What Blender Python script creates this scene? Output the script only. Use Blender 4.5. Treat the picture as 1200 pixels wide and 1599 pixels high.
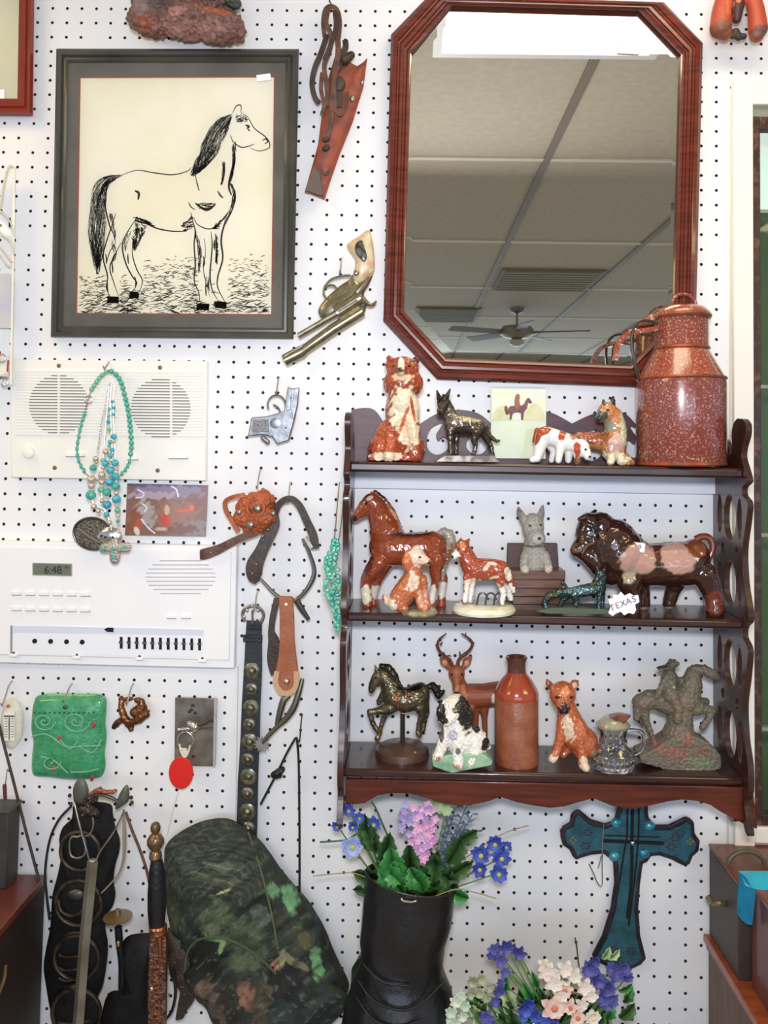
import bpy, bmesh, math, random
import numpy as np
from mathutils import Vector, Matrix, noise as mnoise
random.seed(7); RNG = np.random.default_rng(5)
for o in list(bpy.data.objects): bpy.data.objects.remove(o)
SC = bpy.context.scene; COL = SC.collection
IN = 0.0254; FPX = 1320.0; DIST = 55.93; EYE = 1.50
# ------------------------------------------------------------------ camera
PITCH, ROLL, YAW = 0.0467, 0.01693, -0.0145
PPX, PPY = 621.9, 638.0
fwd = np.array([math.sin(YAW)*math.cos(PITCH), math.cos(YAW)*math.cos(PITCH), math.sin(PITCH)])
rt = np.cross(fwd, [0, 0, 1]); rt /= np.linalg.norm(rt); up = np.cross(rt, fwd)
r2 = rt*math.cos(ROLL)+up*math.sin(ROLL); u2 = -rt*math.sin(ROLL)+up*math.cos(ROLL)
CAM = np.array([0.0, -DIST*IN, EYE])
cd = bpy.data.cameras.new('camera'); cam = bpy.data.objects.new('camera', cd); COL.objects.link(cam); SC.camera = cam
cam.matrix_world = Matrix([[r2[0], u2[0], -fwd[0], CAM[0]], [r2[1], u2[1], -fwd[1], CAM[1]], [r2[2], u2[2], -fwd[2], CAM[2]], [0, 0, 0, 1]])
cd.sensor_width = 36; cd.sensor_fit = 'AUTO'; cd.lens = FPX/1599*36; cd.shift_x = (600-PPX)/1599; cd.shift_y = (PPY-799.5)/1599
cd.clip_start = 0.02; cd.clip_end = 100
# ------------------------------------------------------------------ world, exposure
SC.view_settings.view_transform = 'Standard'; SC.view_settings.look = 'None'; SC.view_settings.gamma = 1; SC.view_settings.exposure = 0.0
W = bpy.data.worlds.new('world'); SC.world = W; W.use_nodes = True
W.node_tree.nodes['Background'].inputs[0].default_value = (0.64, 0.78, 1.0, 1); W.node_tree.nodes['Background'].inputs[1].default_value = 0.6
def area_light(name, loc, rot, sx, sy, power, col):
    l = bpy.data.lights.new(name, 'AREA'); l.shape = 'RECTANGLE'; l.size = sx; l.size_y = sy; l.energy = power; l.color = col
    o = bpy.data.objects.new(name, l); COL.objects.link(o); o.location = loc; o.rotation_euler = rot; return o
CEIL = EYE+0.94
area_light('ceiling_light_lamp', (0.365, -0.36, CEIL-0.035), (0, 0, 0), 0.55, 0.26, 2.4, (1.0, 0.78, 0.46))
area_light('added_left_fill', (-1.15, -0.45, CEIL-0.03), (0, 0, 0), 0.6, 0.3, 4.4, (1.0, 0.72, 0.30))  # added unseen fill, warms and brightens the upper left wall
area_light('right_row_lamp', (2.0, -1.7, CEIL-0.03), (0, 0, 0), 1.2, 0.6, 24, (1.0, 0.79, 0.44))
area_light('left_row_lamp', (-2.1, -1.7, CEIL-0.03), (0, 0, 0), 1.2, 0.6, 24, (1.0, 0.79, 0.44))
area_light('storefront_daylight', (0.2, -8.5, 1.25), (math.pi/2, 0, 0), 6.0, 2.0, 140, (0.62, 0.78, 1.0))
area_light('camera_flash', (0.0, -1.50, EYE+0.15), (math.pi/2-.02, 0, 0), 0.14, 0.10, 13.4, (0.94, 0.95, 1.0))
# ------------------------------------------------------------------ helpers
def P(px, py, d=0.0):
    """world point seen at photograph position (px,py), d inches out from the wall"""
    v = fwd+((px-PPX)/FPX)*r2-((py-PPY)/FPX)*u2
    return CAM+v*((DIST-d)*IN/v[1])
class F:
    """local frame of one thing: origin at (px,py,d); one unit is one photograph pixel there"""
    def __init__(s, px, py, d):
        s.p = np.array([px, py, 0.0]); s.d = d; s.o = P(px, py, d)
        ax = P(px+1, py, d)-s.o; ay = P(px, py+1, d)-s.o; s.u = np.linalg.norm(ax)
        s.M = np.array([ax, ay, [0, -s.u, 0]])
    def w(s, V): return s.o+(np.asarray(V, float)-s.p)@s.M
class WF:
    o = np.zeros(3); u = 1.0
    def w(s, V): return np.asarray(V, float)
WORLD = WF()
def lin(h):
    if not isinstance(h, str): return tuple(h)
    c = [int(h[i:i+2], 16)/255 for i in (0, 2, 4)]
    return tuple(x/12.92 if x <= .04045 else ((x+.055)/1.055)**2.4 for x in c)
MATS = {}
def mat(name, c='808080', rough=.5, metal=0, coat=0, c2=None, scale=30, lo=.4, hi=.6, bump=0, bscale=80, stretch=None, attr=False, emit=0, trans=0, spec=.5, alpha=None, detail=4, c3=None, rot=None):
    if name in MATS: return MATS[name]
    m = bpy.data.materials.new(name); m.use_nodes = True; nt = m.node_tree; N = nt.nodes; L = nt.links
    b = N['Principled BSDF']; b.inputs['Roughness'].default_value = rough; b.inputs['Metallic'].default_value = metal
    b.inputs['Coat Weight'].default_value = coat; b.inputs['Coat Roughness'].default_value = .06; b.inputs['Specular IOR Level'].default_value = spec
    b.inputs['Base Color'].default_value = (*lin(c), 1); b.inputs['Transmission Weight'].default_value = trans
    if alpha is not None: b.inputs['Alpha'].default_value = alpha
    if emit: b.inputs['Emission Color'].default_value = (*lin(c), 1); b.inputs['Emission Strength'].default_value = emit
    co = None
    def coord():
        tc = N.new('ShaderNodeTexCoord'); mp = N.new('ShaderNodeMapping'); L.new(tc.outputs['Object'], mp.inputs[0])
        if stretch: mp.inputs['Scale'].default_value = stretch
        if rot: mp.inputs['Rotation'].default_value = rot
        return mp.outputs[0]
    if attr:
        a = N.new('ShaderNodeAttribute'); a.attribute_name = 'Col'; src = a.outputs['Color']
    else: src = None
    if c2 or c3:
        co = coord(); nz = N.new('ShaderNodeTexNoise'); nz.inputs['Scale'].default_value = scale; nz.inputs['Detail'].default_value = detail; L.new(co, nz.inputs['Vector'])
        rp = N.new('ShaderNodeValToRGB'); L.new(nz.outputs['Fac'], rp.inputs[0]); e = rp.color_ramp.elements
        e[0].position = lo; e[1].position = hi; e[0].color = (*lin(c), 1); e[1].color = (*lin(c2 or c), 1)
        if c3:
            q = rp.color_ramp.elements.new(min(1, hi+(hi-lo)*.6)); q.color = (*lin(c3), 1)
        if src is not None:
            mx = N.new('ShaderNodeMix'); mx.data_type = 'RGBA'; mx.blend_type = 'MULTIPLY'; mx.inputs[0].default_value = 1
            L.new(src, mx.inputs[6]); L.new(rp.outputs[0], mx.inputs[7]); src = mx.outputs[2]
        else: src = rp.outputs[0]
    if src is not None: L.new(src, b.inputs['Base Color'])
    if bump:
        co = co or coord(); nb = N.new('ShaderNodeTexNoise'); nb.inputs['Scale'].default_value = bscale; nb.inputs['Detail'].default_value = 5; L.new(co, nb.inputs['Vector'])
        bp = N.new('ShaderNodeBump'); bp.inputs['Strength'].default_value = bump; bp.inputs['Distance'].default_value = .004
        L.new(nb.outputs['Fac'], bp.inputs['Height']); L.new(bp.outputs[0], b.inputs['Normal'])
    MATS[name] = m; return m
def thing(name, label, cat, fr, group=None):
    o = bpy.data.objects.new(name, None); COL.objects.link(o); o.location = fr.o; o.empty_display_size = .02
    o['label'] = label; o['category'] = cat
    if group: o['group'] = group
    return o
def tag(o, label, cat, group=None):
    o['label'] = label; o['category'] = cat
    if group: o['group'] = group
    return o
def struct(o): o['kind'] = 'structure'; return o
US = {}
def usphere(n, m):
    if (n, m) in US: return US[(n, m)]
    v = [(0, 0, 1)]; f = []
    for i in range(1, m):
        t = math.pi*i/m
        for j in range(n):
            a = 2*math.pi*j/n; v.append((math.sin(t)*math.cos(a), math.sin(t)*math.sin(a), math.cos(t)))
    v.append((0, 0, -1)); e = len(v)-1
    for j in range(n): f.append((0, 1+j, 1+(j+1) % n))
    for i in range(m-2):
        for j in range(n):
            a = 1+i*n+j; b = 1+i*n+(j+1) % n; f.append((a, a+n, b+n, b))
    for j in range(n): f.append((e, 1+(m-2)*n+(j+1) % n, 1+(m-2)*n+j))
    US[(n, m)] = (np.array(v), f); return US[(n, m)]
class B:
    def __init__(s): s.v = []; s.f = []; s.n = 0
    def add(s, v, f):
        v = np.asarray(v, float); s.v.append(v); k = s.n; s.f += [tuple(i+k for i in q) for q in f]; s.n += len(v); return s
    def ell(s, x, y, z, rx, ry=None, rz=None, rot=0, n=20, m=12):
        ry = rx if ry is None else ry; rz = rx if rz is None else rz
        v, f = usphere(n, m); v = v*np.array([rx, ry, rz]); a = math.radians(rot); c, q = math.cos(a), math.sin(a)
        return s.add(np.stack([v[:, 0]*c-v[:, 1]*q+x, v[:, 0]*q+v[:, 1]*c+y, v[:, 2]+z], 1), f)
    def cap(s, pts, n=16):
        """chain of overlapping tapered capsules, for fusing"""
        for p in pts: s.ell(p[0], p[1], p[2], p[3], n=n, m=10)
        for a, b in zip(pts[:-1], pts[1:]): s.tube([a, b], n=n)
        return s
    def tube(s, pts, r=None, n=8, closed=False, flat=None, caps=True):
        pts = [tuple(p) for p in pts]; X = np.array([p[:3] for p in pts], float); R = [p[3] if len(p) > 3 else r for p in pts]; K = len(X)
        T = np.zeros_like(X)
        for i in range(K):
            a = X[(i-1) % K] if (closed or i > 0) else X[i]; b = X[(i+1) % K] if (closed or i < K-1) else X[i]
            t = b-a; T[i] = t/(np.linalg.norm(t)+1e-12)
        ref = np.array([0, 0, 1.0]) if abs(T[0][2]) < .9 else np.array([1.0, 0, 0])
        u = np.cross(T[0], ref); u /= np.linalg.norm(u); V = []
        for i in range(K):
            u = u-T[i]*(u@T[i]); u /= (np.linalg.norm(u)+1e-12); w = np.cross(T[i], u)
            fl = flat if flat else 1
            for j in range(n):
                a = 2*math.pi*j/n; V.append(X[i]+R[i]*(math.cos(a)*u+math.sin(a)*w*fl))
        f = []
        for i in range(K if closed else K-1):
            for j in range(n):
                a = i*n+j; b = i*n+(j+1) % n; c = ((i+1) % K)*n+(j+1) % n; d = ((i+1) % K)*n+j; f.append((a, b, c, d))
        if not closed and caps: f.append(tuple(range(n-1, -1, -1))); f.append(tuple((K-1)*n+j for j in range(n)))
        return s.add(V, f)
    def band(s, pts, hw, ht, closed=False):
        """flat strap: half width hw (in the picture plane), half thickness ht (in depth)"""
        X = np.array([p[:3] for p in pts], float); HW = [p[3] if len(p) > 3 else hw for p in pts]; K = len(X); V = []
        for i in range(K):
            a = X[max(i-1, 0)] if not closed else X[i-1]; b = X[min(i+1, K-1)] if not closed else X[(i+1) % K]
            t = b-a; nn = np.array([-t[1], t[0], 0]); nn /= (np.linalg.norm(nn)+1e-9); z = np.array([0, 0, ht])
            for q in (nn*HW[i]+z, -nn*HW[i]+z, -nn*HW[i]-z, nn*HW[i]-z): V.append(X[i]+q)
        f = []
        for i in range(K if closed else K-1):
            k = ((i+1) % K)*4
            for j in range(4): f.append((i*4+j, i*4+(j+1) % 4, k+(j+1) % 4, k+j))
        if not closed: f += [(3, 2, 1, 0), tuple((K-1)*4+j for j in range(4))]
        return s.add(V, f)
    def box(s, x0, x1, y0, y1, z0, z1):
        v = [(x, y, z) for x in (x0, x1) for y in (y0, y1) for z in (z0, z1)]
        return s.add(v, [(0, 1, 3, 2), (4, 6, 7, 5), (0, 4, 5, 1), (2, 3, 7, 6), (0, 2, 6, 4), (1, 5, 7, 3)])
    def rbox(s, cx, cy, cz, hx, hy, hz, rot):
        a = math.radians(rot); c, q = math.cos(a), math.sin(a)
        v = [(cx+x*c-y*q, cy+x*q+y*c, cz+z) for x in (-hx, hx) for y in (-hy, hy) for z in (-hz, hz)]
        return s.add(v, [(0, 1, 3, 2), (4, 6, 7, 5), (0, 4, 5, 1), (2, 3, 7, 6), (0, 2, 6, 4), (1, 5, 7, 3)])
    def lathe(s, prof, cx, cz=0, n=40, axis='y', tilt=0, pivot=None):
        """prof: (radius, height) pairs"""
        V = []; f = []; K = len(prof)
        for r, h in prof:
            for j in range(n):
                a = 2*math.pi*j/n; c, q = r*math.cos(a), r*math.sin(a)
                V.append((cx+c, h, cz+q) if axis == 'y' else (cx+c, cz+q, h))
        for i in range(K-1):
            for j in range(n):
                a = i*n+j; b = i*n+(j+1) % n; f.append((a, b, b+n, a+n))
        f.append(tuple(range(n))); f.append(tuple((K-1)*n+j for j in range(n)))
        return s.add(V, f)
    def ext(s, outline, z0, z1, holes=()):
        bm = bmesh.new(); ed = []
        for lp in [outline]+list(holes):
            vs = [bm.verts.new((p[0], p[1], z0)) for p in lp]
            ed += [bm.edges.new((vs[i], vs[(i+1) % len(vs)])) for i in range(len(vs))]
        if holes: bmesh.ops.triangle_fill(bm, use_beauty=True, use_dissolve=False, edges=ed)
        else: bm.faces.new([v for v in bm.verts])
        fs = list(bm.faces); g = bmesh.ops.extrude_face_region(bm, geom=fs)
        for e in g['geom']:
            if isinstance(e, bmesh.types.BMVert): e.co.z = z1
        bm.verts.index_update(); s.add([tuple(v.co) for v in bm.verts], [tuple(v.index for v in q.verts) for q in bm.faces]); bm.free(); return s
    def loops(s, LL, capl=False, close=True):
        K = len(LL); n = len(LL[0]); V = [p for l in LL for p in l]; f = []
        for i in range(K-1):
            for j in range(n if close else n-1): a = i*n+j; b = i*n+(j+1) % n; f.append((a, b, b+n, a+n))
        if capl: f.append(tuple(range(n))); f.append(tuple((K-1)*n+j for j in range(n)))
        return s.add(V, f)
    def mesh(s, V=None, sharp=35, recalc=True, name='m'):
        me = bpy.data.meshes.new(name); me.from_pydata([tuple(p) for p in (np.concatenate(s.v) if V is None else V)], [], s.f); 
        if recalc:
            bm = bmesh.new(); bm.from_mesh(me); bmesh.ops.recalc_face_normals(bm, faces=bm.faces); bm.to_mesh(me); bm.free()
        me.shade_smooth()
        if sharp: me.set_sharp_from_angle(angle=math.radians(sharp))
        return me
    def make(s, name, m, fr, parent=None, sharp=35, bevel=0, colour=None, tagp=None, recalc=True):
        V0 = np.concatenate(s.v); V = fr.w(V0)
        if parent is not None: O = WO[parent.name]
        else: O = (V.min(0)+V.max(0))/2; O[2] = V[:, 2].min()
        me = s.mesh(V-O, sharp, recalc, name)
        if colour is not None: setcol(me, colour(V0))
        return link(name, me, m, parent, O, bevel*fr.u)
WO = {}
def link(name, me, m, parent, O, bevel=0):
    me.materials.append(m); o = bpy.data.objects.new(name, me); COL.objects.link(o)
    if parent is not None: o.parent = parent
    else: o.location = O
    WO[o.name] = np.array(O)
    if bevel:
        md = o.modifiers.new('bevel', 'BEVEL'); md.width = bevel; md.segments = 2; md.limit_method = 'ANGLE'
    return o
_thing = thing
def thing(name, label, cat, fr, group=None):
    o = _thing(name, label, cat, fr, group); WO[o.name] = np.array(fr.o, float); return o
def setcol(me, C):
    C = np.asarray(C, float); a = me.color_attributes.new('Col', 'FLOAT_COLOR', 'POINT')
    buf = np.ones((len(me.vertices), 4)); buf[:, :3] = C[:, :3]; a.data.foreach_set('color', buf.ravel())
def nz(V, s, k=0):
    x, y, z = V[:, 0]*s+k*3.1, V[:, 1]*s+k*1.7, V[:, 2]*s
    return (np.sin(x*1.3+2*np.sin(y*.9+k)+z)+np.sin(y*1.7+1.5*np.sin(z*1.1+x*.7))+np.sin((x+y)*2.3+z*1.9+k))/3
def paint(base, patches, amp=.35, s=.22, mott=.06):
    """colour function: base colour, then elliptical glaze patches (hex, cx, cy, rx, ry, rot[, zmin])"""
    def fn(V):
        C = np.tile(np.array(lin(base)), (len(V), 1))
        for k, p in enumerate(patches):
            h, cx, cy, rx, ry = p[:5]; a = math.radians(p[5] if len(p) > 5 else 0); c, q = math.cos(a), math.sin(a)
            dx, dy = V[:, 0]-cx, V[:, 1]-cy; e = np.sqrt(((dx*c+dy*q)/rx)**2+((-dx*q+dy*c)/ry)**2)
            big = min(rx, ry) > 5; e = e+(nz(V, s, k)*amp if big else 0)
            t = np.clip((1.08-e)/.16, 0, 1)
            if len(p) > 6 and p[6] is not None: t = t*np.clip((V[:, 2]-p[6])/2, 0, 1)
            C = C*(1-t[:, None])+np.array(lin(h))*t[:, None]
        g = C@np.array([.3, .59, .11]); C = C*.88+g[:, None]*.12
        k_ = (C[:, 0] > 3.3*C[:, 2])&(C[:, 0] > .12); C[k_] *= np.array([1.12, 1.1, .78])
        return C*(1+mott*nz(V, .5, 9))[:, None]
    return fn
def blob(name, b, m, fr, parent=None, vox=1.3, smooth=3, colour=None, rough=0, rs=.3):
    """fuse the overlapping shapes of b into one continuous surface"""
    me = b.mesh(sharp=0); o = bpy.data.objects.new('t', me); COL.objects.link(o)
    md = o.modifiers.new('r', 'REMESH'); md.mode = 'VOXEL'; md.voxel_size = vox; md.use_smooth_shade = True
    if smooth:
        ms = o.modifiers.new('s', 'SMOOTH'); ms.iterations = smooth; ms.factor = .5
    dg = bpy.context.evaluated_depsgraph_get(); dg.update(); ev = o.evaluated_get(dg); r = bpy.data.meshes.new_from_object(ev)
    bpy.data.objects.remove(o); bpy.data.meshes.remove(me)
    n = len(r.vertices); V = np.empty(n*3); r.vertices.foreach_get('co', V); V = V.reshape(-1, 3)
    if rough:
        N_ = np.empty(n*3); r.vertices.foreach_get('normal', N_); N_ = N_.reshape(-1, 3)
        V = V+N_*np.array([1.5*rough*(mnoise.noise(Vector(p)*rs*.8)+.5*mnoise.noise(Vector(p)*rs*1.9)) for p in V])[:, None]
    Wv = fr.w(V); O = WO[parent.name] if parent is not None else np.array([Wv[:, 0].mean(), Wv[:, 1].mean(), Wv[:, 2].min()])
    r.vertices.foreach_set('co', (Wv-O).ravel()); r.update()
    bm = bmesh.new(); bm.from_mesh(r); bmesh.ops.recalc_face_normals(bm, faces=bm.faces); bm.to_mesh(r); bm.free()
    r.shade_smooth(); r.name = name; r.materials.clear()
    if colour is not None: setcol(r, colour(V))
    return link(name, r, m, parent, O)
def text(s, size, x, y, z, fr, m, parent, name='lettering', rot=0, depth=.3, align='CENTER', sx=1):
    c = bpy.data.curves.new('t', 'FONT'); c.body = s; c.size = 1; c.extrude = 0; c.align_x = align; c.align_y = 'CENTER'
    o = bpy.data.objects.new('t', c); COL.objects.link(o); dg = bpy.context.evaluated_depsgraph_get(); dg.update()
    me = bpy.data.meshes.new_from_object(o.evaluated_get(dg)); bpy.data.objects.remove(o)
    b = B(); a = math.radians(rot); V = np.array([tuple(v.co) for v in me.vertices])*size; V[:, 0] *= sx
    ca, sa = math.cos(a), math.sin(a); X = x+V[:, 0]*ca+V[:, 1]*sa; Y = y+V[:, 0]*sa-V[:, 1]*ca
    fs = [tuple(p.vertices) for p in me.polygons]
    b.add(np.stack([X, Y, np.full_like(X, z)], 1), fs); bpy.data.meshes.remove(me)
    return b.make(name, m, fr, parent, sharp=0, recalc=False)
def curve(pts, k=6, closed=False):
    """Catmull-Rom through the points"""
    A = [np.array(p, float) for p in pts]; n = len(A); out = []
    for i in range(n if closed else n-1):
        p0 = A[(i-1) % n] if closed or i > 0 else A[i]; p1 = A[i]; p2 = A[(i+1) % n]; p3 = A[(i+2) % n] if closed or i < n-2 else A[i+1]
        for j in range(k):
            t = j/k; out.append(.5*((2*p1)+(-p0+p2)*t+(2*p0-5*p1+4*p2-p3)*t*t+(-p0+3*p1-3*p2+p3)*t**3))
    if not closed: out.append(A[-1])
    return [tuple(p) for p in out]
def quadmap(c4):
    """bilinear (u,v in 0..1) -> picture position inside four corners TL,TR,BR,BL"""
    tl, tr, br, bl = [np.array(p, float) for p in c4]
    return lambda u, v: (tl*(1-u)+tr*u)*(1-v)+(bl*(1-u)+br*u)*v
# ------------------------------------------------------------------ materials
M_board = mat('painted_hardboard', 'F2F2F4', .45, c2='EAEAED', scale=3, bump=.05, bscale=60)
M_dark = mat('dark_cavity', '15110F', .9); M_cav = mat('cavity_brown', '4E4440', .9)
M_trim = mat('white_trim', 'F7F3E8', .4)
M_ceil = mat('ceiling_tile', 'D8CEBA', .9, c2='D0C6B2', scale=40)
M_floor = mat('floor_tile', 'B0A494', .8, c2='A69A8A', scale=20)
M_maho = mat('mahogany', '4A1B14', .28, c2='77301F', scale=18, lo=.3, hi=.7, stretch=(1, 1, 12), coat=.4)
M_mahoh = mat('mahogany_across', '3B1711', .28, c2='6E2E1E', scale=14, lo=.3, hi=.7, stretch=(1, 8, 10), coat=.4)
M_shelf = mat('dark_walnut', '2A1512', .3, c2='45241C', scale=16, lo=.35, hi=.7, stretch=(1, 8, 10), coat=.35)
M_side = mat('dark_walnut_side', '2C1814', .3, c2='48281F', scale=16, lo=.35, hi=.7, stretch=(8, 8, 1), coat=.35)
M_gallery = mat('walnut_back', '3E2430', .45, c2='55323A', scale=12, stretch=(1, 1, 6))
M_blackframe = mat('charcoal_frame', '34342E', .35, c2='47463E', scale=8, coat=.2)
M_matboard = mat('grey_mat', '6B645A', .8, c2='7A7367', scale=10)
M_paper = mat('cream_paper', 'FBF1D2', .8, c2='FFF6DE', scale=6)
M_ink = mat('ink', '2A241F', .8)
M_red = mat('mat_edge', 'A8523C', .7)
M_white = mat('white_sticker', 'FFFFFF', .5)
M_pl = mat('ivory_plastic', 'F1EEE8', .35, coat=.1)
M_plw = mat('white_plastic', 'F4F3F6', .32, coat=.1)
M_grey = mat('grey_slot', '8C8880', .7)
M_glaze = mat('glaze', 'FFFFFF', .16, attr=True, coat=.8)
M_matte = mat('matte_paint', 'FFFFFF', .5, attr=True, bump=.15, bscale=300)
M_bronze = mat('bronze_paint', 'FFFFFF', .3, metal=.75, attr=True)
M_silver = mat('silver', 'D8D6D2', .22, metal=1)
M_steel = mat('dull_steel', 'A8A49A', .4, metal=.9, c2='857F73', scale=60)
M_hook = mat('zinc_wire', 'B8B6B2', .3, metal=.9)
M_dwire = mat('dark_wire', '57524C', .4, metal=.7)
def glassmat(name, tint='FFFFFF', ior=1.45, strength=1.0):
    m = bpy.data.materials.new(name); m.use_nodes = True; nt = m.node_tree; nt.nodes.clear(); N = nt.nodes; L = nt.links
    out = N.new('ShaderNodeOutputMaterial'); tr = N.new('ShaderNodeBsdfTransparent'); tr.inputs[0].default_value = (*lin(tint), 1)
    gl = N.new('ShaderNodeBsdfGlossy'); gl.inputs['Roughness'].default_value = .03; fr = N.new('ShaderNodeFresnel'); fr.inputs[0].default_value = ior
    mx = N.new('ShaderNodeMixShader'); L.new(fr.outputs[0], mx.inputs[0]); L.new(tr.outputs[0], mx.inputs[1]); L.new(gl.outputs[0], mx.inputs[2]); L.new(mx.outputs[0], out.inputs[0])
    return m
M_pane = glassmat('picture_glass')
# ================================================================== THE ROOM
OX, OZ = -0.809, -1.472
def build_wall():
    hr = .108; th = .22; i0, i1, j0, j1 = -32, 34, -46, 32
    plug = {}
    ang = np.arange(8)*math.pi/4+math.pi/8
    ring = np.stack([np.cos(ang), np.sin(ang)], 1)*hr*1.04
    sq = np.array([(.5, .1), (.5, .5), (.1, .5)])  # unused corner helper
    b = B(); V = []; Fc = []; k = 0
    ww = P(1173, 400, 0)[0]/IN; wt = (P(1173, 170, 0)[2]-EYE)/IN; wb = (P(1185, 1287, 0)[2]-EYE)/IN
    cor = [(.5, 0), (.5, .5), (0, .5), (-.5, .5), (-.5, 0), (-.5, -.5), (0, -.5), (.5, -.5)]
    a8 = [math.atan2(c[1], c[0]) for c in cor]; rg = np.array([(math.cos(a), math.sin(a)) for a in a8])*hr
    def pxof(X, Z):
        v = np.array([X*IN, 0, EYE+Z*IN])-CAM; w = v@fwd; return PPX+FPX*(v@r2)/w, PPY-FPX*(v@u2)/w
    rnd = random.Random(3)
    for i in range(i0, i1):
        for j in range(j0, j1):
            X = i+OX; Z = j+OZ
            if ww+.2 < X and wb+.3 < Z < wt+.2: continue
            px, py = pxof(X, Z)
            nohole = (px > 1133 and py > 140) or rnd.random() < .045 or (abs(px-765) < 12 and 740 < py < 1075 and rnd.random() < .8) or (abs(px-(372-.02*py+20)) < 7 and py > 1000 and py < 1300)
            base = k
            if nohole:
                V += [(X+c[0], 0, Z+c[1]) for c in cor]; Fc.append(tuple(base+q for q in range(8))); k += 8; continue
            V += [(X+c[0], 0, Z+c[1]) for c in cor]+[(X+c[0], 0, Z+c[1]) for c in rg]+[(X+c[0], th, Z+c[1]) for c in rg]
            for q in range(8):
                r = (q+1) % 8; Fc.append((base+q, base+r, base+8+r, base+8+q)); Fc.append((base+8+q, base+8+r, base+16+r, base+16+q))
            k += 24
    V = np.array(V, float)*IN; V[:, 2] += EYE
    b.add(V, Fc); o = b.make('wall_back', M_board, WORLD, sharp=30); struct(o); o.data.materials.append(mat('hardboard_core', '5E4A3E', .9))
    for p in o.data.polygons:
        if abs(p.normal.y) < .5: p.material_index = 1
    b = B(); xw = ww*IN-.01; b.box(-32*IN, xw, .012, .02, EYE-48*IN, EYE+34*IN); b.box(xw, 36*IN, .012, .02, EYE-48*IN, EYE+wb*IN); b.box(xw, 36*IN, .012, .02, EYE+wt*IN, EYE+34*IN); struct(b.make('wall_cavity', M_cav, WORLD)); bpy.data.objects['wall_cavity'].name = 'wall_behind'
build_wall()
# seams of the boards
def wallbar(name, p0, p1, hw, d0, d1, m):
    a = P(*p0, 0); c = P(*p1, 0); t = c-a; n = np.array([-t[2], 0, t[0]]); n /= np.linalg.norm(n); n *= hw*IN; V = []
    for d in (d0, d1):
        off = np.array([0, -d*IN, 0]); V += [a+n+off, c+n+off, c-n+off, a-n+off]
    b = B().add(V, [(0, 1, 2, 3), (7, 6, 5, 4), (0, 4, 5, 1), (1, 5, 6, 2), (2, 6, 7, 3), (3, 7, 4, 0)]); return struct(b.make(name, m, WORLD))
M_seam = mat('seam', 'CFC9C2', .6)
wallbar('trim_1', (372, 1040), (368, 1300), .035, 0, .03, M_seam)
wallbar('trim_2', (1143, 128), (1137, 1330), .06, 0, .05, mat('seam_light', 'DDD3B8', .6))
# window at the right: casing, head, frame, dark glass
def wbox(px0, px1, py0, py1, d0, d1, b=None):
    a = P(px0, py0, 0); c = P(px1, py1, 0); b = b or B(); b.box(a[0], c[0], -d1*IN, -d0*IN, c[2], a[2]); return b
wx = P(1173, 400, 0)[0]
b = B(); zt = P(1173, 132, 0)[2]; zi = P(1173, 167, 0)[2]; zb = P(1185, 1287, 0)[2]; zl = P(1185, 1312, 0)[2]; xo = P(1143, 700, 0)[0]
b.box(xo, wx, -.5*IN, 0, zl-.9, zt); b.box(wx, wx+.8, -.5*IN, 0, zi, zt); b.box(wx, wx+.8, -.5*IN, 0, zl, zb)
struct(b.make('window_1_casing', M_trim, WORLD, bevel=.002)); bpy.data.objects['window_1_casing'].name = 'trim_3'
wf = WF(); wf = F(1190, 1280, .3); winr = thing('window_1', '', '', wf); del winr['label']; del winr['category']; struct(winr)
b = B(); b.box(wx, wx+.7, -.2*IN, -.02*IN, P(1190, 184, 0)[2], zi); struct(b.make('window_head', mat('head_grey', '8A8C80', .6), WORLD, winr))
zf = P(1190, 184, 0)[2]; fx = P(1187, 700, 0)[0]
M_wf = mat('speckled_brown_frame', '3A2520', .4, c2='6E4A40', scale=70, lo=.5, hi=.7, coat=.3)
b = B(); b.box(wx, fx, -.25*IN, .5*IN, zb, zf); b.box(fx, wx+.7, -.25*IN, .5*IN, zf-.022, zf); b.box(fx, wx+.7, -.25*IN, .5*IN, zb, zb+.018)
b.make('window_frame', M_wf, WORLD, winr, bevel=.001)
b = B(); b.add([(fx, .3*IN, zb), (wx+.7, .3*IN, zb), (wx+.7, .3*IN, zf), (fx, .3*IN, zf)], [(0, 1, 2, 3)]); b.make('window_pane', glassmat('green_glass', 'D2E0CE', 1.5), WORLD, winr, sharp=0)
b = B()
for y in (331, 604, 835, 1137): z = P(1190, y, 0)[2]; b.box(fx-.004, wx+.7, -.2*IN, .3*IN, z-.003, z+.003)
b.make('glazing_bar', mat('bar', '8C9080', .4), WORLD, winr)
b = B(); b.box(wx-.05, wx+1.0, 9*IN, 9.2*IN, zb-.1, P(1190, 270, 0)[2]); struct(b.make('wall_beyond', mat('green_beyond', '76866C', .7, c2='8A967C', scale=5, lo=.3, hi=.7), WORLD))
b = B(); b.box(wx-.05, wx+1.0, 9*IN, 9.2*IN, P(1190, 270, 0)[2], zf+.2); struct(b.make('wall_glow', mat('glow_beyond', 'F6F8FF', .7, emit=1.0), WORLD)); bpy.data.objects['wall_glow'].name = 'wall_beyond_glow'  # upper wall behind the glass; its brightness is put in as emission
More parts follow.
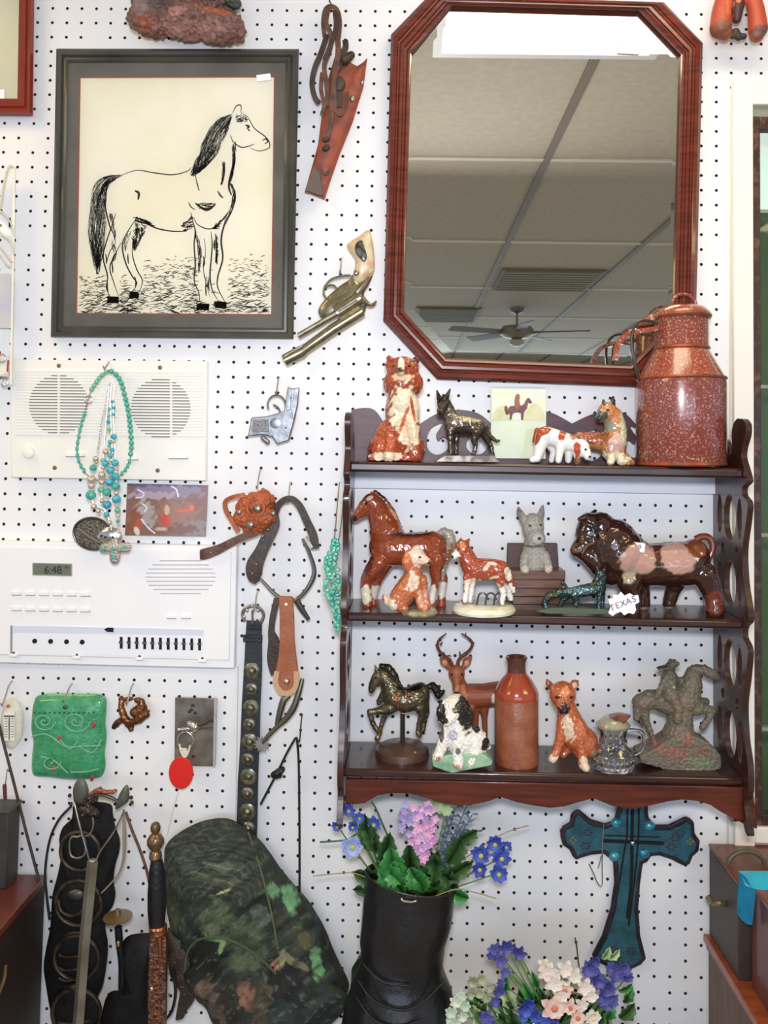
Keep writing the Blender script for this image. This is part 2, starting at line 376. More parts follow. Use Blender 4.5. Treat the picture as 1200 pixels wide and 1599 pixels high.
# side, rear walls, floor and ceiling
b = B(); b.box(-4.5, 5, -11, .03, -.05, 0); struct(b.make('floor', M_floor, WORLD))
b = B(); b.box(-4.5, 5, -11, .03, CEIL, CEIL+.05); struct(b.make('ceiling', M_ceil, WORLD))
b = B(); b.box(-32*IN, 36*IN, .0, .02, 0, EYE-47.97*IN); struct(b.make('wall_lower', M_board, WORLD))
b = B(); b.box(-32*IN, 36*IN, .0, .02, EYE+30.03*IN, CEIL); struct(b.make('wall_upper', M_board, WORLD))
b = B(); b.box(-4.5, 5, -11.05, -11, 0, CEIL); struct(b.make('wall_rear', mat('rear_wall', 'A8A498', .8), WORLD))
def RC(px, py, z=CEIL):
    """ceiling point whose mirror image is seen at (px,py)"""
    h = P(px, py, .45); v = h-CAM; v = np.array([v[0], -v[1], v[2]]); t = (z-h[2])/v[2]; return h+v*t
gl = [RC(840, y)[1] for y in (247, 377)]; sp = gl[0]-gl[1]
a1 = RC(921, 85); a2 = RC(730, 517); gx = (a1[0]+a2[0])/2
k = 0
M_bar = mat('ceiling_grid', 'F4EEDC', .6)
for q in range(-1, 6):
    y = gl[0]-q*sp
    if y < -.1: b = B(); b.box(-4.5, 5, y-.012, y+.012, CEIL-.006, CEIL); k += 1; struct(b.make('trim_%d' % (10+k), M_bar, WORLD))
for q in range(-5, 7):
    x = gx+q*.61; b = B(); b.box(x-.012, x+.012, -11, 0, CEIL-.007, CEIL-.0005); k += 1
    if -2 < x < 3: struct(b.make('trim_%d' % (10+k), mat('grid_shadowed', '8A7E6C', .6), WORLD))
# ceiling light fixture in the mirror
e = RC(850, 62); xl = RC(690, 62)[0]; xr = RC(1015, 62)[0]
t = thing('ceiling_light', 'bright white rectangular light panel seen at the top of the octagonal mirror', 'ceiling light', F(850, 62, 0)); t.location = ((xl+xr)/2, e[1]+.15, CEIL); WO[t.name] = np.array(t.location)
b = B(); b.box(xl, xr, e[1], e[1]+.3, CEIL-.03, CEIL-.001); b.make('diffuser', mat('light_diffuser', 'FFFAEA', .5, emit=2.6), WORLD, t)
b = B(); 
for q in ((xl-.02, xl, e[1]-.02, e[1]+.32), (xr, xr+.02, e[1]-.02, e[1]+.32), (xl, xr, e[1]-.02, e[1]), (xl, xr, e[1]+.3, e[1]+.32)): b.box(q[0], q[1], q[2], q[3], CEIL-.034, CEIL-.001)
b.make('rim', M_white, WORLD, t)
# vents and fan seen in the mirror
def vent(x0, x1, y0, y1, lab):
    A = RC((x0+x1)/2, y0); Bq = RC((x0+x1)/2, y1); xa = RC(x0, y1)[0]; xb = RC(x1, y1)[0]
    f = F(600, 100, 0); f.o = np.array([(xa+xb)/2, (A[1]+Bq[1])/2, CEIL]); t = thing('ceiling_vent', lab, 'vent', f)
    b = B(); b.box(xa, xb, Bq[1], A[1], CEIL-.012, CEIL-.001); b.make('panel', mat('vent_dark', '8E8876', .7), WORLD, t)
    b = B(); n = 9
    for i in range(n): y = Bq[1]+(A[1]-Bq[1])*(i+.5)/n; b.box(xa+.02, xb-.02, y-.012, y+.012, CEIL-.02, CEIL-.012)
    b.make('louvre', mat('vent_slat', 'A39C88', .7), WORLD, t)
vent(768, 915, 419, 451, 'dark square ceiling vent reflected in the mirror centre')
vent(650, 742, 479, 500, 'small dim ceiling vent reflected at the mirror lower left')
h = RC(808, 481); f = F(600, 100, 0); f.o = h; t = thing('ceiling_fan', 'ceiling fan with drooping blades reflected low in the octagonal mirror', 'fan', f)
fs = (DIST*IN-h[1]+CAM[1]+DIST*IN)/FPX; fs = (abs(CAM[1])+abs(h[1]))/FPX
b = B(); q = h.copy()
def fl(prof): return B().lathe([(r*fs, -(z)*fs) for r, z in prof], h[0], h[1], n=24, axis='z')
def fanpart(name, prof, m):
    b = fl(prof); V = np.concatenate(b.v); V[:, 2] += CEIL; b.v = [V]; b.make(name, m, WORLD, t)
M_fan = mat('fan_metal', '8A8578', .4, metal=.5)
fanpart('canopy', [(1, 0), (11, 0), (10, 6), (4, 9), (1, 9)], M_fan); fanpart('downrod', [(1.6, 7), (1.6, 28)], M_fan)
fanpart('motor', [(5, 27), (22, 29), (26, 34), (26, 42), (18, 47), (6, 48)], mat('fan_motor', 'A09B8C', .4, metal=.3))
fanpart('light_globe', [(7, 48), (12, 51), (11, 57), (5, 60), (.5, 60)], mat('globe', 'CFC8B8', .3))
for q in range(5):
    a = q*2*math.pi/5+.3; c, s_ = math.cos(a), math.sin(a); b = B(); V = []
    for r, w in ((24, 4), (40, 9), (105, 11), (112, 7)):
        for sg in (-1, 1):
            for th_ in (0, 1): V.append((h[0]+(r*c-sg*w*s_)*fs, h[1]+(r*s_+sg*w*c)*fs, CEIL-(38+th_+sg*2)*fs))
    fc = []
    for k_ in range(3):
        o_ = k_*4; fc += [(o_, o_+2, o_+6, o_+4), (o_+1, o_+5, o_+7, o_+3), (o_, o_+4, o_+5, o_+1), (o_+2, o_+3, o_+7, o_+6)]
    fc += [(0, 1, 3, 2), (12, 14, 15, 13)]; b.add(V, fc); b.make('blade', mat('fan_blade', '6E6655', .5), WORLD, t)

# ================================================================== FRAMED THINGS
def loopat(pts, d): return [tuple(P(x, y, d)) for x, y in pts]
def lerp(A, Bq, t): return [(a[0]*(1-t)+b_[0]*t, a[1]*(1-t)+b_[1]*t) for a, b_ in zip(A, Bq)]
def framering(outer, inner, prof, name, m, parent):
    b = B(); b.loops([loopat(lerp(outer, inner, t), d) for t, d in prof]); return b.make(name, m, WORLD, parent, sharp=25)
OUT = [(652, -8), (1037, 2), (1098, 67), (1087, 521), (1000, 604), (683, 592), (599, 501), (611, 54)]
OUT = [(672, -9), (1037, 3), (1098, 67), (1087, 521), (1000, 604), (683, 592), (599, 501), (611, 54)]
INN = [(706, 9), (998, 17), (1064, 86), (1053, 500), (985, 570), (698, 559), (631, 486), (643, 85)]
t = thing('wall_mirror', 'large octagonal mirror in a ridged mahogany frame above the wall shelf', 'mirror', F(840, 604, 0))
framering(OUT, INN, [(0, .05), (0, .75), (.12, .98), (.3, 1.05), (.36, .9), (.42, .88), (.5, 1.0), (.62, 1.0), (.68, .82), (.76, .8), (.84, .9), (.93, .82), (1, .6), (1, .35)], 'frame', M_maho, t)
M_mir = mat('mirror_silver', 'E6E4DC', .015, metal=1)
bev = lerp(INN, [(848, 290)]*8, .045)
b = B(); b.loops([loopat(INN, .40), loopat(bev, .407)]); b.make('bevelled_edge', M_mir, WORLD, t, sharp=1, recalc=False)
b = B(); b.add(loopat(bev, .407), [tuple(range(8))]); b.make('mirror_glass', M_mir, WORLD, t, sharp=0, recalc=False)
b = B(); b.add(loopat(OUT, .05), [tuple(range(8))]); b.make('backing', M_dark, WORLD, t, sharp=0)
f = F(985, 78, .6); o = B().rbox(983, 76, -2, 17, 7, .3, 3).make('price_sticker', M_white, f, t)

t = thing('framed_drawing', 'framed ink drawing of a standing horse in a charcoal frame with grey mat', 'picture', F(270, 527, 0))
O4 = [(88, 76), (467, 76.5), (458.5, 528.5), (79.2, 525.5)]; I4 = [(106, 97), (446, 97), (440, 512), (98, 509)]
framering(O4, I4, [(0, .03), (0, .7), (.15, .85), (.45, .8), (.6, .6), (.8, .62), (1, .5), (1, .3)], 'frame', M_blackframe, t)
PA = [(124, 120), (430, 119), (425, 492), (118.5, 490)]
b = B(); b.loops([loopat(I4, .32), loopat(PA, .32)]); b.make('mat_board', M_matboard, WORLD, t, sharp=1)
PB = [(126, 122), (428, 121), (423.5, 490.5), (120.5, 488.5)]
b = B(); b.loops([loopat(PA, .32), loopat(PB, .30)]); b.make('mat_edge', M_red, WORLD, t, sharp=1)
b = B(); b.loops([loopat(O4, .05), loopat(O4, .06)], True); b.make('backing', M_dark, WORLD, t)
b = B(); b.add(loopat(PA, .27), [(0, 1, 2, 3)]); paper_ = b.make('paper', M_paper, WORLD, t, sharp=0)
b = B(); b.add(loopat(I4, .45), [(0, 1, 2, 3)]); b.make('glass', M_pane, WORLD, t, sharp=0)
B().rbox(412, 121, 0, 11, 5, .3, -8).make('price_sticker', M_white, F(412, 121, .47), t)
fd = F(270, 300, .275); R_ = random.Random(11); ink = B()
def Q(x, y): return (60+x/2.857, 60+y/2.857)
def stroke(pts, w=1.6, sm=True, taper=True):
    pts = [Q(*p) for p in pts]; pts = curve(pts, 5) if sm and len(pts) > 2 else pts; n = len(pts); V = []
    for i, p in enumerate(pts):
        a = pts[max(i-1, 0)]; c = pts[min(i+1, n-1)]; tx, ty = c[0]-a[0], c[1]-a[1]; L_ = math.hypot(tx, ty)+1e-6
        h_ = w*.98/2.857/2*(.45+.9*math.sin(math.pi*(i+.5)/n) if taper else 1); V += [(p[0]-ty/L_*h_, p[1]+tx/L_*h_, 0), (p[0]+ty/L_*h_, p[1]-tx/L_*h_, 0)]
    ink.add(V, [(2*i, 2*i+1, 2*i+3, 2*i+2) for i in range(n-1)])
for s_, w in [([(375, 608), (440, 588), (520, 600), (600, 608), (665, 592), (680, 575)], 4), ([(868, 330), (885, 300), (905, 298), (905, 330)], 4), ([(905, 330), (935, 350), (965, 400), (1010, 435), (1030, 462), (1030, 488), (985, 502), (945, 488)], 4),
    ([(858, 430), (870, 460), (905, 485), (940, 480), (965, 470)], 4), ([(1000, 455), (1015, 448), (1025, 460), (1010, 470)], 5), ([(870, 470), (876, 540), (862, 600), (850, 660), (862, 700)], 9), ([(862, 660), (880, 705), (862, 770), (830, 830), (815, 900), (822, 980), (800, 1060), (800, 1110), (830, 1170)], 6),
    ([(830, 550), (828, 600), (818, 650)], 8), ([(700, 610), (712, 660), (718, 680)], 4), ([(800, 680), (812, 700), (825, 712)], 6), ([(700, 735), (750, 765), (790, 740)], 9), ([(670, 730), (680, 750), (700, 765)], 4), ([(680, 775), (690, 820), (700, 860), (695, 920), (700, 1010), (695, 1080), (715, 1130), (720, 1175)], 5),
    ([(660, 860), (600, 860), (540, 850), (500, 835), (440, 800)], 5), ([(695, 800), (710, 830), (760, 850), (800, 830), (850, 770)], 4), ([(770, 860), (775, 920), (770, 990), (765, 1060), (775, 1120), (800, 1165)], 5), ([(740, 890), (745, 960), (735, 1010), (745, 1080), (765, 1150)], 3),
    ([(310, 640), (300, 700), (300, 760), (320, 840), (335, 870), (345, 910)], 5), ([(345, 780), (330, 830), (300, 920), (290, 980), (310, 1060), (305, 1110), (325, 1160)], 5), ([(370, 910), (345, 960), (320, 1020), (335, 1080), (360, 1150)], 4), ([(440, 800), (400, 860), (375, 920), (390, 1000), (420, 1060), (440, 1090), (420, 1130)], 5),
    ([(425, 880), (420, 960), (440, 1030), (465, 1080), (450, 1130)], 4), ([(850, 770), (830, 800), (800, 830)], 5), ([(345, 910), (320, 950), (305, 1000)], 3), ([(710, 880), (712, 950), (720, 1010)], 3), ([(790, 870), (795, 930), (790, 1000)], 6), ([(430, 680), (448, 690), (445, 720)], 9)]: stroke(s_, w)
def fillh(A, Bp, n, w, jit=6, wave=5):
    """hatching strokes that run between two outlines"""
    A = curve(A, 8); Bp = curve(Bp, 8)
    for _ in range(n):
        u = R_.random(); s0 = R_.random()*.85; s1 = min(1, s0+.12+.25*R_.random()); pts = []
        for k_ in range(5):
            s_ = s0+(s1-s0)*k_/4; a = A[int(s_*(len(A)-1))]; c = Bp[int(s_*(len(Bp)-1))]
            pts.append((a[0]*(1-u)+c[0]*u+wave*math.sin(k_*1.7+u*9), a[1]*(1-u)+c[1]*u+R_.uniform(-2, 2)))
        stroke(pts, w*R_.uniform(.6, 1.4), False)
fillh([(375, 608), (300, 615), (245, 660), (228, 760), (225, 860), (240, 960), (262, 1050)], [(370, 612), (320, 650), (300, 720), (300, 800), (298, 900), (285, 980), (266, 1050)], 300, 1.25)
fillh([(865, 332), (800, 360), (750, 430), (720, 500), (690, 570), (680, 610)], [(862, 345), (850, 400), (825, 450), (800, 510), (750, 570), (690, 615)], 330, 1.25)
fillh([(880, 345), (900, 335), (935, 360)], [(885, 370), (910, 372), (930, 370)], 34, 2.2)
fillh([(430, 800), (480, 835)], [(440, 870), (420, 940)], 50, 2.2); fillh([(480, 835), (470, 870), (430, 945)], [(430, 850), (420, 890), (428, 945)], 60, 2.2)
fillh([(700, 735), (790, 735)], [(720, 762), (770, 760)], 34, 2.2); fillh([(775, 850), (820, 800)], [(785, 850), (810, 845)], 34, 2.2)
fillh([(640, 830), (690, 790)], [(650, 860), (690, 855)], 40, 3); fillh([(425, 790), (500, 820)], [(430, 812), (520, 840)], 40, 2.4)
for A_, B_, n_ in (([(700, 870), (715, 960), (712, 1020)], [(712, 870), (728, 960), (722, 1020)], 26), ([(780, 880), (792, 950), (785, 1010)], [(800, 880), (803, 950), (797, 1010)], 30), ([(850, 640), (868, 690), (850, 760), (825, 830)], [(868, 650), (880, 700), (862, 770), (832, 835)], 40), ([(865, 480), (866, 560), (852, 640)], [(876, 480), (877, 560), (862, 640)], 46), ([(822, 550), (820, 610), (814, 655)], [(834, 550), (832, 610), (822, 655)], 26), ([(315, 780), (330, 840), (340, 900)], [(328, 780), (342, 840), (346, 890)], 34), ([(320, 900), (335, 960), (322, 1010)], [(336, 900), (350, 960), (334, 1000)], 30), ([(400, 860), (385, 900), (378, 940)], [(420, 850), (400, 900), (388, 950)], 24), ([(735, 1060), (748, 1110)], [(765, 1060), (760, 1110)], 20)): fillh(A_, B_, n_, 1.6, wave=2)
for hx, hy, rr in ((335, 1162, 25), (428, 1140, 20), (733, 1192, 28), (812, 1183, 26)):
    for k_ in range(16): stroke([(hx-rr+R_.uniform(-3, 3), hy-12+k_*1.7), (hx+rr+R_.uniform(-3, 3), hy-10+k_*1.7)], 4, False)
stroke([(925, 385), (940, 392), (932, 402)], 8); stroke([(936, 405), (944, 412)], 6)
for x, y in ((720, 930), (735, 970), (712, 1000), (785, 900), (795, 960), (300, 960), (330, 1000), (400, 960), (700, 850), (760, 1080), (745, 1100), (430, 1060), (310, 1090), (880, 460)):
    stroke([(x, y), (x+R_.uniform(-4, 6), y+25), (x+3, y+45)], 5)
for _ in range(1250):
    y = 960+R_.random()**.7*265; x = 180+R_.random()*855
    if y < 1060 and x < 440: continue
    if y < 985 and R_.random() < .6: continue
    l_ = R_.uniform(8, 38)*(.5+(y-950)/300); a = R_.uniform(-.5, .35); x2 = x+l_*math.cos(a)
    if x2 > 1038 or any(abs(x-lx) < 34 and y < ly for lx, ly in ((325, 1150), (425, 1120), (735, 1185), (805, 1170))): continue
    y2 = min(y+l_*math.sin(a), 1225); stroke([(x, y), ((x+x2)/2, (y+y2)/2+R_.uniform(-5, 5)), (x2, y2)], R_.uniform(1.0, 3.2))
ink.make('ink_drawing', M_ink, fd, paper_, sharp=0, recalc=False)
# red frame cut by the left edge
t = thing('framed_picture', 'glossy red-brown picture frame cut off at the upper left corner', 'picture', F(0, 180, 0))
O4 = [(-200, -160), (55, -160), (51, 180), (-205, 178)]; I4 = [(-172, -132), (32, -132), (27, 154), (-177, 152)]
framering(O4, I4, [(0, .03), (0, .7), (.2, .95), (.45, .8), (.55, .9), (.75, .75), (1, .5), (1, .3)], 'frame', mat('red_wood', '8C2C1C', .25, c2='7A2418', scale=8, coat=.5), t)
b = B(); b.loops([loopat(O4, .1), loopat(O4, .3)], True); b.make('mirror_glass', mat('grey_picture', 'B9BBA8', .35, c2='C8CAB6', scale=3), WORLD, t)
B().rbox(2, 148, 0, 5, 8, .3, 0).make('price_sticker', M_white, F(2, 148, .35), t)
# ================================================================== HANGING SHELF
SHD = 5.0
def zsh(y): return P(640, y, SHD)[2]
sf = F(850, 1210, SHD); sh = thing('wall_shelf', 'dark wooden three tier wall shelf with pierced scroll sides and scalloped apron', 'shelf', sf)
xi0 = P(546, 800, SHD)[0]; xi1 = P(1160, 800, SHD)[0]; pt = .36*IN
ztop = {k: zsh(v) for k, v in (('top', 722.5), ('mid', 958.5), ('bot', 1203))}
for k, th in (('top', .6), ('mid', .52), ('bot', .5)):
    b = B(); z = ztop[k]; b.box(xi0-.002, xi1+.002, -SHD*IN, -.12*IN, z-th*IN, z); b.make('shelf_board', M_shelf, WORLD, sh, bevel=.004)
    if k == 'top': b = B(); b.box(xi0, xi1, -.5*IN, -.12*IN, z-th*IN-.03, z-th*IN); b.make('cleat', mat('pale_cleat', 'E4E6F0', .5), WORLD, sh)
ap = [(540, 1213), (1172, 1226), (1178, 1290), (1165, 1287), (1145, 1276), (1122, 1264), (1105, 1253), (1085, 1247), (1062, 1245), (1040, 1248), (1015, 1254), (985, 1260), (955, 1255), (925, 1243), (900, 1250), (880, 1256), (858, 1258), (830, 1254), (805, 1249), (781, 1241), (765, 1247), (745, 1252), (715, 1255), (685, 1249), (660, 1241), (640, 1236), (612, 1235), (590, 1239), (578, 1246), (570, 1251), (552, 1253), (540, 1251)]
fa = F(850, 1213, SHD-.45)
b = B(); b.ext(ap, 0, 9); b.make('apron', mat('apron_mahogany', '45190F', .28, c2='6B2C1D', scale=12, lo=.35, hi=.75, stretch=(1, 8, 12), coat=.4), fa, sh, bevel=1.2)
fl_ = F(850, 720, .5)
gal = curve([(548, 640), (565, 637), (582, 639), (594, 652), (602, 668), (618, 676), (640, 672), (658, 660), (684, 645), (715, 640), (745, 645), (765, 660)], 4)+curve([(790, 668), (815, 650), (840, 643), (858, 644), (876, 652), (893, 662)], 4)+curve([(894, 661), (912, 652), (930, 645), (955, 640), (975, 646), (992, 664), (1004, 684)], 4)+curve([(1030, 690), (1060, 668), (1090, 655), (1112, 650)], 4)+[(1112, 728), (548, 722)]
def crescent(cx, cy, s): 
    return curve([(cx+s*x, cy+y) for x, y in ((0, -30), (-17, -22), (-24, -4), (-20, 14), (-6, 20), (8, 12), (10, 0), (2, -8), (-6, -2), (-9, -12), (-4, -20))], 3, True)
holes = [crescent(690, 690, 1), crescent(738, 690, -1), crescent(983, 695, -1), crescent(930, 700, 1)]
b = B(); b.ext(gal, 0, 9, holes); b.make('back_gallery', M_gallery, fl_, sh, bevel=.8)
# side panels: outline in (depth, height) with pierced ovals
def yz(d, y): return (d, P(640, y, SHD)[2])
prof = curve([(5.0, 646), (5.55, 655), (5.5, 672), (5.0, 690), (4.9, 706), (5.5, 728), (5.75, 742), (5.0, 752), (5.0, 764), (5.75, 775), (5.6, 800), (5.0, 850), (5.2, 900), (5.75, 935), (5.8, 955), (5.1, 968), (5.0, 984), (5.75, 1000), (5.5, 1040), (5.0, 1090), (5.2, 1140), (5.7, 1175), (5.75, 1215), (5.2, 1240), (5.5, 1262), (5.75, 1283), (5.3, 1283), (4.6, 1262), (4.0, 1272), (3.2, 1292), (2.2, 1288), (1.2, 1268), (.6, 1262), (.12, 1262)], 4)
prof += curve([(.12, 1240), (.12, 900), (.12, 735)], 2)+curve([(.5, 712), (1.1, 690), (1.9, 676), (2.6, 690), (2.2, 700), (2.9, 704), (3.4, 690), (3.3, 668), (3.6, 652), (4.2, 644)], 4)
prof = [yz(*p) for p in prof]
def oval(d, y, rd, ry, n=18): return [yz(d+rd*math.cos(2*math.pi*i/n), y+ry*math.sin(2*math.pi*i/n)) for i in range(n)]
hl = []
for y0, y1 in ((742, 957), (975, 1203)):
    h_ = y1-y0; m_ = (y0+y1)/2+6
    for sg in (-1, 1):
        hl += [oval(3.0, m_+sg*h_*.245, .98, h_*.175), oval(4.55, m_+sg*h_*.25, .36, h_*.15), oval(1.3, m_+sg*h_*.26, .42, h_*.15)]
    hl += [oval(4.1, m_, .25, 8), oval(1.8, m_, .25, 8)]
hl.append(oval(2.6, 1262, .8, 12))
for x0, x1 in ((xi0-pt, xi0), (xi1, xi1+pt)):
    b = B(); b.ext(prof, x0, x1, hl); V = np.concatenate(b.v); b.v = [np.stack([V[:, 2], -V[:, 0]*IN, V[:, 1]], 1)]
    b.make('side_panel', M_side, WORLD, sh, bevel=.003)
b = B()
for y in (780, 846, 920, 1010, 1075, 1150):
    for x in (xi0, xi1): q = P(640, y, 5); b.ell(x-.3*IN if x == xi0 else x+.3*IN, -5.2*IN, q[2], .005)

# ================================================================== FIGURINES, TOP SHELF
f = F(615, 719, 3.0); t = thing('collie_figurine', 'tall red-brown and cream sitting collie ceramic with pricked ears, leftmost on top shelf', 'figurine', f)
b = B().ell(629, 578, 3, 25, 22, 20).ell(630, 598, 0, 32, 25, 24).ell(629, 640, 0, 27, 42, 24).ell(620, 685, -3, 36, 36, 26).ell(597, 700, 4, 22, 21, 20).ell(650, 700, -2, 14, 20, 18).ell(629, 626, 10, 18, 30, 18)
b.cap([(611, 570, 2, 10), (609, 559, 0, 5)]).cap([(646, 572, 2, 9), (650, 561, 0, 5)]).cap([(627, 577, 18, 10), (626, 583, 31, 6)]).cap([(616, 660, 18, 11), (611, 690, 22, 9), (608, 713, 25, 9)]).cap([(644, 660, 16, 11), (647, 690, 18, 9), (649, 713, 21, 9)]).cap([(590, 714, -6, 7), (578, 715, 2, 5)]).box(576, 658, 710, 719, -22, 24)
blob('body', b, M_glaze, f, t, 1.3, 3, paint('9E3B1F', [('B9512C', 600, 690, 18, 26), ('F2E2C0', 634, 640, 24, 36), ('EBD2A8', 640, 675, 16, 26), ('F6EAD2', 627, 572, 5, 14), ('E8C8A0', 627, 590, 15, 6), ('3A2A22', 626, 580, 5, 4.5), ('1E1512', 615, 573, 2.6, 2.2), ('1E1512', 640, 573, 2.6, 2.2), ('F0D8B4', 606, 713, 26, 7), ('A8452A', 640, 715, 6, 4), ('8A2E1A', 611, 560, 5, 6), ('5A2A1E', 650, 562, 5, 6), ('C26038', 632, 655, 3, 22, 20), ('B8512E', 645, 640, 2.5, 20, -10)]), rough=1.0, rs=.25)

f = F(735, 720, 3.2); t = thing('bronze_dog_figurine', 'pewter coloured standing shepherd dog statuette on a thin slab, on top shelf', 'figurine', f)
b = B().cap([(692, 629, 8, 10), (689, 638, 15, 6.5), (687, 645, 20, 5)]).cap([(696, 630, 4, 9), (703, 648, 0, 11), (710, 663, 0, 15)]).cap([(710, 661, 0, 16), (728, 664, 0, 14), (748, 668, -1, 13)]).cap([(686, 622, 8, 4.5), (682, 610, 8, 1.5)]).cap([(697, 621, 4, 4.5), (703, 607, 4, 1.5)])
b.cap([(703, 672, 7, 7), (703, 690, 8, 4), (704, 708, 9, 3.5), (701, 711, 11, 3)]).cap([(713, 674, -6, 6), (713, 692, -7, 4), (713, 708, -7, 3.5)]).cap([(744, 674, 6, 10), (740, 688, 7, 5), (743, 697, 7, 3.2), (739, 709, 8, 3.2)]).cap([(755, 672, -4, 10), (762, 688, -5, 5), (768, 696, -6, 3.5), (771, 711, -6, 3)]).cap([(758, 668, -2, 6), (766, 682, -2, 4), (777, 689, -2, 2.5), (780, 688, -2, 2)])
blob('body', b, M_bronze, f, t, .9, 2, paint('5E5449', [('8C8072', 705, 655, 10, 14), ('3A322C', 690, 620, 9, 9), ('A09484', 730, 655, 22, 5), ('2A2420', 687, 645, 3, 3)]), rough=.5)
b = B().ext([(694, 711), (770, 711), (782, 722), (678, 721)], -12, 14); b.make('base', mat('slab_bronze', '8A8078', .4, metal=.5, c2='4A423A', scale=60), f, t, bevel=.8)
B().cap([(697, 641, 9, 1)]).tube(curve([(691, 637, 8), (694, 642, 11), (701, 644, 11), (707, 641, 4)], 4), 1.1).make('collar', M_dwire, f, t)

f = F(810, 719, 1.4); t = thing('picture_card', 'pale postcard of a horse and rider in a clear sleeve leaning on the shelf back', 'card', f)
B().rbox(810, 661, 0, 43, 55, .5, .6).make('card', mat('pale_green_card', 'E2E8CE', .6, c2='D8E0C6', scale=20), f, t)
sc_ = B().rbox(810, 632, 1, 42, 24, .4, .6).make('printed_scene', mat('print_sky', 'EDE6C0', .6, c2='DCE4D6', scale=50, c3='E8D8A0'), f, t)
B().ext(curve([(769, 648), (776, 638), (785, 633), (793, 640), (800, 650)], 4)+[(800, 656), (769, 656)], 1.5, 1.8).ext(curve([(818, 650), (828, 634), (838, 630), (847, 640), (851, 650)], 4)+[(851, 656), (818, 656)], 1.5, 1.8).make('printed_bush', mat('print_bush', 'C9CE96', .7, c2='E0D8A6', scale=80), f, sc_)
B().ext(curve([(793, 640), (797, 634), (808, 634), (817, 632), (822, 624), (826, 621), (831, 628), (828, 630), (825, 629), (823, 638), (819, 643), (817, 655), (814, 655), (813, 645), (802, 645), (799, 654), (796, 655), (796, 646), (791, 648), (788, 640), (789, 633), (793, 636)], 3, True), 1.9, 2.2).make('printed_horse', mat('print_horse', '7A3A22', .7), f, sc_, sharp=0)
B().ext(curve([(806, 616), (810, 615), (812, 619), (811, 626), (813, 636), (807, 642), (804, 635), (804, 624)], 3, True), 2.4, 2.7).make('printed_rider', mat('print_rider', 'A05A2A', .7), f, sc_, sharp=0)
B().rbox(810, 605, 0, 42, 1.2, 1.2, .8).make('sleeve_edge', mat('sleeve_lilac', 'A8A6C0', .3), f, t)
B().add([(767, 605, 4), (854, 606, 4), (853, 717, 4), (766, 716, 4)], [(0, 1, 2, 3)]).make('clear_sleeve', M_pane, f, t, sharp=0)

f = F(870, 723, 3.6); t = thing('spaniel_figurine', 'white spaniel figurine with chestnut patches, head lowered, front of top shelf', 'figurine', f)
b = B().cap([(852, 680, 0, 15), (872, 685, 0, 14), (890, 692, 2, 14)]).ell(906, 700, 8, 14, 15, 12).cap([(912, 706, 12, 9), (915, 713, 16, 6)]).cap([(848, 682, 5, 13), (842, 700, 7, 9), (838, 716, 9, 6), (830, 718, 11, 4.5)]).cap([(876, 692, 6, 9), (873, 708, 8, 6), (871, 719, 9, 5)]).cap([(890, 698, 0, 9), (888, 719, 0, 5)]).cap([(858, 690, -6, 9), (866, 705, -7, 5), (863, 719, -8, 4.5)]).cap([(898, 694, 14, 5), (897, 702, 16, 6), (898, 712, 15, 5)]).cap([(840, 672, -2, 5), (836, 688, -4, 4)])
blob('body', b, M_glaze, f, t, 1.0, 3, paint('F6F2EE', [('A8401F', 845, 672, 14, 9, -15), ('A8401F', 837, 684, 5, 12, 20), ('B24A24', 878, 676, 6, 13, 25), ('B04020', 898, 702, 5.5, 13, 0, 8), ('C87850', 893, 682, 5, 5), ('15120F', 911, 702, 2.2, 1.8), ('2A201C', 917, 713, 2.5, 2)], amp=.2))

f = F(955, 727, 2.6); t = thing('shepherd_figurine', 'tan seated shepherd dog figurine with dark muzzle beside the speckled can', 'figurine', f)
b = B().ell(948, 645, 3, 16, 17, 14).cap([(940, 647, 10, 9), (933, 653, 17, 6.5)]).cap([(958, 650, 0, 15), (962, 670, 0, 17), (960, 690, 2, 19)]).ell(958, 700, 0, 20, 22, 18).cap([(944, 635, 2, 5), (942, 624, 2, 2)]).cap([(956, 634, 2, 6), (958, 619, 1, 2)]).cap([(953, 690, 12, 8), (952, 710, 14, 6), (950, 721, 16, 6)]).cap([(966, 690, 8, 8), (967, 720, 12, 6.5), (978, 722, 12, 5)]).cap([(952, 690, -8, 17), (930, 688, -10, 14), (908, 686, -12, 12)]).cap([(908, 690, -12, 9), (904, 720, -12, 6)]).cap([(975, 715, 2, 9), (986, 722, 4, 5)])
blob('body', b, M_glaze, f, t, 1.1, 3, paint('B87A55', [('9A4A30', 925, 682, 26, 12), ('DDB0A0', 960, 692, 12, 14), ('C0714A', 962, 645, 9, 18), ('4A5048', 936, 650, 12, 9, 20), ('2E3A36', 932, 654, 5, 5), ('C9D0A8', 972, 665, 7, 26), ('E8DDB8', 958, 716, 26, 10), ('2A2422', 958, 625, 4, 8), ('5A4030', 943, 628, 3.5, 6), ('14100E', 946, 641, 2, 2), ('D8A090', 950, 700, 6, 8), ('8A9884', 950, 665, 9, 7)]), rough=.6)

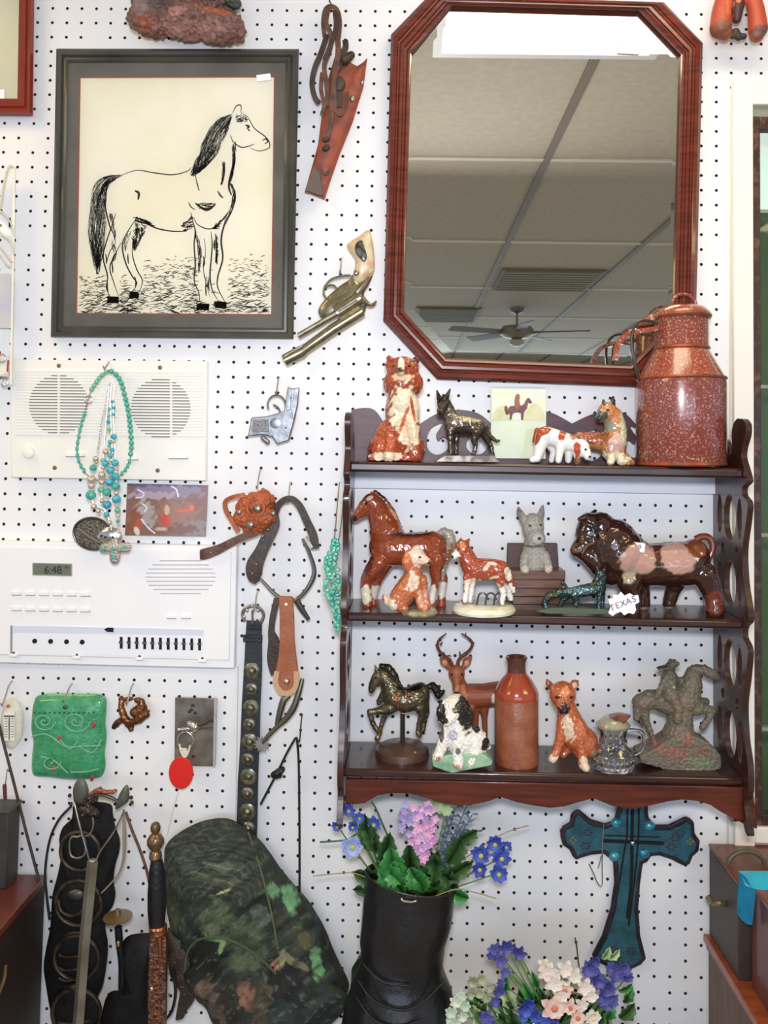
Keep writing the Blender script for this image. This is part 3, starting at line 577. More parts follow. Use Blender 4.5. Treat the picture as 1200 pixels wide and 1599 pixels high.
f = F(1064, 724, 2.7); t = thing('enamel_milk_can', 'large speckled rust-red enamel milk can with lid at right end of top shelf', 'can', f)
M_en = mat('speckled_enamel', '843E34', .24, c2='B98A7E', scale=330, lo=.52, hi=.68, coat=.6, c3='EBD8D0', detail=2)
M_en2 = mat('speckled_enamel_shoulder', '96452E', .2, c2='CFA08C', scale=330, lo=.54, hi=.7, coat=.7, detail=2)
M_rim = mat('worn_rim', '6A4A38', .4, metal=.3, c2='A5452C', scale=60)
B().lathe([(66, 727), (68, 724), (68, 600), (67, 592)], 1064, 0, 56).make('body', M_en, f, t)
B().lathe([(68, 593), (64, 586), (43, 548), (41, 545)], 1064, 0, 56).make('shoulder', M_en2, f, t)
B().lathe([(41, 547), (42.5, 543), (41, 540), (41, 494), (40, 492)], 1065, 0, 48).make('neck', M_en, f, t)
B().lathe([(68, 594), (69.5, 592), (68, 589.5)], 1064, 0, 56).make('rim', M_rim, f, t)
for pr_, cx_ in (([(42, 546), (43.6, 544), (42, 541)], 1065), ([(43, 497), (45, 493), (43, 490)], 1066), ([(67, 727), (69, 725), (68, 721)], 1064)): B().lathe(pr_, cx_, 0, 56).make('rim', M_rim, f, t)
lid_ = B().lathe([(44, 492), (43, 488), (34, 479), (20, 475), (1, 474)], 1066, 0, 48).make('lid', M_en2, f, t)
B().tube(curve([(1048, 477, 3), (1050, 467, 3), (1058, 459, 3), (1068, 457, 3), (1079, 461, 3), (1086, 469, 3), (1087, 479, 3)], 5), 2.2).make('lid_handle', M_en2, f, lid_)
B().tube(curve([(1022, 506, 16), (1008, 502, 20), (994, 503, 24), (984, 512, 26), (979, 530, 27), (981, 555, 26), (987, 578, 22), (994, 594, 16)], 5), 2.3).tube(curve([(1022, 516, -8), (1012, 522, -4), (990, 520, 4), (986, 540, 10), (990, 565, 10), (998, 585, 4)], 5), 1.6).make('bail_wire', M_dwire, f, t)
B().band(curve([(1024, 492, 10), (1013, 494, 12), (1006, 502, 14)], 4), 3, 4).band(curve([(1024, 513, 12), (1008, 516, 14), (986, 520, 18), (968, 527, 20), (958, 543, 22), (955, 565, 22)], 5), 3.6, 6).make('side_handle', M_en2, f, t)

# ================================================================== FIGURINES, MIDDLE SHELF
f = F(625, 950, 2.5); t = thing('horse_figurine', 'glossy chestnut walking horse with pale stockings and grey tail, left of middle shelf', 'figurine', f)
b = B().cap([(555, 806, 0, 7.5), (562, 800, 0, 9.5), (573, 789, 0, 13), (581, 783, 0, 15)]).ell(579, 793, 0, 14, 14, 10).cap([(585, 786, 0, 15), (595, 808, 0, 20), (603, 830, 0, 27)]).ell(606, 854, 0, 30, 30, 24).cap([(612, 857, 0, 27), (640, 857, 0, 26), (665, 855, 0, 26)]).ell(676, 856, 0, 23, 28, 23)
b.cap([(578, 775, 5, 4), (581, 767, 6, 1.5)]).cap([(586, 775, -4, 4), (587, 768, -5, 1.5)]).cap([(593, 876, 12, 16), (580, 892, 14, 12), (573, 904, 14, 9.5), (573, 922, 14, 8.5), (575, 942, 14, 8)]).cap([(600, 880, -12, 15), (590, 903, -13, 9.5), (585, 918, -13, 8), (582, 938, -13, 7)])
b.cap([(681, 872, 12, 17), (680, 890, 13, 10), (682, 903, 13, 7.5), (676, 922, 13, 5.5), (673, 940, 13, 6)]).cap([(682, 870, -12, 17), (686, 892, -13, 10), (694, 905, -13, 7), (691, 925, -13, 5.5), (690, 942, -13, 7)])
blob('body', b, M_glaze, f, t, 1.25, 4, paint('8F3A20', [('6A2614', 575, 870, 9, 30), ('5A2416', 640, 832, 34, 4), ('3A2018', 553, 808, 5, 5), ('E6DCC0', 572, 926, 9, 15), ('E0D6BC', 588, 925, 9, 12), ('E8E2D2', 674, 925, 8, 16), ('E8DED0', 691, 922, 8, 15), ('D8C8A8', 578, 776, 6, 3, -30), ('1A100C', 572, 784, 2.5, 2)], amp=.25), rough=.5, rs=.15)
b = B().cap([(586, 768, 0, 4), (600, 780, 0, 5), (612, 798, 0, 6), (622, 822, 0, 6), (628, 832, 0, 4)]); blob('mane', b, M_glaze, f, t, 1.1, 2, paint('7A4028', [('C08058', 615, 806, 5, 14, -25), ('4A2418', 595, 774, 10, 5, 40)]), rough=.8, rs=.5)
b = B().cap([(686, 834, 0, 5), (694, 829, 0, 6), (702, 834, 0, 8), (705, 846, 0, 8.5), (700, 864, 0, 7), (693, 884, -2, 6), (690, 905, -4, 4)]); blob('tail', b, M_glaze, f, t, 1.1, 2, paint('A59A88', [('8A5A44', 700, 866, 4, 20, 20)]), rough=1.0, rs=.5)
for x, y, z in ((574, 946, 14), (583, 943, -13), (673, 945, 13), (690, 944, -13)): B().lathe([(8, y+5), (6.5, y-5)], x, z, 16).make('hoof', mat('orange_hoof', 'A8452A', .2, coat=.6), f, t)

f = F(642, 956, 4.3); t = thing('puppy_figurine', 'small salmon and cream seated puppy figurine in front of the chestnut horse', 'figurine', f)
b = B().ell(648, 870, 0, 17, 17, 15).cap([(658, 872, 6, 10), (667, 876, 9, 7)]).cap([(637, 864, 7, 6), (635, 876, 9, 8), (637, 886, 8, 6)]).cap([(648, 885, 0, 12), (645, 902, 0, 15), (636, 920, 0, 19), (626, 934, 0, 18)]).cap([(648, 905, 10, 9), (653, 925, 12, 7), (658, 944, 14, 6.5), (664, 947, 15, 5)]).cap([(660, 905, 0, 8), (663, 925, 0, 6), (668, 945, 2, 5.5)]).cap([(618, 940, 8, 12), (632, 948, 12, 6)]).cap([(606, 940, 0, 6), (600, 932, 0, 4)]).ell(650, 855, 4, 8, 5, 7)
blob('body', b, M_glaze, f, t, 1.0, 3, paint('B8603E', [('EBCDB4', 654, 866, 17, 15), ('C8683E', 638, 876, 7, 11), ('EACBB0', 646, 905, 8, 14), ('F0DCCA', 610, 942, 10, 9), ('DE9A78', 660, 935, 8, 16), ('1A1412', 670, 877, 2.6, 2.4), ('1A1412', 656, 868, 2, 1.8), ('E8C8A8', 605, 936, 6, 8)]), rough=.7)
B().lathe([(27, 958), (29, 955), (26, 950)], 655, 6, 28).make('grassy_base', mat('olive_base', '6C7256', .4, c2='A89A7C', scale=60, coat=.4), f, t)

f = F(756, 955, 3.9); t = thing('collie_on_base_figurine', 'red-brown and white standing collie pup on an oval white base, middle shelf', 'figurine', f)
b = B().ell(722, 856, 2, 12, 14, 11).cap([(716, 862, 6, 8), (710, 867, 9, 5.5)]).cap([(718, 846, 5, 4), (720, 840, 5, 1.5)]).cap([(729, 848, -2, 4.5), (733, 841, -3, 1.5)]).cap([(727, 863, 0, 12), (734, 880, 0, 15), (742, 890, 0, 17)]).cap([(742, 889, 0, 18), (762, 889, 0, 17), (780, 890, 0, 16)]).cap([(730, 900, 8, 7), (728, 920, 9, 4.5), (725, 938, 10, 4.5)]).cap([(740, 900, -8, 7), (737, 920, -8, 4.5), (735, 938, -8, 4.5)]).cap([(780, 898, 9, 9), (783, 915, 10, 5.5), (786, 926, 10, 4), (783, 939, 11, 4)]).cap([(786, 896, -7, 8), (795, 918, -8, 5), (799, 936, -8, 4)]).cap([(789, 886, 0, 7), (796, 905, 0, 6), (803, 924, 0, 3)])
blob('body', b, M_glaze, f, t, 1.0, 3, paint('A03C1E', [('F2ECE6', 712, 866, 7, 8), ('F0EAE2', 740, 925, 20, 22), ('F2ECE4', 790, 928, 18, 18), ('F0E0D0', 793, 895, 6, 12, -15), ('EED8C6', 733, 908, 9, 8), ('E0B8A0', 758, 884, 3, 7, 40), ('E8C8B0', 768, 878, 8, 2.5, 10), ('E8C8B0', 770, 900, 8, 2.5, -20), ('1A1412', 706, 868, 2.2, 2.2), ('1A1412', 716, 856, 1.6, 1.5), ('C87850', 722, 850, 5, 6), ('F0E0D0', 758, 912, 22, 5)]), rough=.9, rs=.35)
B().lathe([(49, 955), (50, 951), (47, 946), (44, 944)], 756, 0, 40).make('oval_base', mat('cream_glaze', 'F2EEDC', .2, coat=.6, c2='DDE0C0', scale=40), f, t)
b = B()
for q in range(3): b.tube(curve([(745+q*13, 944, 4), (748+q*13, 928, 4+q), (757+q*13, 926, 5), (763+q*12, 936, 4)], 4), 1.6)
b.make('dark_leaves', mat('leaf_dark', '3E463E', .3, coat=.5), f, t)

f = F(836, 950, 2.2); t = thing('terrier_bookend', 'grey terrier bust rising out of a brown crate on the middle shelf', 'figurine', f)
M_crate = mat('crate_brown', '5E3A2C', .4, c2='74503E', scale=26, stretch=(1, 1, 5), coat=.3)
b = B().ext([(795, 850), (874, 850), (876, 890), (794, 890)], -26, -16); b.make('crate_back', mat('crate_dark', '45302C', .5, c2='5A3E36', scale=30, stretch=(8, 1, 1)), f, t, bevel=1)
b = B().ext([(792, 888), (880, 888), (879, 902), (795, 902)], -24, 22); b.make('crate_ledge', M_crate, f, t, bevel=1.5)
b = B().ext([(797, 902), (877, 902), (874, 952), (800, 952)], -24, 17); cf_ = b.make('crate_front', M_crate, f, t, bevel=1)
b = B()
for y in (915, 928, 940): b.box(799, 876, y, y+1.2, 16.8, 17.6)
b.make('crate_groove', M_dark, f, cf_)
b = B().ell(832, 822, 4, 17, 22, 13).ell(835, 838, 12, 15, 14, 13).cap([(819, 812, 2, 7), (812, 800, 2, 5), (810, 792, 2, 2)]).cap([(843, 811, 0, 6), (846, 800, 0, 5), (848, 789, 0, 2)]).cap([(833, 845, 2, 14), (834, 862, 2, 18), (834, 880, 0, 21)]).cap([(820, 866, 12, 8), (816, 880, 18, 6.5), (817, 887, 24, 6.5)]).cap([(849, 866, 12, 8), (853, 880, 18, 6.5), (853, 886, 24, 6.5)]).cap([(828, 847, 16, 5), (832, 852, 16, 4)])
blob('terrier', b, M_matte, f, t, 1.1, 2, paint('A39C92', [('C8B8A8', 816, 886, 8, 6), ('C8B4A4', 853, 885, 8, 6), ('7C766E', 811, 800, 4, 9, -15), ('857E76', 847, 799, 4, 9, 10), ('B8B2A8', 838, 838, 9, 8), ('26201E', 839, 838, 3, 2.5), ('2A2422', 826, 819, 2.2, 2), ('2A2422', 843, 818, 2.2, 2), ('6A645C', 833, 851, 17, 2)], mott=.12), rough=1.0, rs=.6)

f = F(900, 953, 4.3); t = thing('small_shepherd_figurine', 'small mottled teal shepherd dog on a thin green slab in front of the bull', 'figurine', f)
b = B().ell(938, 898, 2, 8, 8, 6).cap([(934, 900, 5, 5), (930, 904, 8, 3.5)]).cap([(934, 892, 3, 3), (932, 884, 3, 1)]).cap([(943, 892, 0, 3), (946, 885, 0, 1)]).cap([(940, 903, 0, 8), (936, 915, 0, 10)]).cap([(936, 918, 0, 11), (918, 921, 0, 9.5), (898, 925, 0, 9)]).cap([(936, 925, 5, 5), (935, 940, 6, 3.4), (933, 951, 7, 3)]).cap([(942, 925, -4, 4.5), (942, 950, -4, 3)]).cap([(896, 928, 5, 7.5), (900, 938, 6, 4), (897, 951, 7, 3)]).cap([(890, 928, -4, 7), (880, 938, -5, 4.5), (874, 951, -6, 3.2)]).cap([(890, 924, 0, 7), (872, 926, 0, 7), (858, 930, 0, 6), (850, 940, 0, 4), (853, 950, 2, 3.5)]).cap([(884, 915, -2, 3), (878, 908, -2, 2)])
blob('body', b, M_bronze, f, t, .85, 2, paint('3F5450', [('5E7C86', 905, 922, 22, 6), ('6A5A38', 862, 932, 9, 5), ('35484A', 938, 915, 8, 10), ('587A88', 860, 945, 8, 6), ('7A6A44', 926, 908, 5, 4), ('4E6A80', 938, 945, 5, 8)], mott=.3), rough=.7, rs=.5)
B().ext([(836, 952), (860, 947), (944, 949), (958, 955), (940, 957), (850, 956)], -8, 12).make('base', mat('green_slab', '4E5A44', .5), f, t, bevel=.6)

f = F(1005, 952, 3.0); t = thing('bull_figurine', 'large dark brown glazed bull with a pink saddle blanket and curled tail', 'figurine', f)
b = B().ell(920, 834, 0, 22, 30, 19).cap([(914, 846, 4, 17), (905, 854, 6, 14), (901, 857, 8, 12)]).cap([(908, 862, 6, 11), (922, 868, 4, 16), (940, 880, 2, 22)]).ell(920, 812, 0, 17, 13, 17).cap([(938, 822, 0, 24), (958, 848, 0, 40), (966, 862, 0, 43)]).ell(955, 880, 0, 30, 34, 28).cap([(975, 868, 0, 38), (1010, 882, 0, 33), (1050, 880, 0, 35), (1072, 880, 0, 35)]).ell(1085, 872, 0, 24, 32, 28)
b.cap([(910, 806, 14, 5), (900, 808, 20, 3)]).cap([(926, 804, -12, 5), (934, 798, -18, 3)]).cap([(978, 905, 18, 20), (980, 922, 20, 14), (983, 938, 22, 12), (981, 950, 24, 13)]).cap([(1002, 905, -16, 18), (1008, 925, -18, 13), (1010, 946, -18, 11)]).cap([(1062, 905, -14, 18), (1056, 925, -16, 12), (1050, 945, -16, 10)]).cap([(1095, 895, 16, 20), (1103, 915, 18, 16), (1109, 932, 19, 14), (1109, 950, 21, 15)])
blob('body', b, M_glaze, f, t, 1.5, 4, paint('3C1E16', [('C49486', 988, 868, 30, 24, -8, 5), ('A89878', 975, 893, 9, 14, 30, 5), ('C49486', 1050, 868, 27, 23, 8, 5), ('7A3C26', 1083, 852, 16, 14), ('A8907A', 981, 960, 14, 5), ('A8907A', 1010, 955, 12, 5), ('A8907A', 1050, 954, 12, 5), ('6A2E1E', 1108, 935, 18, 18), ('6A4434', 895, 855, 5, 6), ('24120E', 925, 820, 12, 16), ('1A0E0A', 908, 828, 3, 2.5), ('14100C', 896, 852, 2, 2), ('5A2A1C', 1020, 860, 5, 14)], amp=.12), rough=.35, rs=.2)
b = B().tube(curve([(1086, 842, 2, 6), (1096, 837, 4, 5.5), (1106, 839, 6, 5.5), (1111, 850, 8, 5), (1108, 864, 9, 4.5), (1102, 876, 10, 4), (1097, 885, 12, 5)], 5), 5, n=12); b.make('tail', mat('bull_glaze', '7A3C26', .15, coat=.8), f, t)
b = B().tube(curve([(905, 862, 20), (912, 850, 20), (920, 846, 19), (932, 838, 16), (938, 828, 14)], 4), 1.4).tube(curve([(932, 820, 20), (944, 850, 24), (958, 868, 33), (968, 885, 33)], 4), 1.2); b.make('halter', mat('halter_tan', '7E5A48', .25, coat=.6), f, t)
b = B().rbox(987, 850, 34, 11, 7, .5, 8); pl_ = b.make('price_label', M_white, f, t); text('69', 11, 987, 850, 34.8, f, M_ink, pl_, rot=8)

f = F(973, 958, 4.9); t = thing('state_magnet', 'white state-shaped tag lettered TEXAS leaning at the bull front hooves', 'tag', f)
tx = [(950, 936), (958, 934), (957, 928), (966, 929), (970, 924), (976, 930), (984, 926), (990, 930), (997, 929), (999, 940), (992, 944), (994, 952), (990, 959), (982, 957), (975, 961), (970, 955), (962, 958), (957, 962), (950, 957), (954, 948)]
B().ext(tx, -1, 1.4).make('tag', M_white, f, t, bevel=.5); tg_ = bpy.data.objects[list(WO)[-1]]
for i, c in enumerate('TEXAS'): text(c, 14, 956+i*8.5, 949-i*3.4, 1.9, f, mat('magenta_ink' if i % 2 else 'blue_ink', 'A03868' if i % 2 else '3A4A78', .5), tg_, rot=-18)

# ================================================================== FIGURINES, BOTTOM SHELF
f = F(628, 1182, 2.4); t = thing('carousel_horse', 'bronze prancing carousel horse on a pole and round base, bottom shelf left', 'figurine', f)
b = B().cap([(580, 1077, 0, 5), (583, 1068, 0, 7), (590, 1056, 0, 9), (596, 1052, 0, 10)]).cap([(598, 1052, 0, 11), (606, 1064, 0, 14), (613, 1078, 0, 18)]).cap([(616, 1088, 0, 19), (635, 1093, 0, 19), (652, 1087, 0, 20)]).ell(657, 1082, 0, 15, 17, 15).cap([(588, 1045, 4, 3), (586, 1037, 4, 1.4)]).cap([(594, 1045, -4, 3), (593, 1038, -4, 1.4)])
b.cap([(610, 1102, 8, 10), (595, 1106, 10, 6), (578, 1108, 11, 4.5), (582, 1124, 11, 4), (590, 1137, 11, 4)]).cap([(616, 1105, -8, 9), (602, 1116, -9, 5.5), (597, 1130, -9, 4), (592, 1150, -9, 3.6), (589, 1156, -9, 4.5)]).cap([(656, 1100, 8, 11), (660, 1114, 9, 6), (655, 1126, 9, 4), (653, 1140, 9, 4), (655, 1144, 9, 4.5)]).cap([(661, 1098, -8, 10), (667, 1114, -9, 5), (663, 1130, -9, 4), (661, 1143, -9, 4)]).cap([(598, 1085, 2, 6), (592, 1096, 2, 4)])
blob('body', b, M_bronze, f, t, .95, 2, paint('6A6048', [('8A7C60', 590, 1060, 8, 14), ('857050', 595, 1140, 10, 20), ('6E6250', 628, 1092, 22, 6), ('8A4A38', 620, 1084, 4, 6), ('2E2820', 640, 1070, 20, 5), ('1A1612', 587, 1056, 1.6, 1.6), ('8A7A50', 658, 1140, 8, 10)], mott=.2), rough=.5, rs=.3)
b = B().cap([(596, 1039, 0, 4), (606, 1042, 0, 6), (616, 1054, 0, 6), (621, 1070, 0, 6), (622, 1078, 0, 4)]); blob('mane', b, M_bronze, f, t, 1, 2, paint('3A3428', []), rough=.8, rs=.6)
b = B().cap([(667, 1073, 0, 4), (676, 1070, 0, 5.5), (682, 1077, 0, 6), (685, 1086, 0, 5), (693, 1079, 0, 3)]); blob('tail', b, M_bronze, f, t, 1, 2, paint('353024', []), rough=.8, rs=.6)
b = B().tube(curve([(618, 1072, 13), (622, 1085, 18), (622, 1100, 17)], 3), 1.2).tube(curve([(634, 1074, 13), (636, 1088, 18), (634, 1102, 17)], 3), 1.2).tube([(601, 1108, 8), (640, 1112, 10)], .6); b.make('saddle_trim', mat('reddish_trim', '8C5A42', .35, metal=.5), f, t)
B().tube([(629, 1104, 0), (629, 1164, 0)], 3.6, n=12).make('pole', mat('pole_dark', '3E3830', .4, metal=.6), f, t)
rb_ = B().lathe([(42, 1186), (43, 1180), (41, 1168), (34, 1163), (10, 1160), (4, 1158)], 628, 0, 40).make('round_base', mat('base_walnut', '4A342A', .4, c2='5E4436', scale=20, coat=.2), f, t, sharp=30)
B().rbox(638, 1166, 24, 12, 2, 6, -2).make('label_strip', mat('brass_label', 'C9C2A0', .5), f, rb_)

f = F(755, 1160, 1.3); t = thing('deer_figurine', 'slender tan buck deer with tall branching antlers behind the black and white spaniel', 'figurine', f)
b = B().ell(713, 1050, 4, 13, 14, 10).cap([(713, 1058, 8, 9), (713, 1068, 13, 6), (713, 1075, 15, 5)]).cap([(700, 1040, 2, 4), (694, 1032, 2, 7), (689, 1027, 2, 3)]).cap([(725, 1040, 2, 4), (729, 1033, 0, 7), (735, 1026, 0, 3)]).cap([(716, 1062, 0, 10), (720, 1076, -4, 13), (730, 1090, -6, 18)]).cap([(734, 1088, -6, 19), (758, 1087, -6, 18), (782, 1084, -6, 19)]).cap([(736, 1102, 4, 8), (735, 1130, 5, 4), (735, 1157, 5, 4)]).cap([(757, 1104, -10, 9), (758, 1125, -10, 4.5), (759, 1157, -10, 4)]).cap([(783, 1100, -4, 11), (790, 1130, -4, 4.5), (788, 1157, -4, 4)]).cap([(742, 1104, -12, 8), (744, 1157, -12, 4)])
blob('body', b, M_matte, f, t, 1.0, 3, paint('93492F', [('B8704E', 718, 1080, 10, 14), ('C08A70', 729, 1034, 4, 5), ('C08A70', 694, 1033, 4, 5), ('2A1A14', 713, 1077, 4, 3), ('1A100C', 705, 1050, 2, 2), ('1A100C', 721, 1050, 2, 2), ('7A3A28', 770, 1072, 30, 5), ('E8DCCC', 770, 1088, 3, 8)]))
b = B()
for pts in ([(706, 1038, 2, 3), (703, 1030, 2, 2.6), (696, 1024, 2, 2.5), (687, 1016, 3, 2.4), (683, 1006, 4, 2.2), (686, 996, 4, 1.9), (697, 987, 4, 1)], [(715, 1038, 2, 3), (716, 1030, 2, 2.6), (722, 1023, 2, 2.5), (733, 1014, 3, 2.4), (738, 1003, 4, 2.2), (731, 994, 4, 1.9), (720, 987, 4, 1)], [(698, 1025, 2, 2), (701, 1022, 3, 1), (704, 1023, 6, .8)], [(687, 1005, 4, 1.8), (691, 1000, 5, .8)], [(683, 1010, 4, 1.5), (680, 1004, 4, .8)], [(719, 1026, 2, 2), (718, 1016, 3, .9)], [(736, 1008, 4, 1.6), (741, 1001, 4, .8)], [(733, 997, 4, 1.5), (727, 989, 4, 1), (728, 986, 4, .8)], [(694, 1024, 3, 1.8), (693, 1016, 5, .8)], [(724, 1022, 3, 1.8), (730, 1020, 5, .8)]): b.tube(curve(pts, 3), n=8)
b.make('antlers', mat('antler', '5E3022', .5), f, t)

f = F(722, 1192, 4.2); t = thing('cocker_spaniel_figurine', 'black and white cocker spaniel figurine seated on a green plinth', 'figurine', f)
b = B().ell(711, 1106, 4, 22, 24, 19).cap([(703, 1114, 16, 11), (697, 1118, 23, 8)]).cap([(724, 1096, 2, 7), (729, 1112, 4, 10), (729, 1128, 4, 8)]).cap([(692, 1096, 4, 5), (689, 1110, 6, 8), (688, 1122, 6, 5)]).cap([(712, 1125, 2, 19), (712, 1145, 2, 23), (722, 1156, 0, 26)]).ell(740, 1160, 0, 22, 26, 22).cap([(695, 1145, 14, 10), (690, 1160, 17, 8), (683, 1175, 20, 7.5)]).cap([(716, 1150, 18, 10), (714, 1170, 22, 8), (715, 1184, 26, 8)]).cap([(742, 1172, 14, 12), (734, 1182, 20, 8)]).cap([(757, 1158, -2, 7), (762, 1166, -2, 5)])
blob('body', b, M_glaze, f, t, 1.15, 3, paint('EFEAE2', [('1E1816', 728, 1106, 14, 30, 0), ('1E1816', 720, 1098, 10, 14), ('1E1816', 688, 1108, 7, 18), ('F0E4D0', 706, 1092, 4, 14, 8), ('1A1412', 694, 1116, 5, 4.5), ('14100E', 710, 1104, 3, 2.4), ('8A6A44', 709, 1101, 4, 3), ('1E1816', 743, 1133, 6, 9, -25), ('1E1816', 758, 1158, 7, 10), ('6A6A5A', 714, 1163, 4, 5), ('C88868', 712, 1186, 5, 4), ('5A544C', 689, 1140, 4, 12), ('B8B4C8', 706, 1140, 8, 8), ('A86A50', 684, 1176, 4, 4)], amp=.22), rough=1.3, rs=.42)
B().ext([(674, 1178), (700, 1170), (752, 1168), (768, 1178), (766, 1186), (705, 1198), (676, 1188)], -22, 26).make('green_plinth', mat('mint_glaze', '6F9C7E', .3, c2='9CC0A0', scale=50, coat=.5), f, t, bevel=2)

f = F(807, 1190, 3.2); t = thing('stoneware_bottle', 'tall rust-brown stoneware bottle with short dark neck, bottom shelf centre', 'bottle', f)
B().lathe([(31, 1193), (34, 1190), (34, 1086), (32, 1079)], 807, 0, 48).make('body', mat('salt_glaze', '8A4A30', .4, c2='9C6244', scale=40, lo=.4, hi=.7, bump=.3, bscale=180, coat=.2), f, t)
B().lathe([(34, 1088), (34.5, 1082), (32, 1074), (24, 1060), (17, 1052), (15, 1048)], 807, 0, 48).make('shoulder', mat('orange_glaze', 'A0442A', .2, coat=.6), f, t)
B().lathe([(15, 1050), (14.5, 1042), (15, 1032), (17.5, 1026), (16, 1024), (12, 1025), (11, 1040)], 807, 0, 36).make('neck', mat('dark_neck', '4E2C22', .3, coat=.4, c2='5E382C', scale=40), f, t)

f = F(885, 1188, 3.6); t = thing('boxer_puppy_figurine', 'glossy orange sitting puppy with black muzzle beside the stoneware bottle', 'figurine', f)
b = B().ell(879, 1083, 2, 21, 21, 17).cap([(877, 1095, 12, 12), (877, 1101, 18, 9)]).cap([(864, 1075, 4, 6), (857, 1066, 4, 5), (854, 1060, 4, 2)]).cap([(892, 1074, 0, 6), (898, 1067, 0, 6.5), (902, 1064, 0, 3)]).cap([(885, 1103, 0, 15), (890, 1125, 0, 20), (900, 1148, 0, 24)]).ell(912, 1160, 0, 23, 26, 22).cap([(878, 1125, 10, 10), (873, 1148, 14, 8), (868, 1166, 16, 7), (860, 1178, 20, 6.5)]).cap([(901, 1140, 14, 10), (905, 1165, 18, 8), (907, 1185, 22, 7.5), (910, 1189, 27, 6.5)]).cap([(890, 1168, -4, 8), (880, 1180, 0, 5)]).cap([(930, 1170, -4, 6), (938, 1174, -4, 4)])
blob('body', b, M_glaze, f, t, 1.15, 3, paint('B2552F', [('DDBFA0', 885, 1132, 8, 20, -5), ('14100F', 877, 1103, 11, 5.5), ('2A1612', 877, 1094, 5, 5), ('E8C8A8', 862, 1178, 12, 7), ('E6C8A8', 908, 1184, 9, 11), ('D88058', 880, 1075, 7, 7), ('3A1A14', 868, 1084, 4, 2.4, -15), ('3A1A14', 890, 1084, 4, 2.4, 15), ('E8B898', 897, 1068, 3.5, 5), ('D07050', 905, 1130, 4, 14, -20), ('7A2A18', 858, 1068, 3.5, 5), ('E0B090', 930, 1172, 8, 8)]), rough=.6)

f = F(960, 1196, 4.3); t = thing('glass_creamer', 'clear pressed glass creamer with a dark spout and handle, bottom shelf', 'jug', f)
M_glass = mat('clear_glass', 'FFFFFF', .03, trans=1)
B().lathe([(30, 1198), (32, 1192), (33, 1182), (28, 1172), (21, 1163), (19, 1152), (20, 1142), (25, 1134), (27, 1131), (25, 1131), (22, 1136), (17, 1144), (16, 1154), (18, 1164), (25, 1174), (29, 1182), (28, 1190), (4, 1192)], 958, 0, 40).make('body', M_glass, f, t)
B().tube(curve([(975, 1140, 0), (988, 1140, 0), (1002, 1143, 0), (1006, 1155, 0), (1002, 1170, 0), (990, 1178, 0)], 5), 3.2, n=10).make('handle', M_glass, f, t)
b = B()
for r, y, n in ((31.5, 1190, 22), (32, 1180, 22), (20, 1158, 12)):
    for i in range(n): a = 2*math.pi*i/n; b.ell(958+r*math.cos(a), y, r*math.sin(a), 2.6, 4, 2.6, n=8, m=6)
b.make('pressed_pattern', M_glass, f, t)
B().lathe([(26, 1133), (22, 1126), (14, 1119), (3, 1117)], 958, 0, 30).make('lid', mat('lid_grey_glass', 'C9C2A8', .15, trans=.5, coat=.5), f, t)
B().ext([(949, 1113), (966, 1110), (983, 1113), (968, 1129), (963, 1129)], 4, 16).make('spout', mat('dark_red_spout', '5A2A22', .3, coat=.4, c2='7E4A38', scale=90), f, t, bevel=1.5)

f = F(1053, 1190, 3.0); t = thing('bucking_rider_bookend', 'weathered grey-brown bookend of a cowboy riding a bucking horse', 'bookend', f)
b = B().cap([(992, 1118, 10, 5), (993, 1108, 9, 7), (998, 1096, 7, 11)]).cap([(1000, 1095, 6, 14), (1015, 1090, 4, 15), (1032, 1092, 2, 15)]).cap([(1035, 1095, 0, 17), (1053, 1098, 0, 20), (1072, 1090, 0, 22)]).cap([(1072, 1088, 0, 22), (1080, 1068, 0, 17), (1083, 1052, 0, 12)]).cap([(1085, 1045, 0, 8), (1100, 1045, 0, 8), (1113, 1052, 2, 8), (1119, 1056, 2, 5)])
b.cap([(1086, 1102, 6, 13), (1098, 1104, 8, 8), (1108, 1107, 9, 7), (1103, 1120, 10, 5), (1094, 1132, 10, 5)]).cap([(1084, 1100, -8, 11), (1106, 1098, -9, 6)]).cap([(1003, 1105, 8, 8), (1008, 1125, 8, 5), (1015, 1142, 8, 4), (1020, 1158, 8, 4)]).cap([(1000, 1108, -4, 6), (1004, 1130, -4, 4)])
b.cap([(1043, 1053, 10, 12), (1042, 1066, 12, 12), (1044, 1080, 12, 14)]).ell(1043, 1040, 10, 8, 9, 8).ext([(1024, 1040), (1045, 1034), (1057, 1029), (1056, 1034), (1040, 1042), (1026, 1043)], 2, 18).ell(1048, 1032, 10, 8, 6, 8).cap([(1036, 1055, 14, 6), (1028, 1068, 18, 5), (1020, 1082, 18, 4)]).cap([(1050, 1060, 4, 6), (1066, 1062, 0, 5)]).cap([(1046, 1082, 18, 9), (1054, 1100, 20, 7), (1052, 1118, 20, 6)])
b.cap([(1062, 1105, 0, 20), (1062, 1130, 0, 20), (1060, 1150, 0, 26)]).ext([(1010, 1165), (1035, 1150), (1050, 1140), (1080, 1142), (1100, 1152), (1118, 1172), (1118, 1190), (1092, 1205), (1050, 1198), (995, 1182), (994, 1172)], -20, 24)
blob('sculpture', b, M_matte, f, t, 1.3, 2, paint('6E6452', [('8A5A48', 1040, 1165, 26, 8, 15), ('8C5C4C', 1068, 1148, 8, 14), ('5A5A44', 1045, 1055, 14, 20), ('6E7A58', 1085, 1182, 18, 8), ('4A4438', 1043, 1036, 20, 7), ('7A6A54', 1060, 1100, 18, 18), ('B8B4A0', 1046, 1066, 2, 2), ('8E8A78', 1070, 1195, 20, 4), ('7E4A3E', 1090, 1165, 10, 4)], mott=.22), rough=1.0, rs=.3)
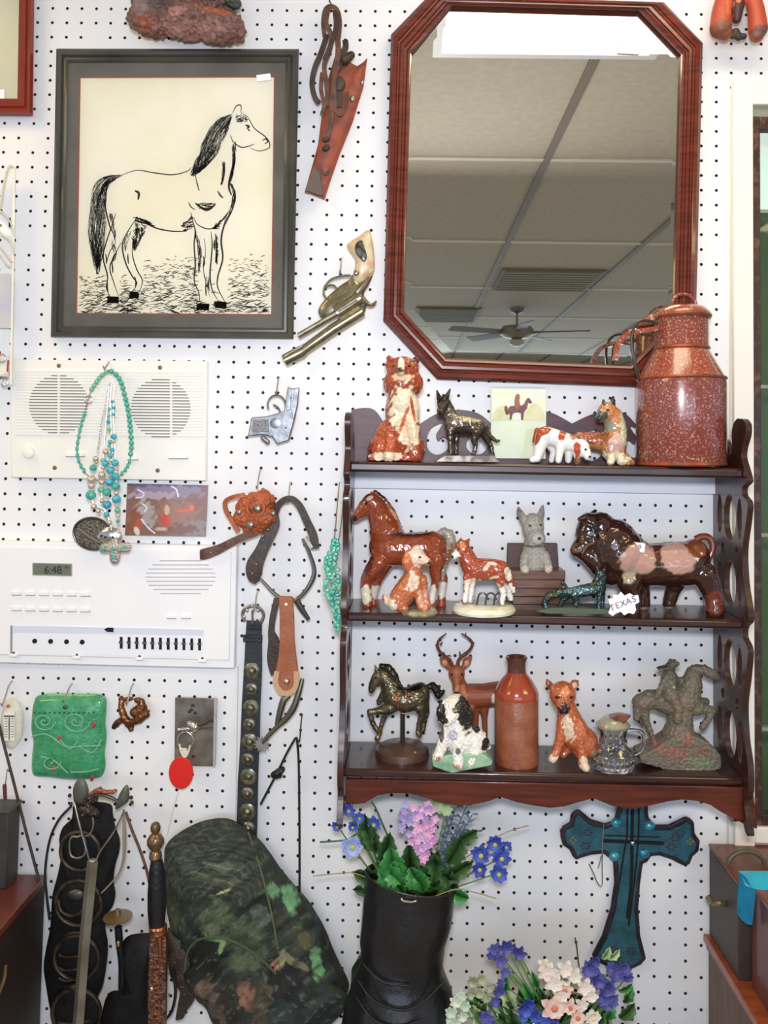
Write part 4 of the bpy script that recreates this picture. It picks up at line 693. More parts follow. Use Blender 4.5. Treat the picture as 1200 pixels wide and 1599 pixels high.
# ================================================================== HOOKS AND HANGING THINGS
def hook(x, y, lab, length=1.3, drop=24, col=None):
    f = F(x, y, .1); u = IN/f.u; b = B(); L_ = length*u
    b.tube([(x, y, -5), (x, y, 0), (x, y+drop*.2, L_*.35), (x, y+drop*.75, L_*.75), (x, y+drop, L_), (x-.5, y+drop-4, L_+3)], 1.15, n=8)
    return tag(b.make('peg_hook', col or M_hook, f), lab, 'hook', 'peg hooks on the board')
def outl(s): return [tuple(float(v) for v in q.split(',')) for q in s.split()]
def pillow(b, outline, z0, h, rings=10, sub=3, c=None, flat=.0):
    o = np.array(curve(outline, sub, True)) if sub > 1 else np.array(outline); c = o.mean(0) if c is None else np.array(c); LL = [[(p[0], p[1], z0-2) for p in o]]
    for i in range(rings+1):
        t = i/rings*.985; s = flat+(1-flat)*1; q = o*(1-t)+c*t; z = z0+h*math.sqrt(max(0, 1-(1-t)**2)); LL.append([(p[0], p[1], z) for p in q])
    return b.loops(LL, True)
hook(518, 8, 'dark wire hook at the very top carrying the leather holster', drop=10, col=M_dwire)
hook(534, 403, 'thin wire hook holding the long silver toy revolver', drop=30)
hook(436, 590, 'thin wire hook holding the short silver toy pistol', drop=28)
hook(407, 733, 'wire hook above the orange leather rosette', drop=28)
hook(454, 753, 'wire hook inside the arched brown strap', drop=30)
hook(403, 922, 'wire hook above the black concho belt buckle', drop=26)
hook(112, 1068, 'wire hook above the green ceramic plaque', drop=18)
hook(208, 1068, 'wire hook above the little bronze animal head', drop=22)
hook(18, 1064, 'wire hook above the white thermometer plaque', drop=28)
hook(472, 1116, 'wire hook at the top of the black bolo cord', drop=32, col=M_dwire)
hook(899, 1466, 'short dark hook beside the foot of the teal cross', drop=30, col=M_dwire)
hook(287, 57, 'small dark hook under the rock sculpture', drop=10, col=M_dwire, length=.7)
hook(174, 563, 'wire hook carrying the turquoise necklaces', drop=16)
M_lea = mat('red_leather', '9A4A32', .55, c2='7E3E2C', scale=60, bump=.3, bscale=200)
M_leab = mat('brown_leather', '4E3228', .5, c2='6A4636', scale=60, bump=.3, bscale=200)
M_lead = mat('dark_leather', '30241F', .5, c2='44342C', scale=60, bump=.3, bscale=200)
M_orl = mat('orange_leather', 'B65E34', .45, c2='9A4A2A', scale=70, bump=.4, bscale=160)
M_blk = mat('black_leather', '16171A', .35, c2='1F2023', scale=50, bump=.25, bscale=150)
# holster
f = F(520, 200, .6); t = thing('holster', 'worn reddish leather pistol holster with tangled straps hanging beside the mirror', 'holster', f)
b = B(); pillow(b, outl('574,90 571,112 568,135 560,160 552,187 545,205 530,242 516,282 507,311 496,306 486,302 476,300 487,262 497,225 502,185 508,150 514,118 524,85 532,74 545,84 549,98 558,103 566,98'), 0, 12, c=(522, 190), sub=1); b.make('holster_body', M_lea, f, t)
for p, hw, m in (([(508, 60, 8), (506, 40, 10), (509, 20, 10), (518, 14, 10), (528, 20, 10), (532, 38, 10), (530, 62, 8)], 3.2, M_leab), ([(514, 20, 14), (511, 42, 14), (519, 62, 14), (516, 85, 14), (508, 108, 14), (512, 140, 14), (514, 172, 14)], 3.6, M_leab), ([(524, 22, 13), (526, 50, 15), (518, 78, 17), (509, 100, 16)], 3.4, M_lead), ([(528, 60, 12), (530, 88, 18), (526, 120, 18), (522, 160, 18), (518, 200, 18), (511, 222, 16)], 4.2, M_leab),
    ([(512, 58, 10), (508, 72, 11), (502, 90, 12), (493, 112, 12), (489, 135, 12), (493, 156, 12), (500, 166, 12)], 4, M_lead), ([(540, 66, 8), (541, 80, 14), (534, 100, 16), (528, 118, 18)], 4.5, M_lead), ([(524, 120, 19), (524, 150, 19), (527, 180, 18), (534, 186, 18), (542, 172, 16), (544, 150, 14)], 2.6, M_leab), ([(505, 120, 15), (503, 145, 15), (508, 170, 15), (504, 185, 14)], 3, M_leab), ([(500, 258, 11), (503, 270, 12), (511, 276, 12), (517, 268, 11)], 2.2, M_leab)):
    B().band(curve(p, 5), hw, 1.6).make('strap', m, f, t)
b = B(); b.cap([(540, 100, 14, 8), (550, 92, 14, 6)]); blob('strap_end', b, M_lead, f, t, 1.3, 2)
B().ell(531, 138, 16, 10, 12, 5).make('dark_flap', M_lead, f, t); B().rbox(531, 162, 17, 5, 12, 1.5, 3).make('buckle_plate', M_dwire, f, t)
for y in (222, 236): B().ell(511, y, 14, 7, 5, 4, -25).make('keeper', M_lead, f, t)
B().ext(outl('493,266 500,272 506,308 496,306 486,302 478,300 486,284'), 9, 11).make('worn_patch', mat('grey_leather', '5E554C', .6), f, t)
B().ell(566, 131, 5, 3, 4, 3).make('snap', M_steel, f, t); B().ell(551, 158, 10, 4, 5, 3).make('snap', M_steel, f, t)
# revolver
M_gun = mat('tarnished_silver', 'A39C82', .28, metal=.85, c2='7E775E', scale=90, lo=.35, hi=.75)
f = F(515, 470, 1.3); t = thing('toy_revolver', 'long tarnished silver toy revolver with cream grip pointing down left', 'toy gun', f)
b = B(); pillow(b, outl('576,358 560,368 542,381 548,394 555,405 554,420 551,436 563,441 575,432 584,424 585,400 582,375'), -3, 8, c=(568, 405)); b.make('grip', mat('grip_cream', 'D6CDA8', .35, c2='C9A07C', scale=60, coat=.3), f, t)
b = B(); pillow(b, outl('556,382 566,376 570,388 574,402 569,410 562,404 556,396'), 5, 2.4, c=(565, 392)); b.make('grip_emblem', mat('smudge', '2E302C', .3, metal=.4, c2='6E6E66', scale=120), f, t)
B().ell(557, 427, 6, 4.5, 4.5, 2).make('grip_screw', M_gun, f, t)
b = B(); pillow(b, outl('551,428 563,441 576,430 582,428 576,444 568,458 572,472 569,488 556,496 540,492 524,484 505,496 498,490 498,480 510,464 530,446 545,436'), -4, 8, c=(545, 470)); b.make('frame', M_gun, f, t)
b = B(); b.tube([(563, 466, 2, 13), (526, 490, 2, 13)], n=14); b.tube([(523, 474, 5, 4), (550, 458, 5, 4)], n=8); b.make('cylinder', M_gun, f, t, sharp=30)
for q in range(5): a = q*.6-1.1; B().tube([(560-6*math.sin(a), 468+9*math.sin(a)*.6+2, 9*math.cos(a)+5), (530-6*math.sin(a), 487+9*math.sin(a)*.6+2, 9*math.cos(a)+5)], 1.6, n=6).make('cylinder_flute', M_dwire, f, t)
B().tube([(566, 486, 2, 9), (521, 514, 2, 9), (476, 546, 2, 8), (472, 549, 2, 10), (445, 563, 2, 9.5)], n=14).make('barrel', M_gun, f, t)
B().tube([(534, 486, 6, 4.5), (467, 525, 6, 4.5)], n=10).make('ejector_rod', M_gun, f, t); B().tube([(447, 557, 11), (474, 541, 11)], 2, n=6).make('front_sight', M_gun, f, t)
B().tube(curve([(548, 430, 0), (534, 431, 0), (518, 436, 0), (507, 448, 0), (506, 460, 0), (512, 467, 0)], 5), 1.8).make('trigger_guard', M_gun, f, t)
B().tube(curve([(527, 452, 0), (522, 446, 0), (513, 446, 0), (508, 450, 0)], 4), 1.8).make('trigger', M_gun, f, t)
B().tube(curve([(566, 466, 0, 5), (574, 474, 0, 4), (582, 476, 0, 3), (588, 470, 0, 1.5)], 4), n=8).make('hammer', M_gun, f, t)
# pistol
M_sil2 = mat('cast_silver', '9A9B9E', .32, metal=.8, c2='6E6F74', scale=110, lo=.35, hi=.7)
f = F(430, 650, 1.2); t = thing('toy_pistol', 'small bright silver toy pistol hung by its trigger guard below the revolver', 'toy gun', f)
b = B(); b.ext(outl('450,604 457,607 468,605 466,630 461,655 457,669 452,688 433,694 426,682 410,679 387,682 389,676 393,652 418,650 432,646 444,642'), -4, 4); b.make('body', M_sil2, f, t, bevel=1.6)
B().ext(outl('452,606 457,608 455,640 448,642'), 4, 6).ext(outl('461,607 468,606 465,632 459,658 456,640'), 4, 5.5).make('slide', M_sil2, f, t, bevel=.6)
B().ext(outl('397,656 420,655 421,674 394,675'), 4, 5.6).make('grip_panel', mat('grip_grey', '86878A', .4, metal=.6, bump=.5, bscale=400), f, t, bevel=.5)
b = B(); b.lathe([(8, 4), (8, 6.5), (5.5, 7)], 431, 661, 20, axis='z'); b.make('round_boss', M_sil2, f, t)
B().tube([(418+14+14*math.cos(a), 632+15*math.sin(a), 0) for a in [math.pi*(.85+q*.115) for q in range(11)]], 1.5).make('trigger_guard', M_sil2, f, t)
B().tube(curve([(438, 643, 0), (434, 636, 0), (427, 632, 0)], 4), 1.5).make('trigger', M_sil2, f, t)
B().cap([(411, 684, 0, 4), (418, 690, 0, 4)]).make('hammer', M_sil2, f, t)
for x, y in ((404, 664), (455, 622), (447, 668)): B().ell(x, y, 5.5, 1.3, 1.3, 1).make('rivet', M_dwire, f, t)
# rock sculpture, top
f = F(292, 40, 1.6); t = thing('rock_sculpture', 'lumpy mauve-brown rock sculpture base cut off at the top edge above the drawing', 'sculpture', f)
b = B().ell(240, 20, 0, 34, 36, 30).ell(290, 30, 4, 50, 30, 32).ell(345, 45, 4, 37, 24, 30).ell(320, 0, 0, 56, 34, 30).ell(225, 35, 8, 20, 18, 20).ell(370, 48, 0, 13, 14, 18).ell(275, 0, 0, 60, 30, 26)
blob('rock', b, M_matte, f, t, 1.9, 1, paint('7A544A', [('9A6A60', 300, 58, 60, 12), ('A85A4A', 340, 30, 30, 7, 10), ('94503E', 235, 45, 14, 8), ('5E4A44', 260, 20, 20, 12), ('B0726A', 285, 35, 16, 6, -20), ('8C7470', 225, 20, 14, 14)], mott=.25), rough=4.5, rs=.14)
b = B().cap([(330, 2, 28, 12), (350, 4, 30, 11), (372, 16, 20, 9)]).cap([(300, -8, 26, 10), (325, -4, 28, 10)]); blob('green_figure', b, M_matte, f, t, 1.6, 2, paint('3A463A', [('7E8078', 355, 12, 12, 6), ('24302A', 340, 0, 12, 6)], mott=.2), rough=1.5, rs=.25)
# red ornament, top right
f = F(1150, 40, 1.6); t = thing('drooping_ornament', 'glossy red-orange ornament with two drooping rounded lobes at the upper right corner', 'ornament', f)
b = B().cap([(1135, -20, 0, 12), (1126, 20, 4, 15), (1124, 46, 6, 17), (1130, 54, 6, 12)]).cap([(1172, -20, 0, 12), (1180, 20, 4, 13), (1182, 48, 6, 15), (1180, 58, 6, 11)]).cap([(1152, -20, 0, 16), (1152, 10, 2, 10), (1151, 30, 0, 7)])
blob('body', b, M_matte, f, t, 1.5, 3, paint('A83A24', [('7A4638', 1124, 52, 18, 12), ('7A4A40', 1182, 58, 14, 10), ('C4592E', 1134, 10, 6, 24, 10), ('4A2A26', 1152, 20, 10, 26), ('C86A3C', 1150, 0, 5, 10)], mott=.12))
b = B().cap([(1150, 50, -2, 7), (1154, 59, 0, 5)]).cap([(1144, 56, 0, 5), (1162, 57, 0, 5)]); blob('dark_foot', b, M_lead, f, t, 1.3, 2)
# clear bag and cords at the left edge
f = F(10, 400, .8); t = thing('hanging_bag', 'clear plastic bag of pale cords hanging at the left edge beside the drawing', 'bag', f)
M_cord = mat('pale_cord', 'D8D2C0', .6)
B().add([(-60, 262, 6), (27, 262, 6), (25, 600, 8), (-60, 598, 8), (-18, 420, 14)], [(0, 1, 4), (1, 2, 4), (2, 3, 4), (3, 0, 4)]).make('clear_sleeve', M_pane, f, t)
B().band([(26, 262, 7), (24, 430, 8), (21, 600, 9)], 1.6, .8).make('sleeve_edge', mat('sleeve_rim', 'EDEADF', .2, coat=.5), f, t)
for k_, p in enumerate(([(27, 265, 6), (18, 262, 8), (11, 290, 10), (5, 325, 10), (-6, 345, 8)], [(-6, 330, 10), (10, 335, 12), (22, 352, 10), (24, 370, 8)], [(-6, 352, 10), (8, 368, 12), (22, 380, 12), (25, 400, 8)], [(-6, 395, 10), (6, 400, 12), (16, 415, 12), (22, 418, 10)], [(-6, 378, 8), (10, 392, 12), (24, 412, 10)])): B().tube(curve(p, 5), 1.8 if k_ == 0 else 1.4).make('cord', M_cord, f, t)
B().rbox(20, 350, 10, 1.2, 7, 1, 0).make('dark_clip', M_dark, f, t); B().rbox(0, 470, 3, 18, 42, .8, 0).make('lilac_card', mat('lilac_paper', 'D8D2DC', .7, c2='E6DECF', scale=14), f, t)
f = F(8, 590, 1.0); t = thing('key_fob', 'small white and silver key fob with a wire ring at the left edge', 'key fob', f)
B().rbox(8, 572, 4, 9, 17, 1.2, 4).make('fob', mat('white_fob', 'E8E4DC', .4, c2='C9C2B8', scale=80), f, t, bevel=.8)
for x, y, r in ((6, 560, 5), (10, 597, 5.5)): B().tube([(x+r*math.cos(a), y+r*1.3*math.sin(a), 6) for a in np.linspace(0, 2*math.pi, 17)[:-1]], 1, closed=True).make('wire_ring', M_hook, f, t)
B().rbox(15, 572, 5.5, 1.4, 9, .4, 4).make('red_lettering', mat('fob_red', 'A8322A', .5), f, t); B().ell(1, 551, 5, 3, 3, 1.5).make('red_dot', mat('fob_red'), f, t); B().tube([(0, 590, 5), (12, 590, 5)], 1.6).make('clasp', M_dwire, f, t)

# ================================================================== WALL INTERCOM
f = F(175, 655, .0); u1 = IN/f.u
t = thing('speaker_panel', 'upper white wall speaker panel with horizontal ribs behind the turquoise necklace', 'speaker', f)
b = B(); b.ext(outl('21,562 327,565 324,750 23,745'), 0, .55*u1); b.make('housing', M_pl, f, t, bevel=1.5)
zt_ = .55*u1
b = B(); d_ = B()
for i in range(22):
    y = 579+i*4.65; b.box(28, 322, y, y+2.3, zt_, zt_+2)
    V = b.v[-1]; V[:, 1] += (V[:, 0]-28)*.010
    for cx, cy in ((97, 632), (255, 636)):
        dy = y+3.4-cy; w = math.sqrt(max(0, 46**2-dy**2*.98))
        if w > 8:
            for q0, q1 in ((cx-w, cx-2 if cx < 200 else cx+14), (cx+2 if cx < 200 else cx+18, cx+w)):
                if q1-q0 > 3: d_.box(q0, q1, y+2.6, y+4.2, zt_-.2, zt_+.35); V = d_.v[-1]; V[:, 1] += (V[:, 0]-28)*.010
b.make('ribbed_grille', M_pl, f, t)
for sd in (0, 1):
    e_ = B(); n_ = 0; c0 = 0
    for V_ in d_.v:
        if (V_[:, 0].mean() > 175) == bool(sd): e_.add(V_, [(0, 1, 3, 2), (4, 6, 7, 5), (0, 4, 5, 1), (2, 3, 7, 6), (0, 2, 6, 4), (1, 5, 7, 3)])
    e_.make('speaker_slots', mat('slot_shadow', '8A867C', .8), f, t)
for x, y in ((97, 572), (254, 575), (91, 730), (250, 734)): B().ell(x, y, zt_, 3.4, 3.4, 1.4, n=14).make('screw', mat('screw_brown', '7A6A62', .4, metal=.5), f, t)
b = B(); b.lathe([(9, zt_), (8.5, zt_+7), (7, zt_+8)], 52, 707, 24, axis='z'); b.make('volume_knob', M_pl, f, t)
B().box(55, 61, 692, 697, zt_, zt_+1).make('knob_mark', M_trim, f, t)
for x, y, w in ((123, 709, 14), (282, 712, 14), (212, 714, 8)): B().box(x-w, x+w, y-2, y+3.5, zt_, zt_+5).make('slide_switch', M_plw, f, t, bevel=.8); B().box(x-w-1, x+w+1, y+3.5, y+4.6, zt_, zt_+.5).make('switch_slot', M_grey, f, t)
f = F(185, 940, .0); zt_ = .9*u1
t = thing('intercom_panel', 'large white wall intercom with clock display, buttons and slider row', 'intercom', f)
b = B(); b.ext(outl('-60,841 374,851 369,1039 -60,1029'), 0, zt_-3); b.make('housing', M_plw, f, t, bevel=2)
b = B(); b.ext(outl('-60,849 366,859 362,1026 -60,1016'), zt_-3, zt_); fp_ = b.make('front_plate', M_plw, f, t, bevel=1.5)
B().ext(outl('60,875.5 121,877 121,896.5 60,895'), zt_, zt_+1).make('display_bezel', mat('bezel', '9A9C8C', .4), f, t)
dsp = B().ext(outl('61.5,877 119.5,878.5 119.5,895 61.5,893.5'), zt_+1, zt_+1.2).make('display', mat('lcd_green', '6C7264', .3, coat=.4), f, t)
text('6:48', 17, 92, 887, zt_+1.7, f, mat('lcd_ink', '22241E', .5), dsp, sx=.95); text('PM', 5, 113, 883, zt_+1.7, f, mat('lcd_ink'), dsp)
for i in range(6):
    for y in (922, 946): B().box(28.5+i*21.2, 42.5+i*21.2, y-3+i*.4, y+3+i*.4, zt_, zt_+3).make('button', M_plw, f, fp_, bevel=1); B().box(28+i*21.2, 43+i*21.2, y+3+i*.4, y+4+i*.4, zt_, zt_+.4).make('button_gap', M_grey, f, fp_)
b = B()
for i in range(9):
    y = 872+i*6.3; w = 54*math.sqrt(max(0, 1-((y-897)/31)**2)); b.box(288-w, 288+w, y, y+1.5, zt_-.5, zt_+.4)
b.make('speaker_slots', mat('slot_lilac', 'B9B4B8', .7), f, t)
for x in (274, 296): B().box(x-7, x+7, 956, 961, zt_, zt_+3).make('button', M_plw, f, t, bevel=1); B().box(x-7, x+7, 961, 962.2, zt_, zt_+.5).make('button_gap', M_grey, f, t)
B().ext(outl('28,972 323,978 321,1021 28,1016'), zt_, zt_+.7).make('control_strip', mat('strip_white', 'EDEFF6', .35), f, t); cs_ = bpy.data.objects[list(WO)[-1]]
B().ext(outl('28,972 323,978 323,987 28,983'), zt_+.7, zt_+1).make('strip_band', mat('strip_lilac', 'D6DAEC', .35), f, t); B().box(27, 29.5, 972, 1016, zt_, zt_+1.5).make('strip_edge', M_grey, f, t)
for i, x in enumerate((64, 88.5, 113, 137)): b = B(); b.lathe([(3.8, zt_+.7), (3.4, zt_+2)], x, 996+i*.5, 16, axis='z'); b.make('knob', M_dark, f, cs_)
B().ext(outl('171,978 176,975 185,975.5 185,982 176,981.5'), zt_+1, zt_+2.5).make('pointer', M_dark, f, t)
for i in range(11): B().box(194.8+i*12, 199+i*12, 989.5+i*.25, 1007.5+i*.25, zt_+.7, zt_+1.2).make('slider_slot', M_dark, f, cs_); B().box(194+i*12, 199.8+i*12, 996+i*.25, 999+i*.25, zt_+1.2, zt_+3.4).make('slider', mat('slider_grey', '4A464A', .4), f, cs_)
for x, y in ((32, 1016), (129, 1019), (225, 1021), (321, 1024)): B().box(x-6, x+6, y-1, y+4, zt_, zt_+4).make('tab', M_plw, f, t, bevel=1); b = B(); b.ell(x, y-2, zt_+1, 2, 2, 1.4, n=10); b.make('tab_screw', M_dwire, f, t)

# ================================================================== NECKLACES
def Q5(x, y): return (100+x/4.7, 560+y/4.7)
M_tq = mat('turquoise', '2E9C98', .3, coat=.5, c2='4CB8A0', scale=150); M_tqb = mat('turquoise_blue', '2C96B8', .25, coat=.6, c2='4EBAC8', scale=150); M_tqg = mat('turquoise_green', '5AB090', .3, coat=.5, c2='7CC4A4', scale=150); M_pearl = mat('silver_pearl', 'D8C8B8', .2, metal=.6)
f = F(165, 660, 1.3); t = thing('turquoise_necklace', 'open loop necklace of turquoise beads hanging on the ribbed speaker panel', 'necklace', f)
def beads(par, fr, pts, r, m, gap=1.85, rx=1, name='bead'):
    pts = np.array(curve(pts, 14)); s = 0; last = None
    proto = None
    for p in pts:
        if last is None or np.linalg.norm(p-last) > r*gap*rx:
            last = p
            if proto is None:
                proto = B().ell(0, 0, 0, r, r*rx, r, n=12, m=8).mesh(sharp=0); bm = None
                V = np.array([tuple(v.co) for v in proto.vertices]); V = V@fr.M
                proto.vertices.foreach_set('co', V.ravel()); proto.update()
                first = link(name, proto, m, par, None) if False else None
                proto.materials.append(m)
            o = bpy.data.objects.new(name, proto); COL.objects.link(o); o.parent = par; o.location = fr.w([p])[0]-WO[par.name]
    return
B().tube(curve([(172, 578, 6), (157, 590, 4), (145, 606, 3), (132, 647, 2), (124, 679, 2), (121, 702, 2), (124, 720, 2), (136, 740, 2), (155, 751, 2), (177, 750, 2), (190, 740, 2), (202, 722, 2), (206, 698, 2), (205, 673, 3), (202, 645, 3), (197, 622, 3), (191, 598, 4), (180, 583, 5), (172, 578, 6)], 5), .6).make('string', M_dwire, f, t)
beads(t, f, [(176, 580, 6), (184, 586, 5), (191, 598, 4), (197, 622, 3), (202, 645, 3), (205, 673, 3), (206, 698, 2), (203, 716, 2)], 4.2, M_tq)
beads(t, f, [(203, 720, 2), (198, 731, 2), (190, 740, 2), (178, 748, 2)], 2.6, M_tq, rx=1.5); beads(t, f, [(168, 581, 6), (158, 589, 5), (150, 600, 4), (144, 608, 3)], 3.8, M_tqg)
beads(t, f, [(133, 646, 2), (128, 662, 2), (124, 680, 2), (121, 702, 2), (124, 720, 2), (131, 733, 2), (137, 741, 2)], 2.7, M_tq, rx=1.7)
B().tube([(140+5.5*math.cos(a), 624+6*math.sin(a), 5) for a in np.linspace(0, 2*math.pi, 17)[:-1]], 1, closed=True).make('clasp_ring', M_silver, f, t)
f = F(173, 740, 2.2); t = thing('strand_necklace', 'multi-strand necklace of silver and blue beads ending in a jewelled cross pendant', 'necklace', f)
st = [[(345, 180), (310, 340), (280, 480), (265, 600), (245, 720), (213, 880), (207, 1000), (230, 1080), (300, 1120), (340, 1200), (360, 1340)], [(355, 190), (345, 300), (350, 500), (360, 700), (345, 900), (325, 1070), (322, 1143), (345, 1210), (365, 1340)], [(375, 190), (368, 400), (385, 760), (395, 1030), (405, 1190), (390, 1340)], [(340, 200), (325, 350), (305, 600), (290, 850), (285, 1000), (300, 1090), (340, 1180)]]
for k_, s_ in enumerate(st):
    B().tube(curve([Q5(*p)+(2+k_,) for p in s_], 6), .7).make('strand', M_silver, f, t)
for s_, r in (([(345, 180), (310, 340), (280, 480), (265, 600), (250, 700)], 1.5), ([(335, 200), (322, 350), (305, 600)], 1.6)): beads(t, f, [Q5(*p)+(4,) for p in s_], r, M_silver, gap=2.1)
def bead1(x, y, r, m, z=5): B().ell(*Q5(x, y), z, r, r*.95, r, n=14, m=8).make('bead', m, f, t)
for x, y, r, g in ((365, 315, 3, 0), (340, 370, 3.2, 0), (375, 360, 3, 0), (340, 420, 3, 2), (372, 410, 3, 0), (338, 462, 3.6, 0), (342, 520, 3.6, 2), (375, 572, 5, 0), (350, 612, 4, 0), (340, 640, 3, 2), (365, 670, 4, 0), (352, 710, 4.5, 0), (385, 765, 6, 0), (315, 770, 6, 0), (350, 818, 6.5, 0), (225, 800, 5.8, 1), (300, 745, 4.6, 2), (388, 862, 6.2, 0), (345, 905, 7, 0), (392, 935, 6.6, 1), (207, 1000, 8, 1), (325, 978, 6.6, 1), (283, 960, 5.4, 2), (395, 1030, 7, 0), (325, 1070, 7, 0), (402, 1110, 5, 2), (322, 1143, 4.8, 0), (405, 1190, 3, 1)): bead1(x, y, r, (M_tqb, M_tq, M_tqg)[g], 6)
for x, y, r in ((245, 735, 5), (318, 682, 5), (213, 885, 7), (290, 852, 6), (213, 932, 5.4), (290, 905, 5), (230, 1082, 5), (292, 1040, 4), (265, 1115, 4), (360, 745, 3.5), (345, 860, 3), (395, 985, 4), (250, 760, 3), (402, 1080, 3), (408, 1150, 3.4), (345, 1200, 4), (375, 610, 3.2), (400, 810, 3), (300, 800, 3.5)): bead1(x, y, r, M_pearl, 7)
b = B(); pillow(b, outl('170,846 176,840 184,840 188,848 200,846 206,852 202,861 190,862 188,872 184,879 176,879 172,871 172,862 160,862 156,855 161,848'), 3, 4, c=(180, 856)); cp_ = b.make('cross_pendant', mat('hammered_silver', 'BDB6AC', .3, metal=.85, bump=.8, bscale=300), f, t)
for x, y in ((180, 856), (196, 853), (180, 869), (164, 856)): B().ell(x, y, 8, 3.6, 2.6, 2).make('inset_stone', M_tq, f, cp_)
b = B(); pillow(b, outl('160,826 172,822 186,828 190,842 176,850 160,846 152,838'), 0, 5, c=(172, 836)); b.make('silver_medallion', M_silver, f, t)
for x, y in ((160, 836), (166, 838), (178, 838)): B().ell(x, y, 6, 1.6, 1.6, 1).make('inset_dot', M_dark, f, t)
f = F(146, 860, 1.4); t = thing('belt_buckle', 'oval engraved silver belt buckle hanging under the bead necklaces', 'buckle', f)
b = B(); LL = []
for k_, z in ((1.0, -1), (1.0, 2), (.93, 4), (.9, 2.5), (.0, 3.5)): LL.append([(146+31*k_*math.cos(a)*.97, 833+25*k_*math.sin(a)+2*math.cos(a), z) for a in np.linspace(0, 2*math.pi, 41)[:-1]])
b.loops(LL, True).make('plate', mat('engraved_silver', '8E8880', .35, metal=.8, c2='4E4A46', scale=300, lo=.4, hi=.6, bump=.8, bscale=400), f, t)
B().tube([(146+30*math.cos(a), 833+25*math.sin(a)+2*math.cos(a), 3.5) for a in np.linspace(0, 2*math.pi, 41)[:-1]], 1.6, closed=True).make('rope_edge', mat('dark_silver', '5E5A56', .35, metal=.8), f, t)
B().tube(curve([(124, 824, 4), (140, 836, 5), (158, 846, 5), (172, 850, 4)], 4), 2).make('scroll_relief', M_silver, f, t)
# turquoise chip necklace at the shelf side
f = F(522, 910, 4.4); t = thing('chip_necklace', 'bunch of bright turquoise chips on a thin chain against the shelf left side', 'necklace', f)
B().tube(curve([(530, 752, -4), (527, 790, 2), (524, 830, 4), (521, 850, 4)], 5), 1).make('chain', mat('tan_chain', 'A89070', .35, metal=.6), f, t); B().tube(curve([(539, 752, 0), (536, 790, 4), (532, 830, 5), (528, 850, 5)], 5), 1).make('chain', mat('tan_chain'), f, t)
chips = [B().ell(0, 0, 0, 5.6, 3.4, 3.6, n=7, m=5, rot=r_).mesh(sharp=20) for r_ in (0, 60, 120)]
for me in chips:
    V = np.array([tuple(v.co) for v in me.vertices])@f.M; me.vertices.foreach_set('co', V.ravel()); me.update()
chips = chips+[m.copy() for m in chips]
for i, me in enumerate(chips): me.materials.append(M_tq if i < 3 else M_tqg)
rr = random.Random(4)
for i in range(98):
    v = i/97; y = 842+v*138; w = 3+10*math.sin(math.pi*min(1, v*1.15))*(1 if v < .75 else .6); cx = 526-8*math.sin(math.pi*min(1, v*1.3))+(6 if v > .7 else 0)*(v-.7)
    o = bpy.data.objects.new('turquoise_chip', chips[rr.randrange(6)]); COL.objects.link(o); o.parent = t; o.location = f.w([(cx+rr.uniform(-w, w), y+rr.uniform(-3, 3), rr.uniform(0, 8))])[0]-WO[t.name]
# postcards
def gridcard(name, c4, z, m, fr, par, pat, base, nx=70, ny=46, amp=.35, s=.22):
    q = quadmap(c4); V = [tuple(q(i/nx, j/ny))+(z,) for j in range(ny+1) for i in range(nx+1)]
    fc = [(j*(nx+1)+i, j*(nx+1)+i+1, (j+1)*(nx+1)+i+1, (j+1)*(nx+1)+i) for j in range(ny) for i in range(nx)]
    return B().add(V, fc).make(name, m, fr, par, sharp=0, colour=paint(base, pat, amp, s), recalc=False)
M_print = mat('printed_gloss', 'FFFFFF', .3, attr=True, coat=.6)
f = F(260, 836, .5); t = thing('desert_postcard', 'glossy brown and violet postcard on the board between the speaker panel and intercom', 'postcard', f)
c4 = [(199, 754.5), (326, 757.5), (322, 837.5), (195.6, 835.6)]
B().ext(c4, 0, 1).make('card', M_white, f, t)
gridcard('printed_picture', c4, 1.2, M_print, f, t, [('5A5078', 262, 756, 70, 5), ('8E7A98', 262, 768, 60, 9), ('B09AA8', 240, 774, 36, 6), ('B0A8A0', 222, 800, 12, 18, 20), ('8A4A34', 212, 812, 10, 20, 10), ('A85030', 218, 818, 6, 10), ('A89C94', 236, 806, 10, 16), ('9A6A50', 276, 800, 34, 18), ('C23A22', 260, 813, 9, 8), ('D8A890', 261, 796, 4, 8), ('D8482A', 290, 797, 14, 2.4, -4), ('E05A3A', 300, 793, 4, 5), ('C9A890', 256, 826, 14, 3), ('8C8078', 305, 824, 20, 12), ('7A4A3A', 285, 826, 20, 8), ('D8D0C8', 214, 829, 4, 7, -20)], '8A5E4C', amp=.5)
for p in ([(215, 764, 1.6), (225, 770, 1.6), (222, 776, 1.6), (212, 777, 1.6)], [(268, 759, 1.6), (276, 764, 1.6), (279, 776, 1.6)], [(221, 810, 1.6), (232, 824, 1.6), (243, 833, 1.6)], [(222, 786, 1.6), (230, 792, 1.6), (226, 799, 1.6)]): B().band(curve(p, 4), 1.1, .2).make('wrapper_crease', mat('crease', 'E8E0EC', .15, coat=1), f, t)

